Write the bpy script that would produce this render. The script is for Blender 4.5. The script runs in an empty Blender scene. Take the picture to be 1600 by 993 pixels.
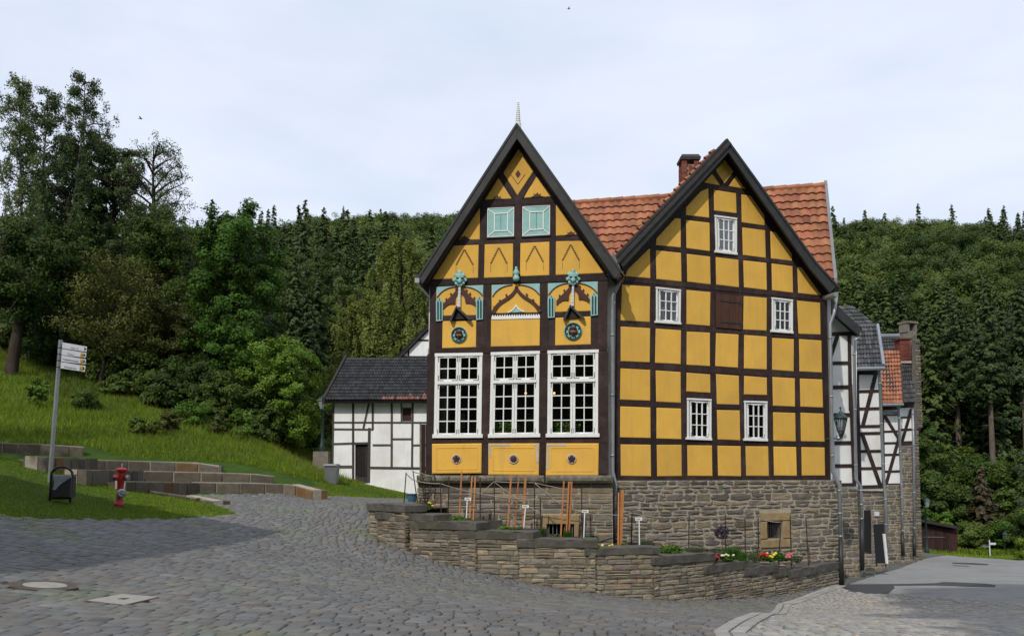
import bpy, bmesh, math, random
import numpy as np
from mathutils import Vector, Matrix
from mathutils.geometry import delaunay_2d_cdt, tessellate_polygon

C = bpy.context.scene
# ------------------------------------------------------------------ camera, sky, sun, exposure
F_PX, PITCH, SHIFT, EYE = 1350.0, math.radians(4.0), 0.0951, 1.6
cam_d = bpy.data.cameras.new("camera")
cam_d.sensor_width = 36.0
cam_d.lens = F_PX / 1600.0 * 36.0
cam_d.shift_y = SHIFT
cam_d.clip_end = 2000.0
cam = bpy.data.objects.new("camera", cam_d)
cam.location = (0, 0, EYE)
cam.rotation_euler = (math.radians(90) + PITCH, 0, 0)
C.collection.objects.link(cam)
C.camera = cam

SUN_EL = math.radians(42.0)
SUN_AZ = math.atan2(-.385, -.923)          # where the sun stands: behind the camera, to the left
S_DIR = Vector((math.sin(SUN_AZ) * math.cos(SUN_EL), math.cos(SUN_AZ) * math.cos(SUN_EL), math.sin(SUN_EL)))
sun_d = bpy.data.lights.new("sun", 'SUN')
sun_d.energy = 2.75
sun_d.angle = math.radians(0.6)
sun_d.color = (1.0, 0.95, 0.87)
sun = bpy.data.objects.new("sun", sun_d)
sun.rotation_euler = S_DIR.to_track_quat('Z', 'Y').to_euler()
sun.location = (-20, -40, 60)
C.collection.objects.link(sun)

W = bpy.data.worlds.new("World")
C.world = W
W.use_nodes = True
nt = W.node_tree
nt.nodes.clear()
wo = nt.nodes.new("ShaderNodeOutputWorld")
bg = nt.nodes.new("ShaderNodeBackground")
sky = nt.nodes.new("ShaderNodeTexSky")
sky.sky_type = 'NISHITA'
sky.sun_disc = False
sky.sun_elevation = SUN_EL
sky.sun_rotation = SUN_AZ % (2 * math.pi)
sky.air_density = 1.0
sky.dust_density = 1.5
sky.ozone_density = 1.0
SKY_STRENGTH = 0.1
bg.inputs["Strength"].default_value = SKY_STRENGTH
# thin high cloud over the sky: bright veil with soft streaks
tc = nt.nodes.new("ShaderNodeTexCoord")
mp = nt.nodes.new("ShaderNodeMapping")
mp.inputs["Scale"].default_value = (1.0, 1.0, 3.2)
nz = nt.nodes.new("ShaderNodeTexNoise")
nz.inputs["Scale"].default_value = 2.6
nz.inputs["Detail"].default_value = 7
nz.inputs["Roughness"].default_value = 0.55
nz.inputs["Distortion"].default_value = 0.4
rp = nt.nodes.new("ShaderNodeValToRGB")
rp.color_ramp.elements[0].position = 0.30
rp.color_ramp.elements[0].color = (0.86, 0.86, 0.86, 1)
rp.color_ramp.elements[1].position = 0.68
rp.color_ramp.elements[1].color = (0.97, 0.97, 0.97, 1)
nz2 = nt.nodes.new("ShaderNodeTexNoise")
nz2.inputs["Scale"].default_value = 5.0
nz2.inputs["Detail"].default_value = 6
cr = nt.nodes.new("ShaderNodeValToRGB")
cr.color_ramp.elements[0].position = 0.32
cr.color_ramp.elements[0].color = (7.7, 8.6, 10.3, 1)
cr.color_ramp.elements[1].position = 0.6
cr.color_ramp.elements[1].color = (8.6, 9.25, 10.7, 1)
mx = nt.nodes.new("ShaderNodeMix")
mx.data_type = 'RGBA'
L = nt.links.new
L(tc.outputs["Generated"], mp.inputs["Vector"])
L(mp.outputs[0], nz.inputs["Vector"])
L(mp.outputs[0], nz2.inputs["Vector"])
L(nz.outputs["Fac"], rp.inputs["Fac"])
L(nz2.outputs["Fac"], cr.inputs["Fac"])
L(rp.outputs["Color"], mx.inputs["Factor"])
L(sky.outputs[0], mx.inputs["A"])
L(cr.outputs["Color"], mx.inputs["B"])
L(mx.outputs["Result"], bg.inputs["Color"])
L(bg.outputs[0], wo.inputs["Surface"])

C.view_settings.view_transform = 'Standard'
C.view_settings.look = 'None'
C.view_settings.exposure = 0.0
C.view_settings.gamma = 1.0
C.render.resolution_x, C.render.resolution_y = 1024, 635
C.cycles.max_bounces = 6
C.cycles.transparent_max_bounces = 12
C.cycles.use_denoising = True

# ------------------------------------------------------------------ reading the photograph: rays through its pixels
cp, sp = math.cos(PITCH), math.sin(PITCH)
EYEV = Vector((0, 0, EYE))


def ray(px, py):
    cx = (px - 800.0) / F_PX
    cy = (496.5 - py) / F_PX + SHIFT * 1600.0 / F_PX
    return Vector((cx, cp - sp * cy, sp + cp * cy))


def at(px, py, d):
    """point on the pixel's ray at distance d (along y)"""
    r = ray(px, py)
    return EYEV + r * (d / r.y)


class Facade:
    """a vertical wall plane; p(px, py, off) is a point of the plane pushed out by off metres"""

    def __init__(s, px, py, d, deg):
        a = math.radians(deg)
        s.u = Vector((math.cos(a), math.sin(a), 0))
        s.n = Vector((math.sin(a), -math.cos(a), 0))
        s.q = at(px, py, d)

    def p(s, px, py, off=0.0):
        r = ray(px, py)
        q = s.q + s.n * off
        return EYEV + r * ((q - EYEV).dot(s.n) / r.dot(s.n))

    def uv(s, w):
        return ((w - s.q).dot(s.u), w.z)

    def w(s, u, z, off=0.0):
        q = s.q + s.u * u + s.n * off
        return Vector((q.x, q.y, z))


# ------------------------------------------------------------------ mesh builder
class MB:
    def __init__(s):
        s.v, s.f, s.c, s.m = [], [], [], []

    def poly(s, pts, c=1.0, m=0):
        i = len(s.v)
        s.v += [tuple(p) for p in pts]
        s.f.append(tuple(range(i, i + len(pts))))
        s.c.append(c)
        s.m.append(m)

    def face(s, idx, c=1.0, m=0):
        s.f.append(tuple(idx))
        s.c.append(c)
        s.m.append(m)

    def prism(s, front, back, c=1.0, m=0, bevel=0.0, cap_back=True, lift=None):
        """loft between two equal polygons; bevel insets the front ring, lift = vector the inset ring moves by"""
        n = len(front)
        front = [Vector(p) for p in front]
        back = [Vector(p) for p in back]
        i = len(s.v)
        s.v += [tuple(p) for p in back] + [tuple(p) for p in front]
        for k in range(n):
            s.face((i + k, i + (k + 1) % n, i + n + (k + 1) % n, i + n + k), c, m)
        top = list(range(i + n, i + 2 * n))
        if bevel > 0:
            ins = []
            for k in range(n):
                a, b, d = front[k - 1], front[k], front[(k + 1) % n]
                e1, e2 = (a - b).normalized(), (d - b).normalized()
                bis = e1 + e2
                sn = max(0.25, e1.cross(e2).length)
                ins.append(b + bis * (bevel / sn) + (lift or Vector((0, 0, 0))))
            j = len(s.v)
            s.v += [tuple(p) for p in ins]
            for k in range(n):
                s.face((top[k], top[(k + 1) % n], j + (k + 1) % n, j + k), c, m)
            top = list(range(j, j + n))
        s.face(top, c, m)
        if cap_back:
            s.face(tuple(range(i + n - 1, i - 1, -1)), c, m)

    def box(s, c0, size, rz=0.0, c=1.0, m=0, bevel=0.0):
        x, y, z = size[0] / 2, size[1] / 2, size[2] / 2
        R = Matrix.Rotation(rz, 3, 'Z')
        c0 = Vector(c0)
        lo = [c0 + R @ Vector(p) for p in ((-x, -y, -z), (x, -y, -z), (x, y, -z), (-x, y, -z))]
        hi = [c0 + R @ Vector(p) for p in ((-x, -y, z), (x, -y, z), (x, y, z), (-x, y, z))]
        if bevel:
            mid = [p - Vector((0, 0, bevel)) for p in hi]
            s.prism(mid, lo, c, m, bevel=bevel, lift=Vector((0, 0, bevel)))
        else:
            s.prism(hi, lo, c, m)

    def tube(s, pts, rad, n=8, c=1.0, m=0, cap=True):
        pts = [Vector(p) for p in pts]
        if not hasattr(rad, '__len__'):
            rad = [rad] * len(pts)
        rings = []
        pa = None
        for k, p in enumerate(pts):
            t = (pts[min(k + 1, len(pts) - 1)] - pts[max(k - 1, 0)]).normalized()
            if pa is None:
                pa = t.orthogonal().normalized()
            else:
                pa = (pa - t * pa.dot(t))
                pa = pa.normalized() if pa.length > 1e-6 else t.orthogonal().normalized()
            pb = t.cross(pa)
            i = len(s.v)
            for q in range(n):
                a = 2 * math.pi * q / n
                s.v.append(tuple(p + (pa * math.cos(a) + pb * math.sin(a)) * rad[k]))
            rings.append(i)
        for a, b in zip(rings, rings[1:]):
            for q in range(n):
                s.face((a + q, a + (q + 1) % n, b + (q + 1) % n, b + q), c, m)
        if cap:
            s.face(tuple(range(rings[0] + n - 1, rings[0] - 1, -1)), c, m)
            s.face(tuple(range(rings[-1], rings[-1] + n)), c, m)

    def lathe(s, prof, base, axis=(0, 0, 1), n=14, c=1.0, m=0):
        """prof: (radius, height) along axis from base"""
        ax = Vector(axis).normalized()
        pa = ax.orthogonal().normalized()
        pb = ax.cross(pa)
        base = Vector(base)
        rings = []
        for r, h in prof:
            i = len(s.v)
            for q in range(n):
                a = 2 * math.pi * q / n
                s.v.append(tuple(base + ax * h + (pa * math.cos(a) + pb * math.sin(a)) * max(r, 1e-4)))
            rings.append(i)
        for a, b in zip(rings, rings[1:]):
            for q in range(n):
                s.face((a + q, a + (q + 1) % n, b + (q + 1) % n, b + q), c, m)
        s.face(tuple(range(rings[0] + n - 1, rings[0] - 1, -1)), c, m)
        s.face(tuple(range(rings[-1], rings[-1] + n)), c, m)

    def ball(s, ctr, r, nu=10, nv=7, c=1.0, m=0, sq=(1, 1, 1)):
        ctr = Vector(ctr)
        i0 = len(s.v)
        for a in range(nv + 1):
            t = math.pi * a / nv
            for b in range(nu):
                f = 2 * math.pi * b / nu
                s.v.append((ctr.x + r * sq[0] * math.sin(t) * math.cos(f), ctr.y + r * sq[1] * math.sin(t) * math.sin(f), ctr.z + r * sq[2] * math.cos(t)))
        for a in range(nv):
            for b in range(nu):
                s.face((i0 + a * nu + b, i0 + (a + 1) * nu + b, i0 + (a + 1) * nu + (b + 1) % nu, i0 + a * nu + (b + 1) % nu), c, m)

    # ---- facade helpers: polygons given in pixels of the photograph on facade F
    def fpoly(s, F, px, o1, o0, c=1.0, m=0, bevel=0.0, lift=0.0):
        front = [F.p(x, y, o1) for x, y in px]
        back = [p - F.n * (o1 - o0) for p in front]
        s.prism(front, back, c, m, bevel, lift=F.n * lift)

    def fbar(s, F, a, b, w, o1, o0, c=1.0, m=0, w2=None):
        """a beam from pixel a to pixel b, w pixels wide"""
        ax, ay = a
        bx, by = b
        dx, dy = bx - ax, by - ay
        l = math.hypot(dx, dy)
        nx, ny = -dy / l * w / 2, dx / l * w / 2
        k = (w2 or w) / w
        s.fpoly(F, [(ax - nx, ay - ny), (bx - nx * k, by - ny * k), (bx + nx * k, by + ny * k), (ax + nx, ay + ny)], o1, o0, c, m)

    def mark(s):
        """what follows belongs to the next piece"""
        if not hasattr(s, 'marks'):
            s.marks = [(0, 0)] if s.f else []
        s.marks.append((len(s.v), len(s.f)))

    def build_each(s, name, mats, parent=None, **kw):
        """every marked piece as an object of its own"""
        mk = sorted(set(getattr(s, 'marks', []) + [(0, 0)])) + [(len(s.v), len(s.f))]
        out = []
        for (v0, f0), (v1, f1) in zip(mk, mk[1:]):
            if f1 == f0:
                continue
            p = MB()
            p.v = s.v[v0:v1]
            p.f = [tuple(i - v0 for i in f) for f in s.f[f0:f1]]
            p.c, p.m = s.c[f0:f1], s.m[f0:f1]
            out.append(p.build(name, mats, parent, **kw))
        return out

    def build(s, name, mats, parent=None, origin=None, smooth=False, label=None):
        if not isinstance(mats, (list, tuple)):
            mats = [mats]
        if parent is not None:
            origin = Vector(parent['_o'])
        elif origin is None:
            a = np.array(s.v)
            origin = Vector((float((a[:, 0].min() + a[:, 0].max()) / 2), float((a[:, 1].min() + a[:, 1].max()) / 2), float(a[:, 2].min())))
        origin = Vector(origin)
        me = bpy.data.meshes.new(name)
        ox, oy, oz = origin
        me.from_pydata([(x - ox, y - oy, z - oz) for x, y, z in s.v], [], s.f)
        for mt in mats:
            me.materials.append(mt)
        if len(mats) > 1:
            me.polygons.foreach_set("material_index", s.m)
        col = np.ones((len(s.f), 4), dtype=np.float32)
        for i, c in enumerate(s.c):
            col[i, :3] = c
        at_ = me.attributes.new("Col", 'FLOAT_COLOR', 'FACE')
        at_.data.foreach_set("color", col.ravel())
        if smooth:
            me.polygons.foreach_set("use_smooth", [True] * len(s.f))
        bm = bmesh.new()
        bm.from_mesh(me)
        bmesh.ops.recalc_face_normals(bm, faces=bm.faces)
        bm.to_mesh(me)
        bm.free()
        me.update()
        return link(name, me, parent, origin, label)


def link(name, me, parent=None, origin=None, label=None):
    o = bpy.data.objects.new(name, me)
    C.collection.objects.link(o)
    if parent is not None:
        o.parent = parent
        o['_o'] = parent['_o']
    else:
        o.location = origin or (0, 0, 0)
        o['_o'] = list(origin or (0, 0, 0))
    if label:
        o['label'] = label
    return o


def tag(o, label, cat, group=None):
    o['label'] = label
    o['category'] = cat
    if group:
        o['group'] = group
    return o


def thing(name, loc, label, cat, group=None):
    o = bpy.data.objects.new(name, None)
    o.empty_display_size = 0.2
    C.collection.objects.link(o)
    o.location = loc
    o['_o'] = list(loc)
    return tag(o, label, cat, group)


def struct(o, kind='structure'):
    o['kind'] = kind
    return o


def np_mesh(name, verts, quads, mats, col=None, parent=None, origin=(0, 0, 0), smooth=False, tri=False, midx=None):
    """fast mesh from numpy arrays; every face has the same corner count"""
    k = quads.shape[1]
    me = bpy.data.meshes.new(name)
    v = np.asarray(verts, dtype=np.float32) - np.asarray(origin, dtype=np.float32)
    me.vertices.add(len(v))
    me.vertices.foreach_set("co", v.ravel())
    nf = len(quads)
    me.loops.add(nf * k)
    me.loops.foreach_set("vertex_index", np.asarray(quads, dtype=np.int32).ravel())
    me.polygons.add(nf)
    me.polygons.foreach_set("loop_start", np.arange(0, nf * k, k, dtype=np.int32))
    if not isinstance(mats, (list, tuple)):
        mats = [mats]
    for mt in mats:
        me.materials.append(mt)
    if midx is not None:
        me.polygons.foreach_set("material_index", np.asarray(midx, dtype=np.int32))
    if col is not None:
        c4 = np.ones((nf, 4), dtype=np.float32)
        c4[:, :3] = col
        a = me.attributes.new("Col", 'FLOAT_COLOR', 'FACE')
        a.data.foreach_set("color", c4.ravel())
    if smooth:
        me.polygons.foreach_set("use_smooth", np.ones(nf, dtype=bool))
    me.update(calc_edges=True)
    me.validate()
    return link(name, me, parent, Vector(origin))


# ------------------------------------------------------------------ materials
def mat(name, col, col2=None, scale=4.0, rough=0.85, spec=0.25, bump=0.0, bscale=None, attr=False, metal=0.0, stretch=(1, 1, 1), ramp=(0.35, 0.65), col3=None, s3=0.7, detail=6, streak=None):
    m = bpy.data.materials.new(name)
    m.use_nodes = True
    t = m.node_tree
    b = t.nodes["Principled BSDF"]
    b.inputs["Roughness"].default_value = rough
    b.inputs["Specular IOR Level"].default_value = spec
    b.inputs["Metallic"].default_value = metal
    tcn = t.nodes.new("ShaderNodeNewGeometry")
    mpn = t.nodes.new("ShaderNodeMapping")
    mpn.inputs["Scale"].default_value = stretch
    t.links.new(tcn.outputs["Position"], mpn.inputs["Vector"])
    out = None

    def mixc(f, a, bb, mode='MIX'):
        n = t.nodes.new("ShaderNodeMix")
        n.data_type = 'RGBA'
        n.blend_type = mode
        if isinstance(f, float):
            n.inputs["Factor"].default_value = f
        else:
            t.links.new(f, n.inputs["Factor"])
        for s_, x in (("A", a), ("B", bb)):
            if isinstance(x, tuple):
                n.inputs[s_].default_value = (*x[:3], 1)
            else:
                t.links.new(x, n.inputs[s_])
        return n.outputs["Result"]

    def noise(sc, r0, r1, det=6):
        n = t.nodes.new("ShaderNodeTexNoise")
        n.inputs["Scale"].default_value = sc
        n.inputs["Detail"].default_value = det
        n.inputs["Roughness"].default_value = 0.6
        t.links.new(mpn.outputs[0], n.inputs["Vector"])
        r = t.nodes.new("ShaderNodeMapRange")
        r.inputs["From Min"].default_value = r0
        r.inputs["From Max"].default_value = r1
        t.links.new(n.outputs["Fac"], r.inputs["Value"])
        return r.outputs["Result"]
    cur = col
    if col2 is not None:
        cur = mixc(noise(scale, ramp[0], ramp[1], detail), cur, col2)
    if col3 is not None:
        cur = mixc(noise(s3, 0.5, 0.72), cur, col3)
    if streak:
        m2_ = t.nodes.new("ShaderNodeMapping")
        m2_.inputs["Scale"].default_value = (5.0, 5.0, .5)
        t.links.new(tcn.outputs["Position"], m2_.inputs["Vector"])
        n_ = t.nodes.new("ShaderNodeTexNoise")
        n_.inputs["Scale"].default_value = 1.6
        n_.inputs["Detail"].default_value = 7
        t.links.new(m2_.outputs[0], n_.inputs["Vector"])
        r_ = t.nodes.new("ShaderNodeMapRange")
        r_.inputs["From Min"].default_value = .5
        r_.inputs["From Max"].default_value = .8
        r_.inputs["To Max"].default_value = .75
        t.links.new(n_.outputs["Fac"], r_.inputs["Value"])
        cur = mixc(r_.outputs["Result"], cur, streak)
    if attr:
        a = t.nodes.new("ShaderNodeAttribute")
        a.attribute_name = "Col"
        cur = mixc(1.0, cur, a.outputs["Color"], 'MULTIPLY')
    if isinstance(cur, tuple):
        b.inputs["Base Color"].default_value = (*cur[:3], 1)
    else:
        t.links.new(cur, b.inputs["Base Color"])
    if bump:
        n = t.nodes.new("ShaderNodeTexNoise")
        n.inputs["Scale"].default_value = bscale or scale * 4
        n.inputs["Detail"].default_value = 5
        t.links.new(mpn.outputs[0], n.inputs["Vector"])
        bp = t.nodes.new("ShaderNodeBump")
        bp.inputs["Strength"].default_value = bump
        bp.inputs["Distance"].default_value = 0.02
        t.links.new(n.outputs["Fac"], bp.inputs["Height"])
        t.links.new(bp.outputs[0], b.inputs["Normal"])
    return m


def leafmat(name, c_dark, c_light, trans=0.3, rnd=0.25):
    """leaf colour by the leaf's own tone (Col) plus a per-plant change of shade"""
    m = bpy.data.materials.new(name)
    m.use_nodes = True
    t = m.node_tree
    b = t.nodes["Principled BSDF"]
    b.inputs["Roughness"].default_value = 0.55
    b.inputs["Specular IOR Level"].default_value = 0.2
    a = t.nodes.new("ShaderNodeAttribute")
    a.attribute_name = "Col"
    sx = t.nodes.new("ShaderNodeSeparateColor")
    t.links.new(a.outputs["Color"], sx.inputs[0])
    mxn = t.nodes.new("ShaderNodeMix")
    mxn.data_type = 'RGBA'
    mxn.inputs["A"].default_value = (*c_dark, 1)
    mxn.inputs["B"].default_value = (*c_light, 1)
    t.links.new(sx.outputs[0], mxn.inputs["Factor"])
    oi = t.nodes.new("ShaderNodeObjectInfo")
    mr = t.nodes.new("ShaderNodeMapRange")
    mr.inputs["To Min"].default_value = 1 - rnd
    mr.inputs["To Max"].default_value = 1 + rnd
    t.links.new(oi.outputs["Random"], mr.inputs["Value"])
    hs = t.nodes.new("ShaderNodeHueSaturation")
    t.links.new(mr.outputs[0], hs.inputs["Value"])
    mh = t.nodes.new("ShaderNodeMapRange")
    mh.inputs["To Min"].default_value = 0.5 + rnd * .07
    mh.inputs["To Max"].default_value = 0.5 - rnd * .07
    t.links.new(oi.outputs["Random"], mh.inputs["Value"])
    t.links.new(mh.outputs[0], hs.inputs["Hue"])
    t.links.new(mxn.outputs["Result"], hs.inputs["Color"])
    t.links.new(hs.outputs[0], b.inputs["Base Color"])
    tr = t.nodes.new("ShaderNodeBsdfTranslucent")
    t.links.new(hs.outputs[0], tr.inputs["Color"])
    ms = t.nodes.new("ShaderNodeMixShader")
    ms.inputs[0].default_value = trans
    t.links.new(b.outputs[0], ms.inputs[1])
    t.links.new(tr.outputs[0], ms.inputs[2])
    t.links.new(ms.outputs[0], t.nodes["Material Output"].inputs["Surface"])
    return m


def glassmat(name, tint=(0.86, 0.88, 0.88), refl=0.12):
    m = bpy.data.materials.new(name)
    m.use_nodes = True
    t = m.node_tree
    t.nodes.remove(t.nodes["Principled BSDF"])
    tr = t.nodes.new("ShaderNodeBsdfTransparent")
    tr.inputs["Color"].default_value = (*tint, 1)
    gl = t.nodes.new("ShaderNodeBsdfGlossy")
    gl.inputs["Roughness"].default_value = 0.03
    gl.inputs["Color"].default_value = (1, 1, 1, 1)
    fr = t.nodes.new("ShaderNodeFresnel")
    fr.inputs["IOR"].default_value = 1.5
    ms = t.nodes.new("ShaderNodeMixShader")
    t.links.new(fr.outputs[0], ms.inputs[0])
    t.links.new(tr.outputs[0], ms.inputs[1])
    t.links.new(gl.outputs[0], ms.inputs[2])
    t.links.new(ms.outputs[0], t.nodes["Material Output"].inputs["Surface"])
    return m


def emitmat(name, col, strength):
    m = bpy.data.materials.new(name)
    m.use_nodes = True
    b = m.node_tree.nodes["Principled BSDF"]
    b.inputs["Base Color"].default_value = (*col, 1)
    b.inputs["Emission Color"].default_value = (*col, 1)
    b.inputs["Emission Strength"].default_value = strength
    return m


M = {}
M['yellow'] = mat("yellow_plaster", (0.775, 0.455, 0.080), (0.72, 0.41, 0.074), 1.6, 0.8, 0.2, bump=0.3, bscale=24, col3=(0.63, 0.365, 0.08), s3=0.6, streak=(0.60, 0.365, 0.10), attr=True)
M['white'] = mat("white_plaster", (0.84, 0.835, 0.815), (0.79, 0.785, 0.765), 2.0, 0.85, 0.2, bump=0.1, bscale=25, col3=(0.66, 0.64, 0.60), s3=0.6, streak=(.68, .66, .61))
M['timber'] = mat("dark_timber", (0.021, 0.0105, 0.010), (0.031, 0.017, 0.015), 5, 0.75, 0.3, bump=0.5, bscale=16, attr=True, col3=(.055, .035, .03), s3=2.0, streak=(.05, .034, .03))
M['timber_black'] = mat("black_timber", (0.022, 0.018, 0.018), (0.035, 0.03, 0.028), 5, 0.75, 0.25, bump=0.2, attr=True)
M['timber_grey'] = mat("weathered_grey_timber", (0.050, 0.044, 0.043), (0.075, 0.068, 0.066), 5, 0.85, 0.2, bump=0.3, attr=True)
M['barge'] = mat("charcoal_boards", (0.028, 0.028, 0.028), (0.042, 0.042, 0.042), 3, 0.6, 0.3, bump=0.15, bscale=20)
M['wood_door'] = mat("brown_shutter_boards", (0.06, 0.022, 0.012), (0.085, 0.035, 0.02), 6, 0.6, 0.3, bump=0.2, stretch=(3, 3, .4), attr=True)
M['wpaint'] = mat("white_paint", (0.80, 0.80, 0.79), (0.74, 0.74, 0.72), 6, 0.45, 0.4)
M['teal'] = mat("teal_paint", (0.30, 0.52, 0.49), (0.24, 0.44, 0.42), 5, 0.6, 0.3, attr=True)
M['teal_dark'] = mat("dark_green_recess", (0.015, 0.05, 0.05), rough=0.7)
M['iron'] = mat("black_iron", (0.02, 0.02, 0.022), (0.035, 0.03, 0.03), 10, 0.55, 0.4)
M['zinc'] = mat("zinc_pipe", (0.33, 0.35, 0.37), (0.26, 0.28, 0.30), 3, 0.42, 0.5, metal=0.5)
M['castiron'] = mat("black_downpipe", (0.022, 0.022, 0.024), (0.03, 0.03, 0.03), 6, 0.5, 0.4)
M['lead'] = mat("lead_sheet", (0.23, 0.24, 0.25), (0.18, 0.19, 0.2), 5, 0.5, 0.4, metal=0.3)
M['glass'] = glassmat("window_glass")
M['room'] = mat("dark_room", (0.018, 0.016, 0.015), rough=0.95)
M['curtain'] = mat("grey_curtain", (0.22, 0.22, 0.23), (0.16, 0.16, 0.17), 4, 0.9)
M['bulb'] = emitmat("warm_bulb", (1.0, 0.6, 0.15), 2.2)
M['stone'] = mat("rubble_stone", (0.215, 0.188, 0.148), (0.145, 0.132, 0.113), 5, 0.9, 0.2, bump=0.6, bscale=22, attr=True)
M['mortar'] = mat("pale_mortar", (0.40, 0.355, 0.28), (0.31, 0.275, 0.22), 8, 0.95, 0.1, bump=0.5, bscale=40)
M['mortar_dark'] = mat("dark_joint", (0.15, 0.136, 0.108), (0.10, 0.092, 0.074), 8, 0.95, 0.1, bump=0.4, bscale=40)
M['coping'] = mat("dark_coping_stone", (0.125, 0.116, 0.100), (0.075, 0.070, 0.062), 4, 0.9, 0.2, bump=0.7, bscale=14, col3=(0.075, 0.075, 0.045), s3=2.0)
M['lintel'] = mat("ochre_sandstone", (0.33, 0.245, 0.13), (0.24, 0.17, 0.09), 4, 0.9, 0.15, bump=0.5, bscale=15)
M['tile'] = mat("orange_pantile", (0.37, 0.150, 0.074), (0.28, 0.108, 0.056), 3, 0.75, 0.3, bump=0.2, bscale=25, attr=True, col3=(.20, .085, .05), s3=1.6)
M['tile_dark'] = mat("grey_pantile", (0.050, 0.050, 0.052), (0.032, 0.032, 0.034), 3, 0.75, 0.25, bump=0.25, bscale=20, attr=True)
M['brick'] = mat("red_brick", (0.20, 0.065, 0.045), (0.14, 0.05, 0.04), 6, 0.9, 0.2, bump=0.3, attr=True)
M['sett'] = mat("cobble_stone", (0.205, 0.200, 0.192), (0.155, 0.152, 0.148), 5, 0.75, 0.3, bump=0.25, bscale=14, attr=True)
M['bed'] = mat("joint_sand", (0.085, 0.082, 0.068), (0.06, 0.062, 0.045), 6, 0.95, 0.1, bump=0.5, bscale=40)
M['asphalt'] = mat("pale_asphalt", (0.27, 0.266, 0.258), (0.22, 0.217, 0.212), 3, 0.85, 0.25, bump=0.4, bscale=60, col3=(0.19, 0.187, 0.18), s3=0.5, detail=12)
M['patch'] = mat("dark_asphalt", (0.062, 0.062, 0.064), (0.05, 0.05, 0.052), 6, 0.85, 0.25, bump=0.4, bscale=60)
M['oldpave'] = mat("old_dark_paving", (0.115, 0.112, 0.10), (0.085, 0.088, 0.07), 5, 0.9, 0.2, bump=0.7, bscale=25)
M['gravel'] = mat("grey_gravel", (0.22, 0.205, 0.18), (0.14, 0.13, 0.115), 14, 0.95, 0.15, bump=0.8, bscale=50)
M['soil'] = mat("garden_soil", (0.055, 0.038, 0.025), (0.035, 0.025, 0.017), 8, 0.95, 0.1, bump=0.8, bscale=30)
M['turf'] = mat("grassy_earth", (0.045, 0.085, 0.012), (0.03, 0.055, 0.010), 0.9, 0.95, 0.1, bump=0.5, bscale=20, col3=(0.07, 0.085, 0.02), s3=0.25)
M['forest_floor'] = mat("forest_floor", (0.018, 0.024, 0.008), (0.012, 0.016, 0.006), 0.3, 0.95, 0.05)
M['bark'] = mat("grey_bark", (0.060, 0.048, 0.036), (0.035, 0.028, 0.022), 5, 0.95, 0.1, bump=0.8, bscale=14, stretch=(1, 1, .25))
M['spruce_bark'] = mat("spruce_bark", (0.15, 0.122, 0.095), (0.09, 0.072, 0.056), 3, 0.95, 0.1, bump=0.6, bscale=10)
M['birch'] = mat("birch_bark", (0.22, 0.205, 0.18), (0.06, 0.055, 0.05), 4, 0.9, 0.1, bump=0.3, stretch=(1, 1, 1.4), ramp=(0.5, 0.62))
M['orange_wood'] = mat("orange_stake_wood", (0.45, 0.19, 0.065), (0.37, 0.15, 0.055), 5, 0.7, 0.2, attr=True)
M['rust'] = mat("rusty_rod", (0.035, 0.024, 0.02), (0.05, 0.03, 0.022), 8, 0.8, 0.3)
M['rope'] = mat("pale_rope", (0.34, 0.30, 0.24), (0.25, 0.22, 0.18), 30, 0.95, 0.1)
M['red'] = mat("red_paint", (0.36, 0.022, 0.022), (0.29, 0.02, 0.02), 5, 0.4, 0.45)
M['steel'] = mat("dull_steel", (0.42, 0.43, 0.44), (0.33, 0.34, 0.35), 6, 0.35, 0.5, metal=0.7)
M['sign'] = mat("pale_sign_board", (0.62, 0.63, 0.66), (0.55, 0.56, 0.59), 5, 0.5, 0.4)
M['ink'] = mat("black_lettering", (0.015, 0.015, 0.016), rough=0.6)
M['gold'] = mat("ochre_square", (0.55, 0.33, 0.04), rough=0.6)
M['bag'] = mat("clear_bin_bag", (0.30, 0.33, 0.36), (0.22, 0.25, 0.27), 9, 0.3, 0.5)
M['shed'] = mat("brown_shed_boards", (0.050, 0.022, 0.020), (0.036, 0.017, 0.016), 6, 0.75, 0.25, stretch=(4, 4, .3), attr=True)
M['blue'] = mat("blue_plastic", (0.05, 0.12, 0.20), rough=0.5)
M['greybin'] = mat("grey_plastic", (0.15, 0.16, 0.165), (0.12, 0.13, 0.135), 5, 0.5, 0.4)
M['concrete'] = mat("pale_concrete", (0.34, 0.32, 0.285), (0.27, 0.255, 0.23), 8, 0.9, 0.2, bump=0.3)
M['ringiron'] = mat("rusty_cast_iron", (0.10, 0.075, 0.06), (0.07, 0.055, 0.045), 8, 0.8, 0.3)
M['skin'] = mat("painted_face", (0.30, 0.17, 0.12), (0.24, 0.13, 0.09), 10, 0.7)
M['brownpaint'] = mat("red_brown_paint", (0.075, 0.027, 0.02), (0.055, 0.02, 0.016), 6, 0.6, 0.3)
M['cream'] = mat("weathered_render", (0.50, 0.47, 0.41), (0.40, 0.37, 0.32), 3, 0.9, 0.15)
M['lamp_glass'] = mat("milky_lamp_glass", (0.22, 0.24, 0.24), rough=0.15, spec=0.5)
M['lampgreen'] = mat("dark_green_iron", (0.012, 0.03, 0.028), (0.02, 0.04, 0.036), 8, 0.4, 0.5)
M['leaf_mid'] = leafmat("mid_green_leaves", (0.046, 0.078, 0.013), (0.105, 0.160, 0.026))
M['leaf_bright'] = leafmat("bright_green_leaves", (0.055, 0.112, 0.012), (0.130, 0.230, 0.026))
M['leaf_olive'] = leafmat("olive_leaves", (0.062, 0.070, 0.015), (0.135, 0.142, 0.030))
M['leaf_birch'] = leafmat("birch_leaves", (0.065, 0.092, 0.028), (0.145, 0.195, 0.070), trans=.4)
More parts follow.
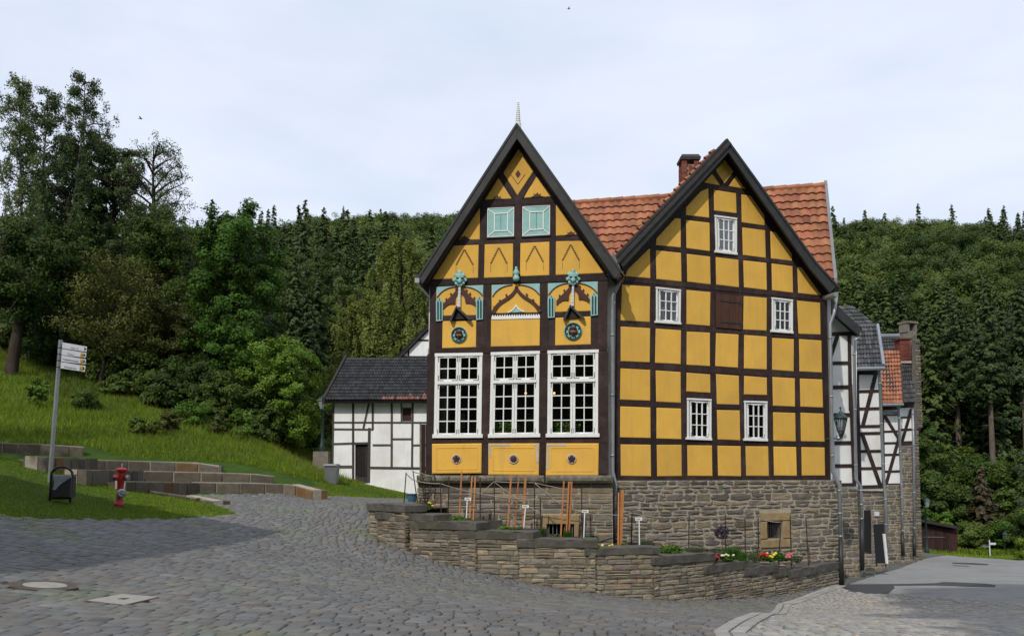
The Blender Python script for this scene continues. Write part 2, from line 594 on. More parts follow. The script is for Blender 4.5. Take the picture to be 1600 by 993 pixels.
M['leaf_weep'] = leafmat("weeping_birch_leaves", (0.095, 0.130, 0.026), (0.20, 0.25, 0.055), trans=.4)
M['leaf_forest'] = leafmat("forest_leaves", (0.070, 0.108, 0.020), (0.105, 0.150, 0.030), rnd=0.45)
M['needle'] = leafmat("spruce_needles", (0.030, 0.052, 0.014), (0.070, 0.102, 0.030), trans=0.2, rnd=0.2)
M['needle_old'] = leafmat("reddish_needles", (0.045, 0.036, 0.018), (0.090, 0.068, 0.034), trans=0.1)
M['grass'] = leafmat("grass_blades", (0.090, 0.150, 0.010), (0.240, 0.335, 0.026), trans=0.35, rnd=0.0)
M['herb'] = leafmat("garden_leaves", (0.035, 0.09, 0.012), (0.09, 0.19, 0.025))
M['herb_grey'] = leafmat("grey_green_leaves", (0.06, 0.085, 0.04), (0.12, 0.15, 0.08))
M['flower_red'] = mat("red_petals", (0.50, 0.02, 0.045), rough=0.6)
M['flower_pink'] = mat("pink_petals", (0.60, 0.14, 0.17), rough=0.6)
M['flower_yellow'] = mat("yellow_petals", (0.75, 0.62, 0.06), rough=0.6)
M['flower_white'] = mat("cream_petals", (0.78, 0.74, 0.45), rough=0.6)
M['plum'] = mat("purple_leaves", (0.045, 0.030, 0.055), (0.07, 0.05, 0.08), 20, 0.7)
# ------------------------------------------------------------------ the lie of the land
_G = [(0, 0, 0.0), (-5, 0, 0.15), (5, 0, -0.05), (0, -12, 0.3), (-14, -10, 1.4), (14, -10, 0.0), (9, 0, -.1), (-12, 0, 1.0)]


def gpt(px, py, d):
    p = at(px, py, d)
    _G.append((p.x, p.y, p.z))


for a in ((578, 835, 23.3), (640, 865, 22), (720, 887, 21.3), (800, 905, 20.9), (900, 925, 20.7), (990, 937, 20.8), (1100, 938, 22), (1200, 935, 24),
          (1312, 914, 27.2), (0, 993, 8.2), (800, 993, 8.7), (1600, 993, 9.2), (400, 993, 8.4), (1200, 993, 9.0), (188, 789, 21.0), (90, 785, 20.0), (77, 750, 22),
          (0, 711, 24), (375, 803, 24), (330, 783, 26.5), (0, 806, 17), (250, 812, 20), (500, 775, 33), (640, 782, 33), (580, 757, 40),
          (440, 772, 30), (250, 770, 29), (660, 790, 27), (0, 692, 31.5), (130, 704, 31.3), (350, 725, 31.8), (440, 742, 32.2), (490, 757, 33),
          (0, 530, 52), (120, 590, 46), (250, 630, 43), (400, 690, 40), (500, 738, 41), (540, 745, 44), (350, 640, 50), (480, 690, 52),
          (1440, 866, 55), (1600, 885, 42), (1500, 868, 58), (1600, 925, 23), (1400, 890, 38), (1345, 905, 30.5), (1600, 872, 60), (1440, 850, 66), (1600, 862, 70)):
    gpt(*a)
for a in ((1445, 800, 82), (1600, 800, 85), (1520, 690, 100), (1300, 740, 90), (700, 700, 85), (560, 690, 75), (900, 720, 80), (300, 560, 75), (100, 470, 80), (1600, 690, 105),
          (-150, 620, 60), (1800, 800, 60), (1800, 900, 30)):
    gpt(*a)
# the far ridge, crest about 230 m off
for x_, z_ in ((-230, 50), (-160, 42), (-110, 45), (-68, 53.5), (-40, 60), (-10, 57), (30, 56), (85, 55), (105, 55.5), (125, 53), (140, 50.5), (200, 46), (260, 44)):
    _G.append((x_, 235, z_))
    _G.append((x_ * 1.1, 330, z_ - 12))
    _G.append((x_ * 1.2, 420, z_ - 30))
for x_, z_ in ((-150, 30), (-70, 31), (0, 30), (75, 32), (150, 31)):
    _G.append((x_, 155, z_))
for x_ in (-200, -80, 0, 80, 200):            # unseen slope behind the viewer, added to darken window reflections
    _G.extend(((x_, -50, 3.0), (x_, -100, 24), (x_, -170, 56)))
_Ga = np.array(_G)
_cc = 3.0


def _phi(r2):
    return np.sqrt(r2 + _cc * _cc)


_n = len(_Ga)
_A = np.zeros((_n + 3, _n + 3))
_d2 = ((_Ga[:, None, :2] - _Ga[None, :, :2]) ** 2).sum(-1)
_A[:_n, :_n] = _phi(_d2) - np.eye(_n) * 0.25
_A[:_n, _n] = 1
_A[:_n, _n + 1:] = _Ga[:, :2]
_A[_n, :_n] = 1
_A[_n + 1:, :_n] = _Ga[:, :2].T
_b = np.zeros(_n + 3)
_b[:_n] = _Ga[:, 2]
_w = np.linalg.solve(_A, _b)


def gz(x, y):
    """height of the ground, arrays or numbers"""
    x = np.asarray(x, dtype=float)
    y = np.asarray(y, dtype=float)
    sh = x.shape
    xf, yf = x.ravel(), y.ravel()
    out = np.empty_like(xf)
    for i in range(0, len(xf), 50000):
        xs, ys = xf[i:i + 50000], yf[i:i + 50000]
        d2 = (xs[:, None] - _Ga[None, :, 0]) ** 2 + (ys[:, None] - _Ga[None, :, 1]) ** 2
        out[i:i + 50000] = _phi(d2) @ _w[:_n] + _w[_n] + _w[_n + 1] * xs + _w[_n + 2] * ys
    return out.reshape(sh) if sh else float(out[0])


def gp(px, py, d0=5.0, d1=320.0):
    """where the pixel's ray first meets the ground"""
    ds = np.exp(np.linspace(math.log(d0), math.log(d1), 1500))
    r = ray(px, py)
    z = EYE + r.z / r.y * ds
    g = gz(r.x / r.y * ds, ds)
    k = np.nonzero(z < g)[0]
    if not len(k):
        return at(px, py, d1)
    k = k[0]
    if k == 0:
        return at(px, py, d0)
    a, b = ds[k - 1], ds[k]
    fa, fb = z[k - 1] - g[k - 1], z[k] - g[k]
    return at(px, py, a + (b - a) * fa / (fa - fb))


def in_poly(x, y, poly):
    x = np.asarray(x)
    y = np.asarray(y)
    ins = np.zeros(x.shape, dtype=bool)
    n = len(poly)
    for i in range(n):
        x0, y0 = poly[i][0], poly[i][1]
        x1, y1 = poly[(i + 1) % n][0], poly[(i + 1) % n][1]
        if y0 == y1:
            continue
        c = ((y0 > y) != (y1 > y)) & (x < (x1 - x0) * (y - y0) / (y1 - y0) + x0)
        ins ^= c
    return ins


def axis(segs):
    out = []
    for a, b, st in segs:
        out += list(np.arange(a, b, st))
    return np.array(out)


def sheet(name, poly, m, dz, step):
    """a sheet of ground cover inside a plan polygon, dz above the ground, cut cleanly at its outline"""
    pts = [Vector((p[0], p[1])) for p in poly]
    xs, ys = [p[0] for p in poly], [p[1] for p in poly]
    vv, ee = [], []
    # outline, resampled
    for i, a in enumerate(pts):
        b = pts[(i + 1) % len(pts)]
        k = max(1, int((b - a).length / step))
        for q in range(k):
            vv.append(a.lerp(b, q / k))
    n0 = len(vv)
    ee = [(i, (i + 1) % n0) for i in range(n0)]
    gx, gy = np.meshgrid(np.arange(min(xs), max(xs), step), np.arange(min(ys), max(ys), step))
    gx, gy = gx.ravel(), gy.ravel()
    k = in_poly(gx, gy, poly)
    vv += [Vector((float(a), float(b))) for a, b in zip(gx[k], gy[k])]
    rv, re_, rf, _, _, _ = delaunay_2d_cdt(vv, ee, [], 0, 1e-4)
    ra = np.array([(p.x, p.y) for p in rv])
    tri = np.array([f for f in rf if len(f) == 3])
    cen = ra[tri].mean(1)
    tri = tri[in_poly(cen[:, 0], cen[:, 1], poly)]
    z = gz(ra[:, 0], ra[:, 1]) + dz
    return struct(np_mesh(name, np.c_[ra, z], tri, m, smooth=True))


# one ground sheet, fine near the camera and coarse to beyond the ridge
gx = axis(((-420, -120, 12), (-120, -40, 4), (-40, 40, .5), (40, 120, 4), (120, 421, 12)))
gy = axis(((-172, -60, 8), (-60, -12, 4), (-12, 62, .5), (62, 130, 3), (130, 450, 10)))
X, Y = np.meshgrid(gx, gy)
Z = gz(X, Y)
nx_, ny_ = len(gx), len(gy)
idx = (np.arange(ny_ - 1)[:, None] * nx_ + np.arange(nx_ - 1)[None, :]).ravel()
quads = np.stack([idx, idx + 1, idx + nx_ + 1, idx + nx_], 1)
cy_ = Y.ravel()[quads].mean(1)
cx_ = X.ravel()[quads].mean(1)
far = ((cy_ < -48) | (cy_ > 62) | (cx_ < -34) & (cy_ > 30)).astype(int)
struct(np_mesh("ground", np.c_[X.ravel(), Y.ravel(), Z.ravel()], quads, [M['turf'], M['forest_floor']], midx=far, smooth=True))

g2 = lambda px, py: tuple(gp(px, py)[:2])
KERB = [g2(1140, 993), g2(1180, 968), g2(1225, 946), g2(1275, 929), g2(1314, 916)]
KERB = [(KERB[0][0] - (KERB[1][0] - KERB[0][0]) * .6 - .3, 4.0)] + KERB
LAWN_EDGE = [g2(0, 806), g2(60, 811), g2(130, 812), g2(210, 813), g2(280, 811), g2(340, 806), g2(372, 802), g2(360, 796), g2(330, 785), g2(270, 772.5), g2(205, 757)]
FAR_EDGE = [g2(250, 771), g2(330, 772), g2(420, 772), g2(488, 772), g2(505, 775), g2(560, 777), g2(640, 779.5), (-3.0, 31.0), (-2.2, 27.5)]
PLAZA = [(-9.5, 4.0), (-14.5, 10), (-15, 15.5)] + LAWN_EDGE + FAR_EDGE + [(2.0, 25.5), (9.6, 27.8)] + KERB[::-1]
sheet("plaza_bed", PLAZA, M['bed'], 0.006, .5)
ROAD_L = [g2(1345, 906), g2(1385, 893), g2(1430, 878), g2(1450, 871), g2(1475, 867.5)]
SETTS_END = [g2(1318, 917), g2(1330, 925), g2(1395, 929.5), g2(1420, 929), g2(1480, 935), g2(1530, 938), g2(1600, 944), g2(1700, 952)]
ROADBED = KERB[:-1] + SETTS_END + [(14, 12), (10, 4.0)]
sheet("road_setts_bed", ROADBED, M['bed'], 0.005, .5)
ASPH = [g2(1318, 916.5)] + ROAD_L + [g2(1500, 868), g2(1590, 875), (42, 54), (44, 38), (26, 24), g2(1640, 905), g2(1700, 940)] + SETTS_END[::-1][1:-1]
sheet("asphalt_road", ASPH, M['asphalt'], 0.012, .5)
PAVE = [g2(1316, 914), (9.6, 28.6), (10.6, 33), (12.6, 40), (15.5, 46), (20, 54), (26.5, 62), g2(1472, 866)] + ROAD_L[::-1] + [g2(1320, 915)]
sheet("pavement", PAVE, M['oldpave'], 0.020, .5)
for nm, pp in (("asphalt_patch", [(1319, 912.8), (1460, 911), (1475, 909), (1540, 911.5), (1556, 914), (1554, 917.5), (1500, 916), (1460, 914.5), (1396, 915), (1398, 918.5), (1388, 928), (1340, 926.5), (1326, 923), (1318, 916)]),
               ("asphalt_patch", [(1487, 878.6), (1520, 879.2), (1546, 881), (1542, 882.6), (1489, 880.4)]),
               ("asphalt_patch", [(1488, 882.8), (1512, 883.6), (1516, 884.8), (1490, 884)])):
    sheet(nm, [g2(*q) for q in pp], M['patch'], 0.017, .5)
PATH = [g2(40, 716), g2(120, 720), g2(200, 737), g2(270, 757), g2(335, 772.5), g2(255, 771), g2(200, 756), g2(120, 741), g2(30, 719)]


# ------------------------------------------------------------------ setts: every stone a small bevelled block
def setts(name, poly, ang, w, dpt, seed, tone, holes=(), keep=None, gap=.009, moss=1.0):
    rg = np.random.default_rng(seed)
    ca, sa = math.cos(ang), math.sin(ang)
    P = np.array([(p[0], p[1]) for p in poly])
    U = P @ np.array([ca, sa])
    V = P @ np.array([-sa, ca])
    rows = []
    v = V.min()
    while v < V.max():
        d = dpt * rg.uniform(.88, 1.14)
        n = int((U.max() - U.min()) / w) + 2
        ws = w * rg.uniform(.6, 1.45, n)
        us = U.min() - rg.uniform(0, w) + np.cumsum(ws)
        rows.append(np.stack([us - ws, us, np.full(n, v), np.full(n, v + d)], 1))
        v += d
    R = np.concatenate(rows)
    cu, cv = (R[:, 0] + R[:, 1]) / 2, (R[:, 2] + R[:, 3]) / 2
    x, y = cu * ca - cv * sa, cu * sa + cv * ca
    k = in_poly(x, y, poly)
    for h in holes:
        k &= ~in_poly(x, y, h)
    k &= (y > 5.2)
    if keep is not None:
        k &= keep(x, y)
    R = R[k]
    n = len(R)
    wob = .03 * np.sin(R[:, 0] * .8 + R[:, 2] * .5)          # rows that wander a little
    u0, u1, v0, v1 = R[:, 0] + gap, R[:, 1] - gap, R[:, 2] + gap * .45 + wob, R[:, 3] - gap * .45 + wob
    bev = np.minimum(.020, (u1 - u0) * .14) * rg.uniform(.6, 1.3, n)
    j = lambda s=.005: rg.uniform(-s, s, n)
    base = [(u0, v0), (u1, v0), (u1, v1), (u0, v1)]
    vv = []
    hgt = rg.normal(.030, .0025, n)
    tilt_u, tilt_v = rg.normal(0, .009, n), rg.normal(0, .009, n)
    cu, cv = (u0 + u1) / 2, (v0 + v1) / 2
    for ring in range(3):
        for q in range(4):
            uu, vw = base[q]
            su = 1 if q in (0, 3) else -1
            sv = 1 if q in (0, 1) else -1
            i_ = 0 if ring < 2 else 1
            uu = uu + su * bev * i_ + j()
            vw = vw + sv * bev * i_ + j(.005)
            xx, yy = uu * ca - vw * sa, uu * sa + vw * ca
            zz = gz(xx, yy)
            if ring == 0:
                zz = zz - .02
            else:
                zz = zz + (hgt if ring == 2 else hgt - .011) + tilt_u * (uu - cu) + tilt_v * (vw - cv)
            vv.append(np.stack([xx, yy, zz], 1))
    vv = np.stack(vv, 1).reshape(-1, 3)                      # n*12
    b = np.arange(n)[:, None] * 12
    fs = [np.concatenate([b + 8, b + 9, b + 10, b + 11], 1)]
    for lo in (0, 4):
        for q in range(4):
            fs.append(np.concatenate([b + lo + q, b + lo + (q + 1) % 4, b + lo + 4 + (q + 1) % 4, b + lo + 4 + q], 1))
    quads = np.stack(fs, 1).reshape(-1, 4)
    t = np.clip(rg.normal(1.0, .10, n), .65, 1.5)[:, None] * np.array(tone)[None]
    mx_, my_ = vv[::12, 0], vv[::12, 1]
    low = np.sin(mx_ * .55 + 1.7 * np.sin(my_ * .4)) * np.sin(my_ * .8 + 1.3 * np.sin(mx_ * .5)) + .5 * np.sin(mx_ * 1.9 + my_ * 2.3)
    t = t * (1 + .07 * low)[:, None]
    grn = moss * np.clip(low - .55, 0, 1)[:, None]
    t = t * (1 - grn * np.array([[.16, .05, .30]]))
    hue = rg.normal(0, .028, (n, 1))
    t = t * np.concatenate([1 + hue, np.ones((n, 1)), 1 - hue * 1.2], 1)
    warm = rg.random(n) < .04
    t[warm] *= np.array([1.15, 1.02, .88])
    col = np.repeat(t, 9, 0)
    return struct(np_mesh(name, vv, quads, M['sett'], col=col))


MANHOLE = gp(70, 917)
COVER = [gp(132, 942), gp(190, 931), gp(250, 936), gp(196, 949)]
mh_r = (gp(126, 917) - gp(14, 917)).length / 2
mh_poly = [(MANHOLE.x + mh_r * math.cos(a), MANHOLE.y + mh_r * math.sin(a)) for a in np.linspace(0, 6.2, 24)]
cv_poly = [(p.x, p.y) for p in COVER]


def planter_free(x, y):
    return ~in_poly(x, y, WALL_PLAN)


WALL_PX = [(578, 835, 23.3), (600, 851, 22.6), (640, 865, 22), (720, 887, 21.3), (800, 905, 20.9), (900, 925, 20.7), (990, 937, 20.8), (1050, 939.5, 21.3), (1100, 938, 22), (1150, 937, 23), (1200, 935, 24), (1260, 926, 25.6), (1312, 914, 27.2)]
WALL_PLAN = [tuple(at(*a)[:2]) for a in WALL_PX]
WALL_PLAN = WALL_PLAN + [(9.9, 28.5), (2.2, 25.8), (-3.2, 26.5), (-3.9, 24.4)]
sl = math.atan2(-.05, 1)
setts("plaza_cobbles", PLAZA, sl, .215, .225, 3, (.74, .735, .72), (mh_poly, cv_poly), planter_free)
setts("road_cobbles", ROADBED, math.radians(8), .15, .21, 8, (1.5, 1.46, 1.38), gap=.020, moss=.25)
# the edging row along the kerb line
mb = MB()
rr = random.Random(4)
for a, b in zip(KERB, KERB[1:]):
    a, b = Vector((*a, 0)), Vector((*b, 0))
    l = (b - a).length
    d = (b - a) / l
    nrm = Vector((d.y, -d.x, 0))
    s_ = 0
    while s_ < l - .05:
        w_ = min(rr.uniform(.3, .5), l - s_)
        for r_ in range(2):
            p = [a + d * (s_ + .012) + nrm * (r_ * .17 - .16), a + d * (s_ + w_ - .012) + nrm * (r_ * .17 - .16), a + d * (s_ + w_ - .012) + nrm * (r_ * .17 - .012), a + d * (s_ + .012) + nrm * (r_ * .17 - .012)]
            z_ = [gz(q.x, q.y) for q in p]
            hi = [Vector((q.x, q.y, zz + .048)) for q, zz in zip(p, z_)]
            lo = [Vector((q.x, q.y, zz - .03)) for q, zz in zip(p, z_)]
            t = rr.uniform(1.35, 1.8)
            mb.prism(hi, lo, (t, t * .98, t * .93), 0, .015, lift=Vector((0, 0, .008)))
        s_ += w_
struct(mb.build("kerb_stones", M['sett']))

# covers in the paving
mb = MB()
gn = Vector((gz(MANHOLE.x - .5, MANHOLE.y) - gz(MANHOLE.x + .5, MANHOLE.y), gz(MANHOLE.x, MANHOLE.y - .5) - gz(MANHOLE.x, MANHOLE.y + .5), 1)).normalized()
mb.lathe([(mh_r, -.03), (mh_r, .031), (mh_r * .63, .033), (mh_r * .63, .028), (.001, .028)], MANHOLE, gn, n=36)
o = mb.build("manhole_cover", M['ringiron'], origin=MANHOLE)
tag(o, "round manhole cover with wide rusty ring set in the cobbles", "manhole cover")
mb = MB()
mb.lathe([(mh_r * .62, .024), (mh_r * .62, .034), (.001, .035)], MANHOLE, gn, n=36)
mb.build("concrete_disc", M['concrete'], o)
mb = MB()
cen = sum(COVER, Vector()) / 4
up = Vector((0, 0, 1))
mb.prism([p + up * .031 for p in COVER], [p - up * .05 for p in COVER])
o = mb.build("access_cover", M['ringiron'], origin=cen)
tag(o, "pale square access cover lying diagonally in the cobbles", "access cover")
mb = MB()
q = [cen + (p - cen) * .94 for p in COVER]
mb.prism([p + up * .036 for p in q], [p + up * .02 for p in q])
mb.build("concrete_slab", M['concrete'], o)
mb = MB()
q = [cen + (p - cen) * .16 for p in COVER]
mb.prism([p + up * .040 for p in q], [p + up * .03 for p in q])
mb.build("lifting_plate", M['ringiron'], o)
# ------------------------------------------------------------------ builders for half-timbered houses
def zmap(x0, y0, s):
    """pixel of an enlarged crop -> pixel of the photograph"""
    return lambda *pts: [(x0 + a / s, y0 + b / s) for a, b in pts]


def slab_with_holes(mb, F, outline, holes, o1, o0, c=1.0, m=0):
    """a wall slab on a facade with clean openings, with its edges and reveals"""
    vv, ee = [], []
    loops = [outline] + holes
    for lp in loops:
        i = len(vv)
        vv += [Vector(p) for p in lp]
        ee += [(i + k, i + (k + 1) % len(lp)) for k in range(len(lp))]
    rv, _, rf, _, _, _ = delaunay_2d_cdt(vv, ee, [], 0, 1e-6)
    for f in rf:
        cx_, cy_ = sum(rv[i].x for i in f) / len(f), sum(rv[i].y for i in f) / len(f)
        if not in_poly(np.array([cx_]), np.array([cy_]), outline)[0]:
            continue
        if any(in_poly(np.array([cx_]), np.array([cy_]), h)[0] for h in holes):
            continue
        mb.poly([F.p(rv[i].x, rv[i].y, o1) for i in f], c, m)
    for lp in loops:
        pts = [F.p(x, y, o1) for x, y in lp]
        for a, b in zip(pts, pts[1:] + pts[:1]):
            mb.poly([a, b, b - F.n * (o1 - o0), a - F.n * (o1 - o0)], c, m)


def lerp2(a, b, t):
    return (a[0] + (b[0] - a[0]) * t, a[1] + (b[1] - a[1]) * t)


def quad_at(q, u, v):
    """bilinear point in a quad TL, TR, BR, BL"""
    return lerp2(lerp2(q[0], q[1], u), lerp2(q[3], q[2], u), v)


def sub(q, u0, v0, u1, v1):
    return [quad_at(q, u0, v0), quad_at(q, u1, v0), quad_at(q, u1, v1), quad_at(q, u0, v1)]


def window(F, q, parent, sashes, frame_px, hinges=True, strap=(.95, .26), bar_px=1.6, depth=(-.14, .02), name='window'):
    """q: quad in pixels; sashes: list of (u0,v0,u1,v1,cols,rows). Frame > sash, hinge, pane"""
    W_ = math.hypot(q[1][0] - q[0][0], q[1][1] - q[0][1])
    H_ = math.hypot(q[3][0] - q[0][0], q[3][1] - q[0][1])
    fu, fv = frame_px / W_, frame_px / H_
    mb = MB()
    o1 = depth[1]
    mb.fpoly(F, sub(q, -.01, -.012, 1.01, fv * .8), o1 + .012, depth[0], bevel=.006, lift=.004)
    mb.fpoly(F, sub(q, -.03, 1 - fv, 1.03, 1 + fv * .4), o1 + .045, depth[0], bevel=.006, lift=.004)
    mb.fpoly(F, sub(q, 0, fv * .8, fu, 1 - fv), o1, depth[0], bevel=.006, lift=.004)
    mb.fpoly(F, sub(q, 1 - fu, fv * .8, 1, 1 - fv), o1, depth[0], bevel=.006, lift=.004)
    vs = sorted(set(round(s[1], 3) for s in sashes))
    for v in vs[1:]:
        mb.fpoly(F, sub(q, fu, v - fv * .8, 1 - fu, v + fv * .4), o1 + .02, depth[0], bevel=.005, lift=.004)
    fr = mb.build(name, M['wpaint'], parent)
    hb = MB()
    for (u0, v0, u1, v1, nc, nr) in sashes:
        hb.mark()
        sb = MB()
        sq = sub(q, u0, v0, u1, v1)
        w_ = math.hypot(sq[1][0] - sq[0][0], sq[1][1] - sq[0][1])
        h_ = math.hypot(sq[3][0] - sq[0][0], sq[3][1] - sq[0][1])
        bu, bv = frame_px * .85 / w_, frame_px * .85 / h_
        so = o1 - .012
        sb.fpoly(F, sub(sq, 0, 0, 1, bv), so, so - .05, bevel=.004, lift=.004)
        sb.fpoly(F, sub(sq, 0, 1 - bv, 1, 1), so, so - .05, bevel=.004, lift=.004)
        sb.fpoly(F, sub(sq, 0, bv, bu, 1 - bv), so, so - .05, bevel=.004, lift=.004)
        sb.fpoly(F, sub(sq, 1 - bu, bv, 1, 1 - bv), so, so - .05, bevel=.004, lift=.004)
        mu, mv = bar_px / w_, bar_px / h_
        for k in range(1, nc):
            u = bu + (1 - 2 * bu) * k / nc
            sb.fpoly(F, sub(sq, u - mu / 2, bv, u + mu / 2, 1 - bv), so - .006, so - .032)
        for k in range(1, nr):
            v = bv + (1 - 2 * bv) * k / nr
            sb.fpoly(F, sub(sq, bu, v - mv / 2, 1 - bu, v + mv / 2), so - .008, so - .032)
        so_ = sb.build("sash", M['wpaint'], fr)
        if hinges:
            ins_u, ins_v = 1.1 / w_, 1.1 / h_
            tu, tv = strap[0] / w_, strap[0] / h_
            lu, lv = strap[1], strap[1] * w_ / h_
            for (ux, vy) in ((0, 0), (1, 0), (0, 1), (1, 1)):
                su, sv = (1 if ux == 0 else -1), (1 if vy == 0 else -1)
                a, b = ux + su * ins_u, vy + sv * ins_v
                hb.mark()
                for (w1, h1) in ((lu, tv), (tu, lv)):
                    ua, ub = sorted((a, a + su * w1))
                    va, vb = sorted((b, b + sv * h1))
                    hb.fpoly(F, sub(sq, ua, va, ub, vb), so + .010, so - .002)
        gb = MB()
        gb.poly([F.p(x, y, o1 - .012 - .034) for x, y in sub(sq, bu * .5, bv * .5, 1 - bu * .5, 1 - bv * .5)])
        gb.build("pane", M['glass'], fr)
    if hinges:
        hb.build_each("hinge_strap", M['iron'], fr)
    return fr


def tile_roof(R0, R1, E1, E0, nc, nt, m, parent, name="roof", amp=.035, lift=.05, seed=1, thick=.16, under=None, tone=None, waves=6, wob=.0):
    """pantiles on the plane R0-R1 (ridge) to E0-E1 (eaves): rolls across, courses overlapping downwards"""
    rg = random.Random(seed)
    R0, R1, E0, E1 = map(Vector, (R0, R1, E0, E1))
    n = (R1 - R0).cross(E0 - R0).normalized()
    if n.z < 0:
        n = -n
    mb = MB()
    prof = [0, .55, .95, 1.0, .7, .2][:waves] if waves == 6 else [0, 1.0, .4]
    k = len(prof)
    N = nt * k + 1
    for j in range(nc):
        v0, v1 = j / nc, (j + 1.06) / nc            # from ridge down
        v1 = min(v1, 1.02)
        jit = rg.uniform(-.006, .006)
        top, bot, lip = [], [], []
        for i in range(N):
            u = i / (N - 1)
            h = prof[i % k] * amp + wob * math.sin(u * 9 + j * .5) + jit
            a = R0.lerp(R1, u)
            e = E0.lerp(E1, u)
            bb = v1 + rg.uniform(-.004, .004) if i % k == 0 else v1
            top.append(a.lerp(e, v0) + n * (h + .0))
            bot.append(a.lerp(e, bb) + n * (h + lift))
            lip.append(a.lerp(e, bb) + n * (h + lift - .035))
        b0 = len(mb.v)
        mb.v += [tuple(p) for p in top + bot + lip]
        t = None
        for i in range(N - 1):
            if i % k == 0 or t is None:
                t = tone(i // k, j, rg) if tone else rg.uniform(.72, 1.2)
            mb.face((b0 + i, b0 + i + 1, b0 + N + i + 1, b0 + N + i), t)
            mb.face((b0 + N + i, b0 + N + i + 1, b0 + 2 * N + i + 1, b0 + 2 * N + i), t)
    mb.prism([R0 - n * .01, R1 - n * .01, E1 - n * .01, E0 - n * .01], [R0 - n * thick, R1 - n * thick, E1 - n * thick, E0 - n * thick], 1.0, 1)
    return mb.build(name, [m, under or M['timber_black']], parent)


def ridge_tiles(a, b, m, parent, step=.36, r=.12, seed=2):
    rg = random.Random(seed)
    a, b = Vector(a), Vector(b)
    n = max(1, int((b - a).length / step))
    mb = MB()
    for i in range(n):
        p, q = a.lerp(b, i / n), a.lerp(b, (i + 1.12) / n)
        mb.tube([p + Vector((0, 0, rg.uniform(-.01, .01))), q + Vector((0, 0, .02))], [r, r * 1.1], 8, rg.uniform(.7, 1.1))
    return mb.build("ridge_tiles", m, parent)


def stone_face(mb, mp, s0, s1, zb, zt, seed, course=(.10, .22), length=(.18, .55), depth=.026, gap=.014, holes=(), tones=((1, 1, 1),), m=0, rough=1.0):
    """random rubble courses: mp(s, z, off) maps wall coordinates to the world"""
    rg = random.Random(seed)
    z = zb
    while z < zt - .03:
        h = rg.uniform(*course)
        if z + h > zt - .06:
            h = zt - z
        s = s0
        first = True
        while s < s1 - .02:
            l = rg.uniform(*length) * (.8 + .6 * (h / course[1]))
            if first:
                l *= rg.uniform(.4, 1)
                first = False
            if s + l > s1 - .1:
                l = s1 - s
            zs = [(z, z + h)]
            if h > course[1] * .72 and rg.random() < .3:
                k = rg.uniform(.4, .6)
                zs = [(z, z + h * k), (z + h * k, z + h)]
            for za, zc in zs:
                if any(s + l > hx0 and s < hx1 and zc > hz0 and za < hz1 for hx0, hx1, hz0, hz1 in holes):
                    # trim against the opening
                    done = False
                    for hx0, hx1, hz0, hz1 in holes:
                        if s < hx0 - .06 and s + l > hx0 and zc > hz0 and za < hz1:
                            _stone(mb, mp, s, hx0, za, zc, rg, gap, depth, tones, m, rough)
                            done = True
                        if s + l > hx1 + .06 and s < hx1 and zc > hz0 and za < hz1:
                            _stone(mb, mp, hx1, s + l, za, zc, rg, gap, depth, tones, m, rough)
                            done = True
                    continue
                _stone(mb, mp, s, s + l, za, zc, rg, gap, depth, tones, m, rough)
            s += l
        z += h


def _stone(mb, mp, a, b, c, d, rg, gap, depth, tones, m, rough):
    w, h = b - a, d - c
    g = min(gap, w * .2, h * .2)
    j = lambda k=.35: rg.uniform(-g, g) * k * 2 * rough
    r = min(w, h) * rg.uniform(.12, .28)
    a, b, c, d = a + g, b - g, c + g, d - g
    o = [(a + r + j(), c + j()), ((a + b) / 2 + j(), c + j()), (b - r + j(), c + j()), (b + j(), c + r + j()), (b + j(), (c + d) / 2), (b + j(), d - r + j()),
         (b - r + j(), d + j()), ((a + b) / 2 + j(), d + j()), (a + r + j(), d + j()), (a + j(), d - r + j()), (a + j(), (c + d) / 2), (a + j(), c + r + j())]
    cx_, cz_ = (a + b) / 2, (c + d) / 2
    dp = depth * rg.uniform(.5, 1.25)
    n = len(o)
    i = len(mb.v)
    for x, z in o:
        mb.v.append(tuple(mp(x, z, -.02)))
    for x, z in o:
        mb.v.append(tuple(mp(x, z, dp * .55)))
    k = 1 - min(.45, .022 / min(w, h) * 2)
    for x, z in o:
        mb.v.append(tuple(mp(cx_ + (x - cx_) * k, cz_ + (z - cz_) * k, dp + rg.uniform(-.006, .006) * rough)))
    mb.v.append(tuple(mp(cx_ + rg.uniform(-.2, .2) * w, cz_ + rg.uniform(-.2, .2) * h, dp + rg.uniform(-.004, .014) * rough)))
    t = rg.uniform(.62, 1.28)
    tc_ = rg.choice(tones)
    col = tuple(t * q * rg.uniform(.96, 1.04) for q in tc_)
    for q in range(n):
        mb.face((i + q, i + (q + 1) % n, i + n + (q + 1) % n, i + n + q), col, m)
        mb.face((i + n + q, i + n + (q + 1) % n, i + 2 * n + (q + 1) % n, i + 2 * n + q), col, m)
        mb.face((i + 2 * n + q, i + 2 * n + (q + 1) % n, i + 3 * n), col, m)


TONES = ((1, 1, 1), (1.0, .98, .95), (.88, .89, .92), (1.1, 1.02, .9), (.78, .79, .81), (1.12, 1.0, .84), (.96, .97, 1.0))


def pipe(pts, r, parent, m=None, name="downpipe", collars=True):
    mb = MB()
    mb.tube(pts, r, 10)
    if collars:
        for a, b in zip(pts, pts[1:]):
            a, b = Vector(a), Vector(b)
            if (b - a).length > 1.2:
                for t in (.1, .5, .9):
                    p = a.lerp(b, t)
                    d = (b - a).normalized() * .03
                    mb.tube([p - d, p + d], r * 1.18, 10)
    return mb.build(name, m or M['zinc'], parent, smooth=True)


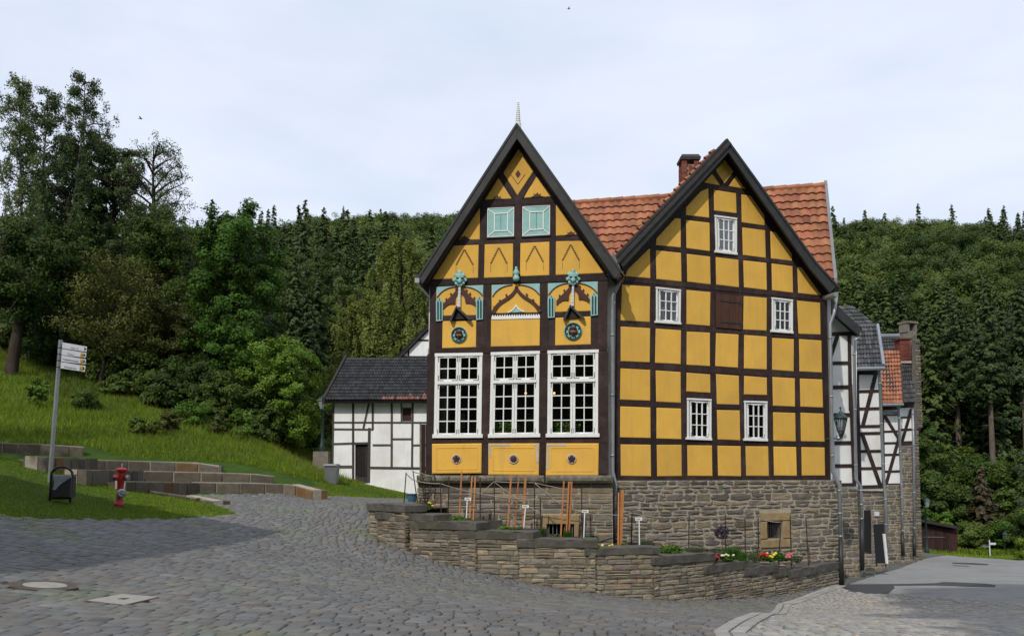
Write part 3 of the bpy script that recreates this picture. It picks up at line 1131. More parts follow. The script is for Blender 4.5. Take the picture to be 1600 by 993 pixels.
# ------------------------------------------------------------------ the two houses: facade planes
F1 = Facade(950, 745, 24.0, -5.0)
F2 = Facade(966, 745, 24.5, 22.0)
Z1 = zmap(640, 140, 993 / 340)
Z2 = zmap(660, 420, 5.0)
Z3 = zmap(660, 540, 1444 / 320)
Z4 = zmap(900, 200, 1490 / 420)
Z5 = zmap(940, 420, 1106 / 390)
rt = random.Random(11)

# ================================================================== house with the ornate gable
base1 = F1.w(-2.6, -1.9, -.3)
H1 = thing("timber_house", base1, "narrow half timbered house with the ornate carved gable, teal ornaments and three tall white windows", "house", "yellow half timbered houses")
WIN1 = [Z3((90, 60), (423, 55), (415, 640), (80, 642)), Z3((485, 52), (825, 42), (820, 636), (472, 640)), Z3((885, 40), (1240, 33), (1238, 635), (880, 637))]
SHUT = [Z1((355, 541), (477, 535), (476, 668), (354, 673)), Z1((515, 533), (641, 527), (640, 661), (514, 668))]
out1 = Z1((493, 235)) + Z1((905, 838)) + Z2((1446, 60), (1446, 640)) + Z3((1313, 640), (1313, 905), (34, 905)) + Z3((45, 88)) + Z2((62, 95)) + Z1((80, 872))
mb = MB()
slab_with_holes(mb, F1, out1, WIN1, 0.0, -.20)


def B1(z, a, b, w, o=.008, w2=None):
    pa, pb = z(a, b)
    t = rt.uniform(.75, 1.35)
    mb.fbar(F1, pa, pb, w, o + rt.uniform(-.002, .003), -.05, (t, t * rt.uniform(.94, 1.04), t), w2=w2)


# rafters, beams, posts
B1(Z1, (493, 240), (898, 848), 9, .012)
B1(Z1, (493, 240), (92, 872), 9, .012)
B1(Z1, (325, 520), (665, 502), 8.2, .010)
B1(Z1, (212, 699), (786, 677), 7.6, .010)
B1(Z1, (86, 881), (905, 855), 9.4, .016)
for x in (337, 495, 656):
    B1(Z1, (x, 518), (x, 690), 9.4)
for x, x2 in ((330, 327), (490, 487), (653, 652)):
    B1(Z1, (x, 690), (x2, 870), 8.4)
B1(Z1, (495, 505), (412, 390), 7, .013)
B1(Z1, (495, 505), (578, 386), 7, .013)
B1(Z2, (84, 120), (84, 660), 10, .006)
B1(Z2, (507, 120), (507, 640), 12.5, .006)
B1(Z2, (949, 110), (949, 625), 12, .006)
B1(Z2, (1408, 95), (1410, 610), 14.5, .006)
B1(Z2, (130, 400), (132, 612), 9.5, .007)
B1(Z2, (450, 395), (449, 615), 11, .007)
B1(Z2, (1010, 375), (1010, 600), 9.5, .007)
B1(Z2, (1344, 372), (1344, 600), 11, .007)
B1(Z2, (108, 386), (478, 374), 6.5, .010)
B1(Z2, (540, 352), (920, 344), 3.5, .010)
B1(Z2, (980, 357), (1372, 345), 6.5, .010)
B1(Z2, (60, 644), (1445, 612), 8.6, .013)
B1(Z3, (50, 662), (1312, 660), 9.8, .013)
B1(Z3, (55, 60), (45, 900), 9.5, .006, w2=9)
B1(Z3, (453, 60), (442, 900), 12, .006, w2=10.5)
B1(Z3, (852, 50), (848, 900), 11.5, .006, w2=10.5)
B1(Z3, (1276, 40), (1276, 900), 15.5, .006)
for _ in range(60):                                     # wooden pegs
    pass
mb.build("timber_frame", M['timber'], H1)

# plaster infill, slightly proud, with pillowed edges
mb = MB()


def P1(z, *pts, o=.016):
    mb.mark()
    mb.fpoly(F1, z(*pts), o - .006, -.06, rt.uniform(.90, 1.04), bevel=.018, lift=.006)


P1(Z1, (497, 270), (565, 372), (492, 482), (428, 380))
P1(Z1, (405, 402), (465, 497), (344, 502))
P1(Z1, (578, 393), (648, 487), (522, 493))
P1(Z1, (320, 540), (320, 683), (222, 686))
P1(Z1, (668, 520), (770, 661), (668, 666))
P1(Z1, (200, 712), (315, 708), (312, 858), (103, 865))
P1(Z1, (343, 706), (472, 702), (471, 854), (340, 858))
P1(Z1, (506, 700), (638, 694), (637, 846), (504, 851))
P1(Z1, (668, 692), (785, 690), (890, 836), (667, 845))
P1(Z2, (108, 140), (476, 125), (475, 360), (112, 366), o=.012)
P1(Z2, (541, 125), (918, 112), (917, 340), (541, 348), o=.012)
P1(Z2, (980, 112), (1371, 97), (1370, 325), (982, 338), o=.012)
P1(Z2, (158, 408), (420, 402), (418, 610), (155, 618))
P1(Z2, (537, 395), (918, 388), (915, 598), (535, 606))
P1(Z2, (1040, 382), (1315, 370), (1315, 588), (1037, 596))
mb.build_each("infill_panel", M['yellow'], H1)

# carved arches in the panels of the gable (dark stepped outlines)
mb = MB()
for (cx, top, bot, xl, xr) in ((250, 728, 838, 212, 290), (407, 720, 832, 370, 445), (571, 712, 824, 532, 610), (735, 706, 818, 697, 775)):
    mb.mark()
    for k in range(9):
        t = (k + .5) / 9
        for sx in (xl, xr):
            x, y = cx + (sx - cx) * t, top + (bot - 38 - top) * t
            mb.fpoly(F1, Z1((x - 4, y - 2.5), (x + 4, y - 2.5), (x + 4, y + 3), (x - 4, y + 3)), .024, .004)
    for sx in (xl, xr):
        mb.fpoly(F1, Z1((sx - .8, bot - 34), (sx + .8, bot - 34), (sx + .8, bot), (sx - .8, bot)), .019, .004)
mb.mark()
mb.fpoly(F1, Z1((495, 366), (507, 385), (494, 404), (482, 386)), .024, .0)
for a, b in (((462, 388), (494, 432)), ((494, 432), (528, 386))):
    pa, pb = Z1(a, b)
    mb.fbar(F1, pa, pb, .9, .021, 0)
for (x, y) in ((400, 492), (582, 480), (250, 675), (736, 655)):
    mb.mark()
    mb.fpoly(F1, Z1((x - 28, y + 10), (x - 13, y + 2), (x - 18, y - 6), (x - 6, y - 2), (x, y - 12), (x + 8, y - 2), (x + 18, y - 6), (x + 14, y + 2), (x + 28, y + 8)), .024, 0)
mb.build_each("carved_outline", M['brownpaint'], H1)

# shutters in the gable: teal boards with a white moulded frame
for q in SHUT:
    sh = MB()
    sh.fpoly(F1, q, .028, -.1, 1.0, bevel=.01, lift=.006)
    s_ = sh.build("shutter", M['teal'], H1)
    b = MB()
    inner = sub(q, .27, .2, .76, .8)
    for k in range(4):
        b.fbar(F1, inner[k], inner[(k + 1) % 4], 1.5, .052, .02)
        b.fbar(F1, inner[k], quad_at(q, *((.02, .03), (.98, .03), (.98, .97), (.02, .97))[k]), 1.3, .048, .02)
    e = sub(q, .01, .01, .99, .99)
    for k in range(4):
        b.fbar(F1, e[k], e[(k + 1) % 4], .9, .046, .02)
    b.build("moulding", M['wpaint'], s_)
    b = MB()
    g = sub(q, .50, .22, .515, .78)
    b.fpoly(F1, g, .037, .03)
    b.fpoly(F1, sub(q, -.03, 1.0, 1.03, 1.04), .05, -.02)
    b.build("board_joint", M['iron'], s_)

# ogee arches, spandrels, gothic lights, leaf finials, hoods
def arc_pts(x0, y0, x1, y1, x2, y2, n=8):
    return [((1 - t) ** 2 * x0 + 2 * t * (1 - t) * x1 + t * t * x2, (1 - t) ** 2 * y0 + 2 * t * (1 - t) * y1 + t * t * y2) for t in np.linspace(0, 1, n)]


mb = MB()
for (x0, x1, yt0, yt1, drop) in ((110, 475, 140, 126, 78), (543, 917, 126, 112, 85), (981, 1370, 112, 97, 88)):
    xm = (x0 + x1) / 2
    ym = (yt0 + yt1) / 2
    wd = (x1 - x0) * .43
    mb.mark()
    mb.fpoly(F1, Z2(*([(x0, yt0)] + [(x0 + wd, yt0 + (yt1 - yt0) * .43)] + arc_pts(x0 + wd, ym + 2, x0 + wd * .3, ym + 10, x0 + 3, yt0 + drop))), .026, .0, bevel=.004)
    mb.mark()
    mb.fpoly(F1, Z2(*([(x1, yt1)] + arc_pts(x1 - 3, yt1 + drop, x1 - wd * .3, ym + 8, x1 - wd, ym + 2) + [(x1 - wd, yt1 + (yt0 - yt1) * .43)])), .026, .0, bevel=.004)
mb.mark()
mb.fpoly(F1, Z2(*([(680, 340)] + arc_pts(690, 337, 720, 322, 730, 292, 5) + arc_pts(733, 292, 745, 322, 780, 333, 5) + [(788, 335)])), .034, 0)
mb.build_each("spandrel", M['teal'], H1)
mb = MB()
for (x0, x1, yt0, yt1, drop) in ((110, 475, 140, 126, 78), (543, 917, 126, 112, 85), (981, 1370, 112, 97, 88)):
    ym = (yt0 + yt1) / 2
    wd = (x1 - x0) * .43
    for pts in (arc_pts(x0 + wd, ym + 5, x0 + wd * .3, ym + 13, x0 + 5, yt0 + drop + 6), arc_pts(x1 - 5, yt1 + drop + 6, x1 - wd * .3, ym + 11, x1 - wd, ym + 5)):
        mb.mark()
        for a, b in zip(pts, pts[1:]):
            pa, pb = Z2(a, b)
            mb.fbar(F1, pa, pb, 1.5, .032, 0)
mb.build_each("arch_moulding", M['brownpaint'], H1)
mb = MB()
# side bays: trefoil brackets
for dx, dy in ((0, 0), (886, -28)):
    T = lambda *p: Z2(*[(a + dx, b + dy) for a, b in p])
    mb.mark()
    mb.fpoly(F1, T(*([(288, 138)] + [(276, 152), (245, 188), (212, 222), (180, 252), (160, 278), (162, 312)] + arc_pts(166, 312, 190, 278, 222, 272, 5) + [(254, 276), (258, 262)] + arc_pts(256, 240, 258, 205, 288, 190, 5))), .040, 0, bevel=.006)
    mb.fpoly(F1, T(*([(292, 138)] + arc_pts(294, 190, 330, 205, 334, 240, 5) + [(335, 262), (340, 270)] + arc_pts(360, 266, 400, 272, 418, 296, 5) + [(422, 262), (400, 236), (372, 208), (340, 172), (312, 146)])), .040, 0, bevel=.006)
    for (x, y) in ((262, 158), (222, 195), (186, 236), (345, 165), (372, 192), (405, 226)):
        mb.fpoly(F1, T((x - 5, y - 8), (x + 5, y - 8), (x + 7, y + 4), (x, y + 8), (x - 7, y + 4)), .048, 0)
# middle bay: ogee
mb.mark()
for sx in (1, -1):
    pts = arc_pts(735, 138, 728, 195, 640, 245, 8)[:-1] + arc_pts(640, 245, 575, 280, 552, 342, 7)
    if sx < 0:
        pts = [(1466 - x + 3, y - 5) for x, y in pts]
    for k, (a, b) in enumerate(zip(pts, pts[1:])):
        pa, pb = Z2(a, b)
        mb.fbar(F1, pa, pb, 4.6 + .12 * k, .042, 0)
    for (x, y) in ((655, 205), (604, 248), (560, 300)):
        if sx < 0:
            x, y = 1466 - x + 3, y - 5
        mb.fpoly(F1, Z2((x - 8, y - 9), (x + 6, y - 9), (x + 9, y + 6), (x - 4, y + 10)), .050, 0)
mb.build_each("carved_arch", M['brownpaint'], H1)

mb = MB()
for q in (((105, 252), (160, 248), (157, 403), (107, 408)), ((418, 242), (473, 238), (472, 392), (420, 397)), ((978, 228), (1033, 224), (1033, 378), (980, 382)), ((1313, 210), (1370, 206), (1370, 360), (1315, 366))):
    mb.mark()
    mx_ = (q[0][0] + q[1][0]) / 2
    w_ = q[1][0] - q[0][0]
    top = q[0][1]
    mb.fpoly(F1, Z2(q[3], (q[0][0], top), (mx_ - w_ * .25, top - 22), (mx_ - w_ * .1, top - 12), (mx_, top - 34), (mx_ + w_ * .1, top - 12), (mx_ + w_ * .25, top - 22), (q[1][0], top - 4), q[2]), .055, 0, bevel=.006)
g1 = mb.build_each("gothic_light", M['teal'], H1)
for gl_, q in zip(g1, (((105, 252), (160, 248), (157, 403), (107, 408)), ((418, 242), (473, 238), (472, 392), (420, 397)), ((978, 228), (1033, 224), (1033, 378), (980, 382)), ((1313, 210), (1370, 206), (1370, 360), (1315, 366)))):
    mb = MB()
    for u in (.3, .7):
        x = q[0][0] + (q[1][0] - q[0][0]) * u
        mb.fpoly(F1, Z2((x - 6, q[3][1] - 12), (x - 6, q[0][1] + 8), (x, q[0][1] - 4), (x + 6, q[0][1] + 8), (x + 6, q[3][1] - 12)), .064, .05)
    x = (q[0][0] + q[1][0]) / 2
    mb.fpoly(F1, Z2((x - 4, q[0][1] - 6), (x, q[0][1] - 24), (x + 4, q[0][1] - 6)), .064, .05)
    mb.build("recess", M['teal_dark'], gl_)

for (cx, cy) in ((291, 72), (1178, 64)):
    mb = MB()
    c = lambda x, y, r, o, sq=(1, .5, 1): mb.ball(F1.p(*Z2((cx + x, cy + y))[0], o), r / 5 * .0178, 10, 7, rt.uniform(.9, 1.1), 0, sq)
    c(0, -42, 20, .10, (.8, .5, 1.3))
    c(0, -14, 30, .09)
    for sx in (-1, 1):
        c(sx * 28, -24, 17, .09)
        c(sx * 42, 14, 16, .09)
        c(sx * 22, 6, 20, .12)
        c(sx * 24, 40, 17, .10)
        c(sx * 10, 48, 14, .11)
    c(0, 20, 22, .15)
    c(0, 52, 16, .09)
    fo = mb.build("leaf_finial", M['teal'], H1, smooth=True)
    mb = MB()
    for sx in (-1, 1):
        mb.mark()
        mb.ball(F1.p(*Z2((cx + sx * 20, cy + 26))[0], .185), .022, 8, 6)
        mb.mark()
        pa, pb = Z2((cx + sx * 8, cy - 2), (cx + sx * 30, cy - 8))
        mb.fbar(F1, pa, pb, 1.0, .20, .1)
    mb.build_each("dark_hollow", M['teal_dark'], fo)
    mb = MB()
    n = 15
    for k in range(n):
        y0_, y1_ = cy + 60 + k * 11.2, cy + 60 + (k + .82) * 11.2
        x_ = cx + (-8 * k / n)
        w_ = 8 + 5 * k / n
        mb.fpoly(F1, Z2((x_ - w_, y0_), (x_ + w_, y0_), (x_ + w_ + .3, y1_), (x_ - w_ - .3, y1_)), .085, 0, bevel=.012, lift=.012)
    mb.fpoly(F1, Z2((cx - 7, cy + 60), (cx + 7, cy + 60), (cx + 5, cy + 228), (cx - 19, cy + 228)), .06, 0)
    mb.build("twisted_column", M['wpaint'], H1)
    ap = Z2((cx - 22, cy + 220))[0]
    l_, r_ = Z2((cx - 80, cy + 325))[0], Z2((cx + 88, cy + 316))[0]
    mb = MB()
    A = F1.p(*ap, .06)
    Lp, Rp = F1.p(*l_, .20), F1.p(*r_, .20)
    A0, L0, R0_ = F1.p(*ap, .0), F1.p(*l_, .0), F1.p(*r_, .0)
    A2 = A + F1.n * .12
    dn = Vector((0, 0, -.045))
    mb.prism([A2, Lp, L0, A0], [A2 + dn * 1.6, Lp + dn + F1.u * .05, L0 + dn + F1.u * .05, A0 + dn * 1.6])
    mb.prism([A2, A0, R0_, Rp], [A2 + dn * 1.6, A0 + dn * 1.6, R0_ + dn - F1.u * .05, Rp + dn - F1.u * .05])
    hd_ = mb.build("slate_hood", M['barge'], H1)
    mb = MB()
    mb.fpoly(F1, [(ap[0], ap[1] + 2.5), (l_[0] + 2.5, l_[1] - .3), (r_[0] - 2.5, r_[1] - .3)], .07, .0)  # dark triangle filling the wall beneath the hood
    mb.build("hood_infill", M['timber_black'], hd_)
# drop finial between the middle panels
mb = MB()
b0 = F1.p(*Z2((733, 98))[0], .10)
mb.lathe([(.02, 0), (.085, .03), (.10, .09), (.075, .15), (.05, .17), (.09, .21), (.095, .27), (.05, .33), (.035, .35), (.05, .37), (.02, .43)], b0, n=14)
mb.build("turned_drop", M['teal'], H1, smooth=True)
# white serrated strip and little gable in the middle bay
mb = MB()
n = 20
x0, x1 = 540, 918
top = lambda x: 370 - 9 * (x - x0) / (x1 - x0)
pts = []
for k in range(n):
    xa = x0 + (x1 - x0) * k / n
    xb = x0 + (x1 - x0) * (k + .5) / n
    pts += [(xa, top(xa) + 4), (xb, top(xb) - 13)]
pts.append((x1, top(x1) + 4))
low = [(x1, top(x1) + 24), (x0, top(x0) + 24)]
for k in range(n):
    a, b, c_ = pts[2 * k], pts[2 * k + 1], pts[2 * k + 2]
    mb.fpoly(F1, Z2(a, b, c_), .030, 0)
mb.fpoly(F1, Z2(pts[0], pts[-1], *low), .034, 0, bevel=.004)
for pts in (arc_pts(668, 338, 718, 325, 730, 280, 6), arc_pts(732, 280, 745, 322, 796, 333, 6)):
    for a, b in zip(pts, pts[1:]):
        pa, pb = Z2(a, b)
        mb.fbar(F1, pa, pb, 1.7, .05, 0)
mb.build("serrated_trim", M['wpaint'], H1)

# medallions with a small carved head
for (cx, cy, r, lab) in ((287, 516, 62, 1), (1177, 488, 68, 2)):
    q = F1.p(*Z2((cx, cy))[0], .0)
    s_ = r / 5 * .0178
    mb = MB()
    mb.lathe([(s_ * 1.08, 0), (s_ * 1.08, .035), (s_, .06), (s_ * .86, .05), (s_ * .84, .03), (.001, .03)], q, F1.n, 28)
    me_ = mb.build("medallion", M['teal'], H1, smooth=False)
    mb = MB()
    k = s_ * .93
    for i in range(28):
        a0, a1 = 2 * math.pi * i / 28, 2 * math.pi * (i + 1) / 28
        f = lambda a, rr_, o: q + F1.u * (rr_ * math.cos(a)) + Vector((0, 0, rr_ * math.sin(a))) + F1.n * o
        mb.prism([f(a0, k * 1.06, .068), f(a1, k * 1.06, .068), f(a1, k * .9, .068), f(a0, k * .9, .068)], [f(a0, k * 1.06, .04), f(a1, k * 1.06, .04), f(a1, k * .9, .04), f(a0, k * .9, .04)])
    for i in range(8):
        a = 2 * math.pi * (i + .5) / 8
        p_ = q + F1.u * (s_ * .72 * math.cos(a)) + Vector((0, 0, s_ * .72 * math.sin(a))) + F1.n * .035
        mb.ball(p_, s_ * .1, 8, 6)
    mb.build("dark_ring", M['teal_dark'], me_)
    mb = MB()
    h = q + F1.n * .06
    up_ = Vector((0, 0, 1))
    mb.ball(h + up_ * s_ * .05, s_ * .42, 14, 10, 1, 0, (.82, .55, 1.05))
    mb.ball(h + up_ * s_ * -.06 + F1.n * s_ * .26, s_ * .09, 8, 6, 1, 0, (.8, 1.1, 1.5))         # nose
    for sx in (-1, 1):
        mb.ball(h + F1.u * (sx * s_ * .19) + up_ * (-s_ * .12) + F1.n * s_ * .15, s_ * .12, 8, 6)
    fc = mb.build("carved_head", M['skin'], me_, smooth=True)
    mb = MB()
    mb.ball(h + up_ * s_ * .30 + F1.n * .006, s_ * .44, 14, 9, 1, 0, (1.0, .7, .62))
    mb.ball(h - up_ * s_ * .34 + F1.n * .004, s_ * .27, 12, 8, 1, 0, (1.0, .7, .8))
    for sx in (-1, 1):
        mb.ball(h + F1.u * (sx * s_ * .40) - up_ * s_ * .05, s_ * .17, 10, 7, 1, 0, (.8, .7, 2.0))
        mb.ball(h + F1.u * (sx * s_ * .15) + up_ * (s_ * .05) + F1.n * s_ * .21, s_ * .05, 8, 5)
        mb.ball(h + F1.u * (sx * s_ * .1) - up_ * (s_ * .24) + F1.n * s_ * .22, s_ * .08, 8, 5, 1, 0, (1.4, .6, .5))
    mb.build("hair", M['brownpaint'], fc, smooth=True)

# yellow sill panels with rosettes
ROS = [((68, 690), (418, 686), (415, 897), (68, 900), 240, 797, 5), ((465, 687), (825, 686), (820, 912), (465, 908), 643, 797, 0), ((875, 686), (1243, 686), (1240, 914), (870, 914), 1053, 797, 5)]
for (a, b, c_, d, rx, ry, st) in ROS:
    mb = MB()
    q = Z3(a, b, c_, d)
    mb.fpoly(F1, q, .05, -.06, 1.0, bevel=.03, lift=.014)
    # sunk field: raised border bars
    i = sub(q, .09, .14, .91, .86)
    for k in range(4):
        mb.fbar(F1, i[k], i[(k + 1) % 4], 1.2, .074, .05)
    pn = mb.build("sill_panel", M['yellow'], H1)
    mb = MB()
    ctr = F1.p(*Z3((rx, ry))[0], .064)
    mb.lathe([(.135, 0), (.135, .02), (.115, .035), (.10, .02), (.001, .02)], ctr, F1.n, 24)
    rs = mb.build("rosette", M['cream'], pn)
    mb = MB()
    if st:
        for k in range(5):
            an = math.pi / 2 + 2 * math.pi * k / 5
            mb.ball(ctr + F1.u * .058 * math.cos(an) + Vector((0, 0, .058 * math.sin(an))) + F1.n * .03, .046, 9, 6, 1, 0, (1, .6, 1))
        mb.ball(ctr + F1.n * .045, .03, 8, 6)
    else:
        mb.lathe([(.092, 0), (.092, .03), (.06, .05), (.001, .055)], ctr, F1.n, 20)
    mb.build("petals", M['brownpaint'], rs)
    # bare plaster where the paint has come off
    if rx > 500:
        mb = MB()
        big = rx < 800
        mb.fpoly(F1, sub(q, .01, .02, .42 if big else .38, .085) if True else q, .071, .04)
        mb.fpoly(F1, sub(q, .012, .085, .055, .45 if big else .8), .0712, .04)
        if big:
            mb.mark()
            mb.fpoly(F1, sub(q, .9, .02, .988, .085), .0711, .04)
            mb.fpoly(F1, sub(q, .94, .085, .988, .6), .0712, .04)
        mb.build_each("bare_plaster", M['cream'], pn)

for q in WIN1:
    tr = .345
    fu = .055
    window(F1, q, H1, [(fu, .02, .497, tr - .015, 2, 2), (.503, .02, 1 - fu, tr - .015, 2, 2), (fu, tr + .005, .497, .982, 2, 4), (.503, tr + .005, 1 - fu, .982, 2, 4)], 4.2)

# the room behind the windows: dark lining, sill plants, a curtain, two bulbs
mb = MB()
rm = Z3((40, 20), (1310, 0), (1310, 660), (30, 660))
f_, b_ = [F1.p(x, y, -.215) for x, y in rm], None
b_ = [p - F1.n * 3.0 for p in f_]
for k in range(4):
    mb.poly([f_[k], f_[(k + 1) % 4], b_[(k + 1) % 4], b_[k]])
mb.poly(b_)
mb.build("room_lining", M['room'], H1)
mb = MB()
for (xa, xb, ya, yb) in ((118, 165, 300, 610), (262, 300, 480, 600), (130, 175, 90, 240)):
    mb.mark()
    for k in range(5):
        x = xa + (xb - xa) * k / 5
        mb.fpoly(F1, Z3((x, ya), (x + (xb - xa) / 5 * .92, ya), (x + (xb - xa) / 5 * .92, yb), (x, yb)), -.33 - .02 * (k % 2), -.36)
mb.build_each("curtain", M['curtain'], H1)
mb = MB()
for (x, y) in ((728, 333), (929, 333)):
    mb.mark()
    mb.ball(F1.p(*Z3((x, y))[0], -.7), .034, 10, 8)
mb.build_each("light_bulb", M['bulb'], H1)


def leaf_quads(P, Nn, size, rg, tone, asp=.6):
    """diamond leaves at points P facing Nn -> verts, quads, tone colours"""
    n = len(P)
    t = rg.normal(size=(n, 3))
    t -= (t * Nn).sum(1, keepdims=True) * Nn
    t /= np.linalg.norm(t, axis=1, keepdims=True) + 1e-9
    b = np.cross(Nn, t)
    s = (size * rg.uniform(.65, 1.35, n))[:, None]
    v = np.stack([P - t * s, P + b * s * asp, P + t * s, P - b * s * asp], 1).reshape(-1, 3)
    q = np.arange(n * 4).reshape(n, 4)
    return v, q, np.repeat(tone[:, None], 3, 1)


rg_ = np.random.default_rng(21)
PP = []
for (xa, xb, ya, yb, n) in ((265, 300, 560, 605, 60), (330, 390, 540, 605, 120), (505, 632, 540, 606, 330), (670, 725, 545, 606, 150), (745, 800, 480, 600, 160), (915, 1045, 540, 606, 300), (1085, 1110, 550, 605, 40)):
    for _ in range(n):
        x, y = rg_.uniform(xa, xb), yb - (yb - ya) * rg_.random() ** 1.5
        PP.append(F1.p(*Z3((x, y))[0], -.24 - rg_.random() * .15))
PP = np.array(PP)
NN = rg_.normal(size=PP.shape) + np.array([0, -1.0, .6])
NN /= np.linalg.norm(NN, axis=1, keepdims=True)
v, q, t = leaf_quads(PP, NN, .042, rg_, rg_.uniform(.2, 1, len(PP)))
np_mesh("sill_plants", v, q, M['leaf_bright'], col=t, parent=H1, origin=H1.location)

# bargeboards and roof
OV = .42
apx, inn = Z1((489, 150))[0], Z1((490, 224))[0]
eL, eR = Z1((33, 858))[0], Z1((969, 828))[0]
mb = MB()
iL, iR = Z1((60, 884))[0], Z1((936, 862))[0]
mb.mark()
mb.fpoly(F1, [apx, eL, iL, inn], OV, OV - .07, bevel=.008, lift=.004)
mb.fbar(F1, (apx[0], apx[1] + 2.0), (eL[0], eL[1] + 2.0), 3.2, OV + .03, OV - .05)
mb.mark()
mb.fpoly(F1, [apx, inn, iR, eR], OV, OV - .07, bevel=.008, lift=.004)
mb.fbar(F1, (apx[0], apx[1] + 2.0), (eR[0], eR[1] + 2.0), 3.2, OV + .03, OV - .05)
mb.build_each("bargeboard", M['barge'], H1)
DEP1 = 8.2
A1, E1L, E1R = F1.p(*apx, OV), F1.p(*eL, OV), F1.p(*eR, OV)
bk = lambda p, d: p - F1.n * d
dz = Vector((0, 0, -.13))
tile_roof(A1 + dz, bk(A1, DEP1 + OV) + dz, bk(E1L, DEP1 + OV) + dz, E1L + dz, 16, 26, M['tile'], H1, seed=5)
tile_roof(A1 + dz, bk(A1, DEP1 + OV) + dz, bk(E1R, DEP1 + OV) + dz, E1R + dz, 16, 26, M['tile'], H1, seed=6)
ridge_tiles(bk(A1, .35) + Vector((0, 0, -.16)), bk(A1, DEP1 + OV) + Vector((0, 0, -.16)), M['tile'], H1)
# soffit under the overhang
mb = MB()
s1_, s2_ = F1.p(*inn, OV - .08), F1.p(*Z1((90, 872))[0], OV - .08)
for (a, b) in ((inn, Z1((70, 884))[0]), (inn, Z1((925, 858))[0])):
    mb.mark()
    p0, p1 = F1.p(*a, OV - .075), F1.p(*b, OV - .075)
    mb.prism([p0, p1, bk(p1, OV), bk(p0, OV)], [p + Vector((0, 0, .06)) for p in (p0, p1, bk(p1, OV), bk(p0, OV))])
mb.build_each("soffit", M['timber_black'], H1)
# white twisted finial on the ridge
mb = MB()
fb, ft = F1.p(809.5, 193, OV - .25), F1.p(810, 159, OV - .25)
n = 11
prof = []
hh = ft.z - fb.z
for k in range(n):
    r_ = .075 * (1 - .62 * k / n)
    prof += [(r_ * .7, hh * k / n), (r_, hh * (k + .3) / n), (r_, hh * (k + .6) / n), (r_ * .7, hh * (k + .95) / n)]
prof += [(.02, hh), (.005, hh * 1.05)]
mb.lathe([(.09, -.25), (.09, 0)] + prof, fb, n=12)
mb.build("ridge_finial", M['wpaint'], H1)
# body of the house behind the facade
mb = MB()
zt_ = F1.p(*Z1((85, 880))[0], 0).z
wl, wr = F1.p(*Z3((40, 640))[0], -.2), F1.p(*Z3((1313, 640))[0], -.2)
zb_ = base1.z
for p in (wl, wr):
    pf = Vector((p.x, p.y, 0))
    pbk = pf - F1.n * DEP1
    t_ = F1.u * (.15 if p is wl else -.15)
    mb.prism([Vector((q.x, q.y, zt_)) for q in (pf, pbk, pbk + t_, pf + t_)], [Vector((q.x, q.y, zb_)) for q in (pf, pbk, pbk + t_, pf + t_)])
pf, pq = wl - F1.n * DEP1, wr - F1.n * DEP1
mb.prism([Vector((q.x, q.y, zt_)) for q in (pf, pq, pq + F1.n * .15, pf + F1.n * .15)], [Vector((q.x, q.y, zb_)) for q in (pf, pq, pq + F1.n * .15, pf + F1.n * .15)])
ap_ = bk(F1.p(*inn, 0), DEP1)
g_ = [Vector((pf.x, pf.y, zt_)), Vector((pq.x, pq.y, zt_)), ap_]
mb.prism(g_, [p + F1.n * .15 for p in g_])
mb.build("side_walls", M['white'], H1)
# rubble plinth with a heavy stone sill
zs1 = F1.p(800, 754, .12).z
zsT = F1.p(800, 742, .12).z
uL, uR = F1.uv(F1.p(653, 760, .1))[0], F1.uv(F1.p(957, 760, .1))[0]
mb = MB()
m1 = lambda s, z, o: F1.w(s, z, .10 + o)
ho = [(F1.uv(F1.p(855, 800))[0], F1.uv(F1.p(897, 800))[0], F1.p(870, 852, .1).z, F1.p(870, 817, .1).z),
      (F1.uv(F1.p(846, 800))[0], F1.uv(F1.p(906, 800))[0], F1.p(870, 818, .1).z, F1.p(870, 803, .1).z)]
stone_face(mb, m1, uL, uR, zb_, zs1, 31, holes=ho, tones=TONES, course=(.11, .2), length=(.3, .75), gap=.011)
pl = mb.build("stone_plinth", M['stone'], H1)
mb = MB()
hx0, hx1, hz0, hz1 = ho[0]
for (s0, s1, z0, z1) in ((uL, hx0, zb_, zs1), (hx1, uR, zb_, zs1), (hx0, hx1, hz1, zs1), (hx0, hx1, zb_, hz0)):
    mb.prism([F1.w(s0, z0, .10), F1.w(s1, z0, .10), F1.w(s1, z1, .10), F1.w(s0, z1, .10)], [F1.w(s0, z0, -.4), F1.w(s1, z0, -.4), F1.w(s1, z1, -.4), F1.w(s0, z1, -.4)])
# left flank of the plinth
a_, b2 = F1.w(uL, zb_, .10), F1.w(uL, zs1, .10)
mb.build("mortar_bed", M['mortar'], pl)
mb = MB()
mL = lambda s, z, o: Vector((*(F1.w(uL, 0, .10) - F1.n * s - F1.u * o)[:2], z))
stone_face(mb, mL, 0, 6, zb_, zs1, 33, tones=TONES, length=(.3, .7))
mb.build("flank_stones", M['stone'], pl)
mb = MB()
s_ = uL - .02
k = 0
for ln in (1.55, 2.05, 2.0):
    e = min(s_ + ln, uR + .03)
    fr_ = [F1.w(s_ + .015, zs1, .26), F1.w(e - .015, zs1, .26), F1.w(e - .015, zsT, .26), F1.w(s_ + .015, zsT, .26)]
    mb.prism(fr_, [p - F1.n * .45 for p in fr_], rt.uniform(.9, 1.1), 0, bevel=.07, lift=F1.n * .05)
    s_ = e
M['sillstone'] = mat("lichened_sandstone", (0.115, 0.10, 0.072), (0.20, 0.195, 0.155), 6, 0.95, 0.1, bump=.9, bscale=14, col3=(.06, .052, .042), s3=2.5)
mb.build("sill_stones", M['sillstone'], pl)
mb = MB()
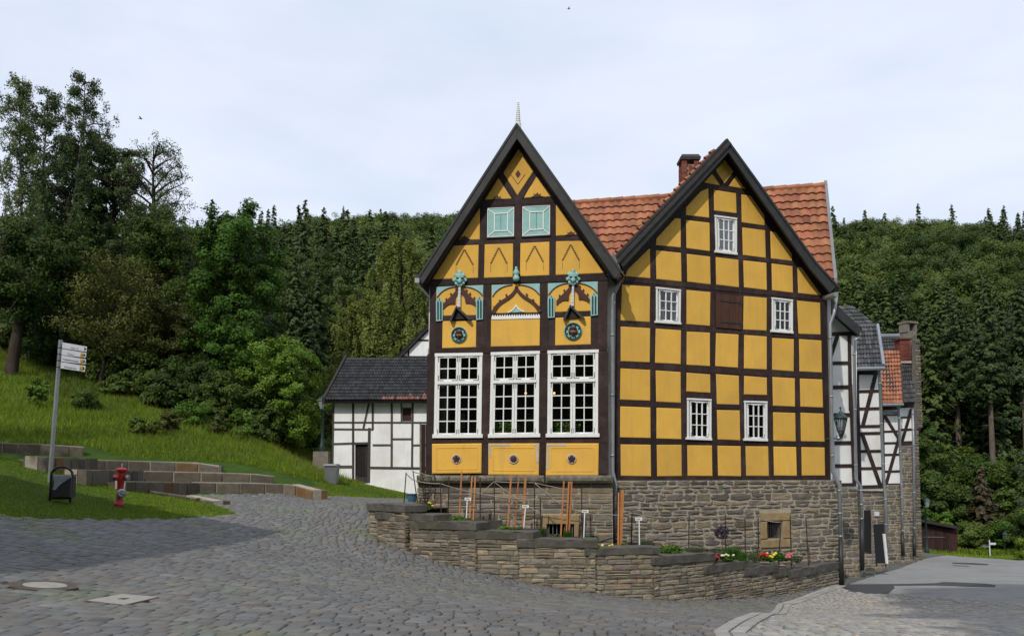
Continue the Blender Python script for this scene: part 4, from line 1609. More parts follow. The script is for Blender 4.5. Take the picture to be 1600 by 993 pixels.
for (s0, s1, z0, z1) in ((ho[1][0] + .012, ho[1][1] - .012, ho[1][2], ho[1][3] - .01), (hx1 + .01, ho[1][1] - .01, hz0, hz1 - .01), (ho[1][0] + .01, hx0 - .01, hz0, hz1 - .01)):
    q = [F1.w(s0, z0, .15), F1.w(s1, z0, .15), F1.w(s1, z1, .15), F1.w(s0, z1, .15)]
    mb.prism(q, [p - F1.n * .4 for p in q], 1, 0, .015, lift=F1.n * .01)
gs = mb.build("cellar_window_surround", M['lintel'], pl)
mb = MB()
for k in range(7):
    u = hx0 + (hx1 - hx0) * (k + .5) / 7
    mb.tube([F1.w(u, hz0, .05), F1.w(u, hz1, .05)], .012, 6)
mb.build("cellar_grille", M['steel'], pl)
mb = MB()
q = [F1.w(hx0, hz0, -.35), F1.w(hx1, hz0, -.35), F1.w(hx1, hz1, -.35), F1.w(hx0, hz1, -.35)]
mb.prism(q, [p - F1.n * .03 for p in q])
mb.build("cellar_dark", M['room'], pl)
# ================================================================== house with the plain gable
base2 = F2.w(3.6, -2.6, -.3)
H2 = thing("timber_house", base2, "broad yellow half timbered house with plain gable, small white windows and orange tiled roof", "house", "yellow half timbered houses")
WIN2 = [Z4((770, 484), (893, 500), (893, 699), (776, 685)), Z5((242, 81), (352, 93), (350, 243), (242, 235)), Z5((755, 127), (848, 138), (848, 283), (755, 276)),
        Z5((380, 573), (487, 578), (487, 756), (380, 752)), Z5((633, 585), (735, 588), (735, 760), (635, 757))]
CEL2 = [(1196, 814), (1219.5, 814), (1219.5, 841), (1196, 841)]
out2 = Z4((838, 140), (1392, 905)) + Z5((972, 120), (1008, 900), (1008, 942), (64, 942)) + Z4((262, 800))
mb = MB()
slab_with_holes(mb, F2, out2, WIN2, 0.0, -.20)


def B2(z, a, b, w, o=.008, w2=None):
    pa, pb = z(a, b)
    t = rt.uniform(.75, 1.3)
    mb.fbar(F2, pa, pb, w, o + rt.uniform(-.002, .003), -.05, (t, t, t), w2=w2)


for a, b, w, o in (((845, 150), (1385, 900), 9, .014), ((840, 150), (270, 800), 9, .014), ((685, 318), (972, 358), 6.2, .01), ((530, 487), (742, 512), 5.8, .01), ((912, 540), (1095, 563), 5.6, .01),
                   ((425, 658), (745, 696), 5.8, .01), ((765, 700), (1208, 748), 5.8, .01), ((262, 834), (1380, 942), 7.8, .016), ((770, 245), (820, 315), 5, .012), ((875, 250), (828, 315), 5, .012),
                   ((762, 474), (905, 492), 4.6, .012)):
    B2(Z4, a, b, w, o)
for x0, y0, x1, y1, w in ((749, 325, 764, 880, 7), (902, 350, 915, 890, 7.6), (595, 440, 602, 860, 7.8), (1062, 500, 1071, 905, 7.8), (428, 640, 428, 840, 8.4), (1213, 745, 1217, 925, 7.2)):
    B2(Z4, (x0, y0), (x1, y1), w)
for x0, x1, w in ((73, 73, 7.6), (226, 231, 9.2), (364, 366, 8), (493, 502, 8.6), (619, 629, 8), (743, 751, 8), (861, 874, 7.8), (984, 1000, 10)):
    B2(Z5, (x0, 60), (x1, 935), w, .006)
for a, b, w in (((85, 242), (972, 301), 8.2), ((85, 426), (980, 472), 9.2), ((85, 595), (372, 605), 8), ((495, 606), (630, 612), 8), ((740, 618), (985, 625), 8), ((85, 760), (990, 774), 8), ((66, 930), (1008, 929), 8.4),
                ((370, 560), (490, 564), 8), ((626, 571), (742, 574), 7.5)):
    B2(Z5, a, b, w, .011)
mb.build("timber_frame", M['timber'], H2)
mb = MB()


def P2(z, *pts):
    mb.mark()
    mb.fpoly(F2, z(*pts), .012, -.06, rt.uniform(.88, 1.04), bevel=.018, lift=.006)


for pts in (((822, 172), (873, 242), (824, 307), (774, 232)), ((752, 250), (798, 317), (708, 302)), ((888, 265), (937, 337), (848, 322)), ((733, 334), (738, 497), (610, 482), (610, 440), (690, 352)),
            ((765, 343), (887, 362), (890, 472), (766, 457)), ((917, 368), (968, 376), (1045, 483), (1045, 540), (919, 522)), ((580, 502), (581, 662), (443, 648), (445, 612), (548, 500)),
            ((610, 510), (740, 525), (742, 682), (613, 665)), ((922, 551), (1048, 567), (1052, 719), (926, 703)), ((1077, 572), (1108, 578), (1197, 697), (1198, 736), (1081, 722)),
            ((410, 668), (412, 832), (273, 820), (285, 785), (400, 672)), ((443, 677), (582, 692), (585, 850), (447, 836)), ((615, 697), (743, 712), (746, 866), (618, 851)),
            ((775, 715), (900, 730), (903, 882), (778, 867)), ((928, 733), (1055, 747), (1058, 897), (932, 882)), ((1085, 750), (1200, 765), (1203, 912), (1088, 898)),
            ((1228, 768), (1252, 774), (1360, 926), (1232, 914))):
    P2(Z4, *pts)
for pts in (((90, 70), (215, 78), (213, 235), (85, 228)), ((377, 93), (482, 103), (480, 252), (377, 244)), ((630, 120), (732, 128), (731, 273), (628, 268)), ((866, 140), (968, 150), (970, 290), (873, 287)),
            ((85, 255), (215, 262), (213, 413), (85, 408)), ((240, 263), (352, 272), (350, 421), (237, 415)), ((378, 277), (480, 282), (480, 430), (377, 424)), ((507, 284), (607, 290), (604, 437), (504, 430)),
            ((632, 292), (732, 299), (732, 445), (631, 440)), ((756, 305), (852, 311), (851, 453), (756, 446)), ((875, 310), (974, 317), (976, 458), (877, 453)),
            ((84, 440), (215, 447), (215, 583), (82, 578)), ((240, 449), (350, 456), (351, 592), (242, 587)), ((377, 459), (481, 467), (482, 548), (376, 542)), ((507, 465), (608, 473), (610, 601), (511, 598)),
            ((632, 473), (732, 481), (733, 558), (631, 555)), ((757, 478), (856, 484), (857, 609), (760, 605)), ((879, 485), (978, 489), (981, 613), (882, 609)),
            ((83, 608), (216, 613), (217, 748), (82, 745)), ((244, 614), (352, 618), (353, 753), (244, 750)), ((511, 624), (612, 626), (614, 758), (515, 754)), ((760, 634), (858, 637), (860, 763), (762, 760)), ((882, 636), (984, 640), (988, 764), (884, 762)),
            ((84, 776), (217, 778), (219, 917), (86, 915)), ((245, 778), (354, 778), (355, 916), (247, 917)), ((380, 780), (489, 781), (491, 916), (382, 915)), ((514, 782), (616, 784), (618, 917), (517, 915)),
            ((638, 784), (738, 785), (741, 916), (641, 915)), ((762, 786), (862, 788), (865, 915), (765, 914)), ((886, 788), (988, 790), (990, 914), (888, 914))):
    P2(Z5, *pts)
mb.build_each("infill_panel", M['yellow'], H2)
for q in WIN2:
    window(F2, q, H2, [(.12, .06, .90, .955, 3, 3)], 2.6, hinges=True, strap=(.6, .2), bar_px=1.35, depth=(-.14, .022))
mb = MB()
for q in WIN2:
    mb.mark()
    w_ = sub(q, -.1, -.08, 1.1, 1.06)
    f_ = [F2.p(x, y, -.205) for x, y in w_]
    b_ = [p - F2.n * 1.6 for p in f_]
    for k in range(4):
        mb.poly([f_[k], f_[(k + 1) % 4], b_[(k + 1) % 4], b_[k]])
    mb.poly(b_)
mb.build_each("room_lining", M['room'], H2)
# pale curtain and a few leaves behind the panes
mb = MB()
for (i_, u0, u1, v0, v1) in ((1, .15, .32, .55, .95), (1, .62, .9, .5, .95), (2, .1, .3, .5, .95), (4, .45, .9, .35, .95), (3, .12, .25, .65, .95)):
    mb.mark()
    for k in range(4):
        ua, ub = u0 + (u1 - u0) * k / 4, u0 + (u1 - u0) * (k + .9) / 4
        mb.fpoly(F2, sub(WIN2[i_], ua, v0, ub, v1), -.24 - .02 * (k % 2), -.27)
mb.build_each("curtain", M['curtain'], H2)
# plank shutter
q = Z5((507, 108), (625, 120), (622, 268), (507, 258))
mb = MB()
for k in range(4):
    t = rt.uniform(.85, 1.15)
    mb.fpoly(F2, sub(q, k / 4 + .004, 0, (k + 1) / 4 - .004, 1), .045 + .003 * (k % 2), -.03, (t, t, t))
sh2 = mb.build("plank_shutter", M['wood_door'], H2)
mb = MB()
for v in (.2, .82):
    mb.fpoly(F2, sub(q, .2, v - .02, 1.02, v + .02), .062, .04)
    mb.fpoly(F2, sub(q, .93, v - .07, .975, v + .09), .064, .04)
mb.build("strap_hinge", M['iron'], sh2)

# bargeboards with the kicked right foot, tiled verge and roof
apx2, inn2 = Z4((838, 56))[0], Z4((845, 136))[0]
eL2, eR2a, eR2 = Z4((208, 722))[0], Z4((1330, 735))[0], Z4((1452, 868))[0]
OV2 = .40
mb = MB()
mb.fpoly(F2, [apx2, eL2, Z4((262, 770))[0], inn2], OV2, OV2 - .07, bevel=.008, lift=.004)
mb.fbar(F2, (apx2[0], apx2[1] + 2), (eL2[0], eL2[1] + 2), 3, OV2 + .03, OV2 - .05)
mb.mark()
mb.fpoly(F2, [apx2, inn2, Z4((1290, 770))[0], eR2a], OV2, OV2 - .07, bevel=.008, lift=.004)
mb.fpoly(F2, [eR2a, Z4((1290, 770))[0], Z4((1408, 912))[0], eR2], OV2 - .001, OV2 - .07, bevel=.008, lift=.004)
mb.fbar(F2, (apx2[0], apx2[1] + 2), (eR2a[0], eR2a[1] + 2), 3, OV2 + .03, OV2 - .05)
mb.fbar(F2, (eR2a[0], eR2a[1] + 2), (eR2[0], eR2[1] + 2), 3, OV2 + .03, OV2 - .05)
mb.build_each("bargeboard", M['barge'], H2)
SKEW = Vector((.20, .98, 0)).normalized()          # the house runs back at an angle to its street front
bk2 = lambda p, d: p + SKEW * d
mb = MB()
for (a, b) in ((inn2, Z4((255, 775))[0]), (inn2, Z4((1400, 900))[0])):
    mb.mark()
    p0, p1 = F2.p(*a, OV2 - .075), F2.p(*b, OV2 - .075)
    mb.prism([p0, p1, bk2(p1, OV2), bk2(p0, OV2)], [p + Vector((0, 0, .06)) for p in (p0, p1, bk2(p1, OV2), bk2(p0, OV2))])
mb.build_each("soffit", M['timber_black'], H2)
A2_, L2_, Rm_, R2_ = F2.p(*apx2, OV2), F2.p(*eL2, OV2), F2.p(*eR2a, OV2), F2.p(*eR2, OV2)
DEP2 = 4.6
up3 = Vector((0, 0, .02))


def weathered(i, j, rg):
    t = rg.uniform(.72, 1.2)
    if rg.random() < .10:
        t *= .7
    return (t, t * rg.uniform(.9, 1.1), t)


up3 = Vector((0, 0, -.06))
tile_roof(A2_ + up3, bk2(A2_, DEP2) + up3, bk2(L2_, DEP2) + up3, L2_ + up3, 16, 15, M['tile'], H2, seed=8, tone=weathered)
up4 = Vector((0, 0, -.13))
tile_roof(A2_ + up4, bk2(A2_, DEP2) + up4, bk2(Rm_, DEP2) + up4, Rm_ + up4, 14, 15, M['tile'], H2, seed=9, tone=weathered)
tile_roof(Rm_ + up4, bk2(Rm_, DEP2) + up4, bk2(R2_, DEP2) + up4, R2_ + up4, 3, 15, M['tile'], H2, seed=10, tone=weathered)
ridge_tiles(bk2(A2_, .3) + up4 * 1.2, bk2(A2_, DEP2) + up4 * 1.2, M['tile'], H2)
# verge tiles seen edge on along the left slope
mb = MB()
for k in range(2, 22):
    p, q_ = A2_.lerp(L2_, k / 22 + .01), A2_.lerp(L2_, (k + 1.15) / 22)
    o_ = Vector((0, 0, .01)) - F2.n * .10
    mb.tube([p + o_, q_ + o_ + Vector((0, 0, .05))], [.055, .07], 7, rt.uniform(.7, 1.2))
mb.build("verge_tiles", M['tile'], H2)
# the main roof, ridge running across behind both gables
RL, RR = at(860, 321, 32.6), at(1288, 291, 30.6)
ER, EL_ = at(1303, 436, 27.9), at(870, 452, 29.4)
tile_roof(RL, RR, ER, EL_, 12, 34, M['tile'], H2, name="main_roof", seed=12, amp=.045, lift=.06, tone=weathered, wob=.012)
rb = (RL - EL_).length
nback = Vector((RR.y - RL.y, RL.x - RR.x, 0)).normalized() * -1
if nback.y < 0:
    nback = -nback
bl, br = RL + nback * 3.4 + Vector((0, 0, -3.6)), RR + nback * 3.4 + Vector((0, 0, -3.6))
tile_roof(RR, RL, bl, br, 12, 34, M['tile'], H2, name="main_roof", seed=13, amp=.045, lift=.06)
ridge_tiles(RL, RR, M['tile'], H2, .45, .13)
mb = MB()
wv = (RR - RL).normalized()
for (p, q_) in ((RR + Vector((0, 0, .22)), ER + Vector((0, 0, .12))),):
    a, b = p, q_ + (q_ - p).normalized() * .1
    w_ = wv * .10
    d_ = Vector((0, 0, -.30))
    mb.prism([a, a + w_, b + w_, b], [a + d_, a + w_ + d_, b + w_ + d_, b + d_])
a, b = RR + Vector((0, 0, .2)), br + Vector((0, 0, .1))
mb.prism([a, a + wv * .1, b + wv * .1, b], [a + d_, a + wv * .1 + d_, b + wv * .1 + d_, b + d_])
mb.build("verge_board", M['lead'], H2)
mb = MB()
g0 = [ER + Vector((0, 0, -.2)), br + Vector((0, 0, -.2)), RR + Vector((0, 0, -.2))]
lo = [Vector((g0[1].x, g0[1].y, -3.5)), Vector((g0[0].x, g0[0].y, -3.5))]
mb.prism([p - wv * .12 for p in (g0[0], g0[2], g0[1], lo[0], lo[1])], [p - wv * .35 for p in (g0[0], g0[2], g0[1], lo[0], lo[1])])
mb.build("rear_gable_wall", M['white'], H2)
# side walls behind the facade
mb = MB()
zt2 = F2.p(*Z5((984, 125))[0], 0).z
for (px, s_) in ((1003, -1), (72, 1)):
    p = F2.p(*Z5((px, 800))[0], -.2)
    pf = Vector((p.x, p.y, 0))
    q_ = pf + SKEW * 5.0
    t_ = F2.u * (.15 * s_)
    mb.mark()
    mb.prism([Vector((k.x, k.y, zt2)) for k in (pf, q_, q_ + t_, pf + t_)], [Vector((k.x, k.y, -3.2)) for k in (pf, q_, q_ + t_, pf + t_)])
mb.build_each("side_wall", M['white'], H2)
# chimney
chb = at(1077, 318, 28.4)
cht = at(1077, 251, 28.4)
wc = 30 / 1350 * 28.4 / 2 * .92
mb = MB()
zc = chb.z - 1.0
rc = random.Random(3)
row = 0
while zc < cht.z - .30:
    for sx in range(3):
        for sy in range(3):
            if sx == 1 and sy == 1:
                continue
            x_ = chb.x + (sx - 1) * wc * .67 + (.03 if row % 2 else -.03) * (sx == 1)
            y_ = chb.y + (sy - 1) * wc * .67
            t = rc.uniform(.75, 1.3)
            mb.box((x_, y_, zc + .04), (wc * .655, wc * .655, .07), 0, (t, t, t), bevel=.006)
    zc += .083
    row += 1
for sx in (-1, 1):
    for sy in (-1, 1):
        mb.box((chb.x + sx * wc * .7, chb.y + sy * wc * .7, zc + .11), (wc * .55, wc * .55, .24), 0, rc.uniform(.8, 1.1), bevel=.006)
ch = mb.build("chimney", M['brick'], H2)
mb = MB()
mb.box((chb.x, chb.y, (chb.z - 1 + zc) / 2), (wc * 1.93, wc * 1.93, zc - chb.z + 1.0), 0)
mb.build("mortar_core", M['mortar'], ch)
mb = MB()
zc += .23
hw = wc * 1.20
mb.prism([Vector((chb.x + a * hw * .8, chb.y + b * hw * .8, zc + .12)) for a, b in ((-1, -1), (1, -1), (1, 1), (-1, 1))], [Vector((chb.x + a * hw, chb.y + b * hw, zc)) for a, b in ((-1, -1), (1, -1), (1, 1), (-1, 1))])
mb.box((chb.x, chb.y, zc - .035), (hw * 1.9, hw * 1.9, .06))
mb.build("chimney_cap", M['barge'], ch)
mb = MB()
mb.box((chb.x + .03, chb.y - wc * 1.02, chb.z + .15), (wc * 1.6, .05, .75))
mb.build("chimney_flashing", M['cream'], ch)

# rubble plinth of this house
uA, uB = F2.uv(F2.p(957, 800, .0))[0], F2.uv(F2.p(1314, 800, .0))[0]
zT2 = F2.p(1100, 750, .08).z
zB2 = -2.6
hx = [F2.uv(F2.p(x, 820))[0] for x in (1196, 1219.5)]
hz = [F2.p(1208, y, .08).z for y in (841, 814)]
sx_ = [F2.uv(F2.p(x, 820))[0] for x in (1185, 1233)]
sz_ = [F2.p(1208, y, .08).z for y in (855, 800)]
m2 = lambda s, z, o: F2.w(s, z, .06 + o)
mb = MB()
stone_face(mb, m2, uA, uB, zB2, zT2, 41, holes=((sx_[0], sx_[1], sz_[0], sz_[1]),), tones=TONES, course=(.10, .24), length=(.16, .6), gap=.022, rough=1.7)
pl2 = mb.build("stone_plinth", M['stone'], H2)
mb = MB()
for (s0, s1, z0, z1) in ((uA, hx[0], zB2, zT2), (hx[1], uB, zB2, zT2), (hx[0], hx[1], hz[1], zT2), (hx[0], hx[1], zB2, hz[0])):
    q = [F2.w(s0, z0, .06), F2.w(s1, z0, .06), F2.w(s1, z1, .06), F2.w(s0, z1, .06)]
    mb.prism(q, [p - F2.n * .45 for p in q])
mb.build("mortar_bed", M['mortar'], pl2)
mb = MB()
g_ = .012
for (s0, s1, z0, z1) in ((sx_[0], sx_[1], hz[1] + .02, sz_[1]), (sx_[0], sx_[1], sz_[0], hz[0] - .02), (sx_[0], hx[0], hz[0], hz[1]), (hx[1], sx_[1], hz[0], hz[1])):
    q = [F2.w(s0 + g_, z0, .10), F2.w(s1 - g_, z0, .10), F2.w(s1 - g_, z1, .10), F2.w(s0 + g_, z1, .10)]
    mb.prism(q, [p - F2.n * .4 for p in q], rt.uniform(.9, 1.1), 0, .02, lift=F2.n * .012)
mb.build("cellar_window_surround", M['lintel'], pl2)
mb = MB()
for k in range(8):
    u = hx[0] + (hx[1] - hx[0]) * (k + .5) / 8
    mb.tube([F2.w(u, hz[0], .0), F2.w(u, hz[1], .0)], .012, 6)
mb.build("cellar_grille", M['iron'], pl2)
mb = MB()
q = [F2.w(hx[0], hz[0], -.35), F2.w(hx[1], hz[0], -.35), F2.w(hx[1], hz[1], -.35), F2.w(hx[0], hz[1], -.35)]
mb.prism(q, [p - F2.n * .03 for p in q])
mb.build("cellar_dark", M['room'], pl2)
mb = MB()
mR = lambda s, z, o: Vector((*(F2.w(uB, 0, .06) - F2.n * s + F2.u * o)[:2], z))
stone_face(mb, mR, 0, 4, zB2 - .6, zT2, 43, tones=TONES)
mb.build("flank_stones", M['stone'], pl2)
# gutters and downpipes
pF = lambda F, x, y, o: F.p(x, y, o)
pipe([F2.p(971, 424, .42), F2.p(970, 437, .40), F2.p(957.5, 463, .22), F2.p(956.5, 500, .20), F2.p(957, 735, .20), F2.p(962, 756, .26), F2.p(960, 802, .26)], .052, H2)
pipe([F2.p(960.5, 798, .26), F2.p(957.5, 862, .26)], .068, H2, M['castiron'], collars=False)
pipe([F2.p(1307, 462, .3), F2.p(1303, 490, .25), F2.p(1297, 505, .20), F2.p(1300.5, 735, .20), F2.p(1311, 757, .26), F2.p(1313.5, 846, .26)], .055, H2)
pipe([F2.p(1313.5, 843, .26), F2.p(1315, 916, .26)], .075, H2, M['castiron'], collars=False)
mb = MB()
for (p, q_) in ((F2.p(1307, 460, .62), F2.p(1307, 460, .3) - F2.n * 4.5), (F2.p(969, 428, .5), F2.p(969, 424, .3) - F2.n * 4)):
    mb.mark()
    mb.tube([p, q_], [.085, .085], 10)
mb.build_each("gutter", M['zinc'], H2)
mb = MB()
mb.fpoly(F1, [(648, 434), (655, 434), (655, 441), (648, 441)], .55, -5)
mb.build("gutter", M['zinc'], H1)
# plastered strip that closes the gap between the two houses
FS = Facade(953, 745, 24.42, 8.0)
mb = MB()
mb.fpoly(FS, [(944, 428), (962, 440), (960, 742), (946, 742)], 0, -.12)
mb.build("gap_board", M['cream'], H2)
mb = MB()
mb.prism([F2.p(958, 392, .45), F2.p(972, 425, .45), F2.p(966, 440, .45), F2.p(948, 430, .45)], [F2.p(958, 392, .0), F2.p(972, 425, .0), F2.p(966, 440, .0), F2.p(948, 430, .0)])
mb.build("valley_flashing", M['lead'], H2)
# ================================================================== white timber house behind, left
ZW = zmap(490, 500, 719 / 210)
FW = Facade(600, 750, 40.0, -1.5)


def bar(mb, F, z, a, b, w, o=.02):
    pa, pb = z(a, b)
    t = rt.uniform(.75, 1.35)
    mb.fbar(F, pa, pb, w, o + rt.uniform(0, .004), -.05, (t, t, t))


zgW = gp(590, 765).z
HW = thing("timber_house", FW.w(0, zgW - .6, -2), "low white half timbered house with grey tiled roof and plank door beside the lawn", "house", "white half timbered houses")
dW = [(222, 655), (290, 655), (290, 872), (222, 872)]
wW = [(474, 470), (523, 470), (523, 541), (474, 541)]
mb = MB()
slab_with_holes(mb, FW, ZW((103, 425), (700, 425), (700, 1010), (98, 1010)), [ZW(*dW), ZW(*wW)], 0, -.2)
mb.build("wall", M['white'], HW)
mb = MB()
for a, b, w in (((107, 425), (100, 870), 2.4), ((211, 425), (211, 868), 3.4), ((316, 425), (316, 585), 3.2), ((298, 575), (294, 868), 4.2), ((418, 425), (417, 785), 3.4), ((530, 425), (526, 790), 3.2), ((469, 425), (469, 545), 2),
                ((298, 432), (265, 582), 3), ((105, 546), (612, 547), 2.6), ((105, 582), (318, 584), 2.8), ((105, 661), (292, 656), 3.2), ((316, 667), (415, 667), 3), ((420, 635), (526, 635), 3), ((528, 668), (612, 668), 3),
                ((100, 783), (212, 783), 4.4), ((300, 788), (620, 792), 3.8), ((473, 470), (525, 470), 1.6), ((105, 428), (700, 428), 3)):
    bar(mb, FW, ZW, a, b, w)
mb.build("timber_frame", M['timber_grey'], HW)
mb = MB()
mb.fpoly(FW, ZW(*wW), -.08, -.12)
mb.build("window_boards", M['shed'], HW)
mb = MB()
for k in range(4):
    x0, x1 = 222 + 17 * k, 222 + 17 * (k + .94)
    t = rt.uniform(.5, 1.0)
    mb.fpoly(FW, ZW((x0, 655), (x1, 655), (x1, 835), (x0, 835)), -.10, -.14, t)
    t = rt.uniform(1.4, 1.9)
    mb.fpoly(FW, ZW((x0, 838), (x1, 838), (x1, 872), (x0, 872)), -.06, -.14, t)
mb.build("door", M['timber_black'], HW)
e0, e1 = FW.p(*ZW((60, 428))[0], .55), FW.p(*ZW((760, 426))[0], .55)
r0, r1 = at(*ZW((178, 203))[0], 43.2), at(*ZW((820, 203))[0], 43.0)


def greyred(i, j, rg):
    t = rg.uniform(.65, 1.4)
    if j >= 12 and i > 18 and rg.random() < (.75 if j == 13 else .25):
        return (5.0 * t, 2.2 * t, 1.6 * t)
    return (t, t, t)


tile_roof(r0, r1, e1, e0, 14, 46, M['tile_dark'], HW, seed=3, tone=greyred, amp=.05, lift=.05)
bb0, bb1 = r0 + Vector((0, 3.6, -3.0)), r1 + Vector((0, 3.6, -3.0))
tile_roof(r1, r0, bb0, bb1, 14, 46, M['tile_dark'], HW, seed=4, amp=.05)
mb = MB()
for p, q_ in ((r0, e0), (r0, bb0)):
    a, b = p + Vector((0, 0, .16)), q_ + Vector((0, 0, .12))
    w_ = Vector((-.12, 0, 0))
    d_ = Vector((0, 0, -.3))
    mb.prism([a, a + w_, b + w_, b], [a + d_, a + w_ + d_, b + w_ + d_, b + d_])
mb.build("verge_board", M['timber_black'], HW)
mb = MB()
p = FW.p(*ZW((105, 428))[0], -.02)
gl = [Vector((p.x, p.y, p.z)), Vector((p.x, bb0.y - .4, p.z)), Vector((p.x, r0.y, r0.z - .25))]
mb.prism([gl[0], gl[2], gl[1], Vector((p.x, bb0.y - .4, zgW - 1)), Vector((p.x, p.y, zgW - 1))], [q_ + Vector((.2, 0, 0)) for q_ in (gl[0], gl[2], gl[1], Vector((p.x, bb0.y - .4, zgW - 1)), Vector((p.x, p.y, zgW - 1)))])
mb.build("gable_wall", M['white'], HW)

# the taller white gable behind it
FG = Facade(640, 745, 47.0, 4)
HG = thing("timber_house", FG.w(2, 2.0, -3), "tall white timber gable half hidden behind the ornate yellow house", "house", "white half timbered houses")
mb = MB()
mb.fpoly(FG, ZW((440, 215), (640, 5), (760, -120), (1000, 130), (1000, 900), (440, 900)), 0, -.2)
mb.build("wall", M['white'], HG)
mb = MB()
for a, b, w in (((508, 100), (508, 220), 2.4), ((540, 107), (900, 107), 2.6), ((470, 196), (900, 196), 3.0), ((455, 205), (640, 22), 5)):
    bar(mb, FG, ZW, a, b, w)
mb.build("timber_frame", M['timber_black'], HG)
a0, l0, r0_ = FG.p(*ZW((760, -130))[0], .2), FG.p(*ZW((436, 208))[0], .2), FG.p(*ZW((1010, 140))[0], .2)
tile_roof(a0, a0 - FG.n * 8, l0 - FG.n * 8, l0, 14, 24, M['tile_dark'], HG, seed=14)
tile_roof(a0, a0 - FG.n * 8, r0_ - FG.n * 8, r0_, 14, 24, M['tile_dark'], HG, seed=15)

# dark boarded gate leaf between the two
FB = Facade(662, 745, 31.0, 10)
mb = MB()
for k in range(3):
    t = rt.uniform(.6, 1.0)
    mb.fpoly(FB, ZW((577 + 22 * k, 556), (577 + 22 * (k + .95), 556), (577 + 22 * (k + .95), 860), (577 + 22 * k, 860)), .0, -.05, t)
o = mb.build("boarded_gate", M['shed'], None)
tag(o, "narrow dark boarded gate leaf standing against the ornate yellow house", "gate")
mb = MB()
mb.fpoly(FB, ZW((568, 550), (577, 550), (577, 862), (568, 862)), .04, -.08)
mb.build("gate_post", M['sillstone'], o)

# ================================================================== row of white houses down the lane, right
ZR, ZQ = zmap(1280, 460, 938 / 170), zmap(1280, 600, 938 / 170)
F3, F4, F5, F5b, F6 = Facade(1315, 745, 31, 22), Facade(1360, 745, 35.5, 22), Facade(1400, 745, 42.5, 22), Facade(1418, 745, 43.6, 22), Facade(1430, 745, 45.5, 22)


def stone_base(F, px0, px1, pyt, zb, parent, seed, off=.05):
    u0, u1 = F.uv(F.p(px0, 800, off))[0], F.uv(F.p(px1, 800, off))[0]
    zt = F.p((px0 + px1) / 2, pyt, off).z
    mb = MB()
    stone_face(mb, lambda s, z, o: F.w(s, z, off + o), u0, u1, zb, zt, seed, tones=TONES, course=(.12, .26), length=(.2, .6), gap=.02)
    b = mb.build("stone_base", M['stone'], parent)
    mb = MB()
    q = [F.w(u0, zb, off), F.w(u1, zb, off), F.w(u1, zt, off), F.w(u0, zt, off)]
    mb.prism(q, [p - F.n * 3.0 for p in q])
    mb.build("mortar_bed", M['mortar'], b)


# --- first white house
H3 = thing("timber_house", F3.w(0, -3.2, -1), "first white half timbered house down the lane, behind the wall lantern", "house", "white half timbered houses")
mb = MB()
mb.fpoly(F3, ZR((-100, -60), (100, 140), (325, 350)) + ZQ((320, 880), (-100, 880)), 0, -3.5)
mb.build("wall", M['white'], H3)
mb = MB()
for z, a, b, w, o in ((ZR, (0, 40), (335, 345), 8, .03), (ZR, (40, 340), (300, 336), 6, .02), (ZR, (40, 592), (270, 588), 5.4, .02), (ZR, (40, 800), (285, 795), 6, .02), (ZQ, (40, 266), (285, 262), 6, .02), (ZQ, (50, 508), (290, 503), 6, .02),
                      (ZQ, (60, 705), (305, 700), 5.6, .02), (ZQ, (60, 868), (318, 864), 5.4, .03), (ZR, (160, 355), (50, 690), 5.5, .03), (ZR, (262, 345), (272, 1000), 5.2, .024), (ZQ, (272, 0), (305, 880), 5.2, .024)):
    bar(mb, F3, z, a, b, w, o)
mb.build("timber_frame", M['timber'], H3)
a0, b0 = F3.p(*ZR((70, 30))[0], .4), F3.p(*ZR((365, 305))[0], .4)
mb = MB()
mb.fpoly(F3, ZR((60, 0), (365, 290), (345, 350), (150, 190), (60, 100)), .42, .34, bevel=.01)
mb.build("bargeboard", M['barge'], H3)
tile_roof(a0, a0 + SKEW * 5, b0 + SKEW * 5, b0, 8, 14, M['tile_dark'], H3, seed=16)
stone_base(F3, 1296, 1340, 762, -3.2, H3, 51)
pipe([F3.p(1343, 526, .35), F3.p(1334, 532, .2), F3.p(1337.5, 748, .16), F3.p(1345, 760, .2), F3.p(1346.5, 815, .2)], .055, H3)
pipe([F3.p(1346.5, 813, .2), F3.p(1347.5, 890, .2)], .075, H3, M['castiron'], collars=False)

# --- second white house with the grey hipped roof
H4 = thing("timber_house", F4.w(1, -3.6, -1), "second white half timbered house down the lane under a grey hipped roof", "house", "white half timbered houses")
mb = MB()
mb.fpoly(F4, ZR((285, 640), (535, 640)) + ZQ((556, 905), (310, 905)), 0, -3)
mb.build("wall", M['white'], H4)
mb = MB()
for z, a, b, w, o in ((ZR, (290, 668), (530, 668), 8, .03), (ZR, (330, 660), (330, 1000), 5, .024), (ZQ, (330, 0), (355, 900), 5, .024), (ZR, (300, 836), (520, 830), 4.4, .02), (ZR, (310, 985), (525, 980), 3.4, .02), (ZQ, (310, 62), (520, 56), 4.4, .02),
                      (ZQ, (320, 212), (525, 208), 4.6, .02), (ZQ, (330, 364), (530, 360), 4.6, .02), (ZQ, (330, 424), (530, 420), 4.6, .02), (ZQ, (335, 578), (538, 574), 4.4, .02), (ZQ, (340, 726), (545, 722), 4.4, .02),
                      (ZQ, (345, 886), (555, 880), 5.5, .03), (ZR, (490, 690), (415, 985), 5.4, .03), (ZQ, (470, -10), (378, 360), 5.4, .03), (ZQ, (372, 425), (528, 870), 5.6, .03), (ZQ, (535, 0), (553, 890), 3, .024)):
    bar(mb, F4, z, a, b, w, o)
mb.build("timber_frame", M['timber'], H4)
E0, E1 = F4.p(*ZR((305, 638))[0], .45), F4.p(*ZR((556, 632))[0], .45)
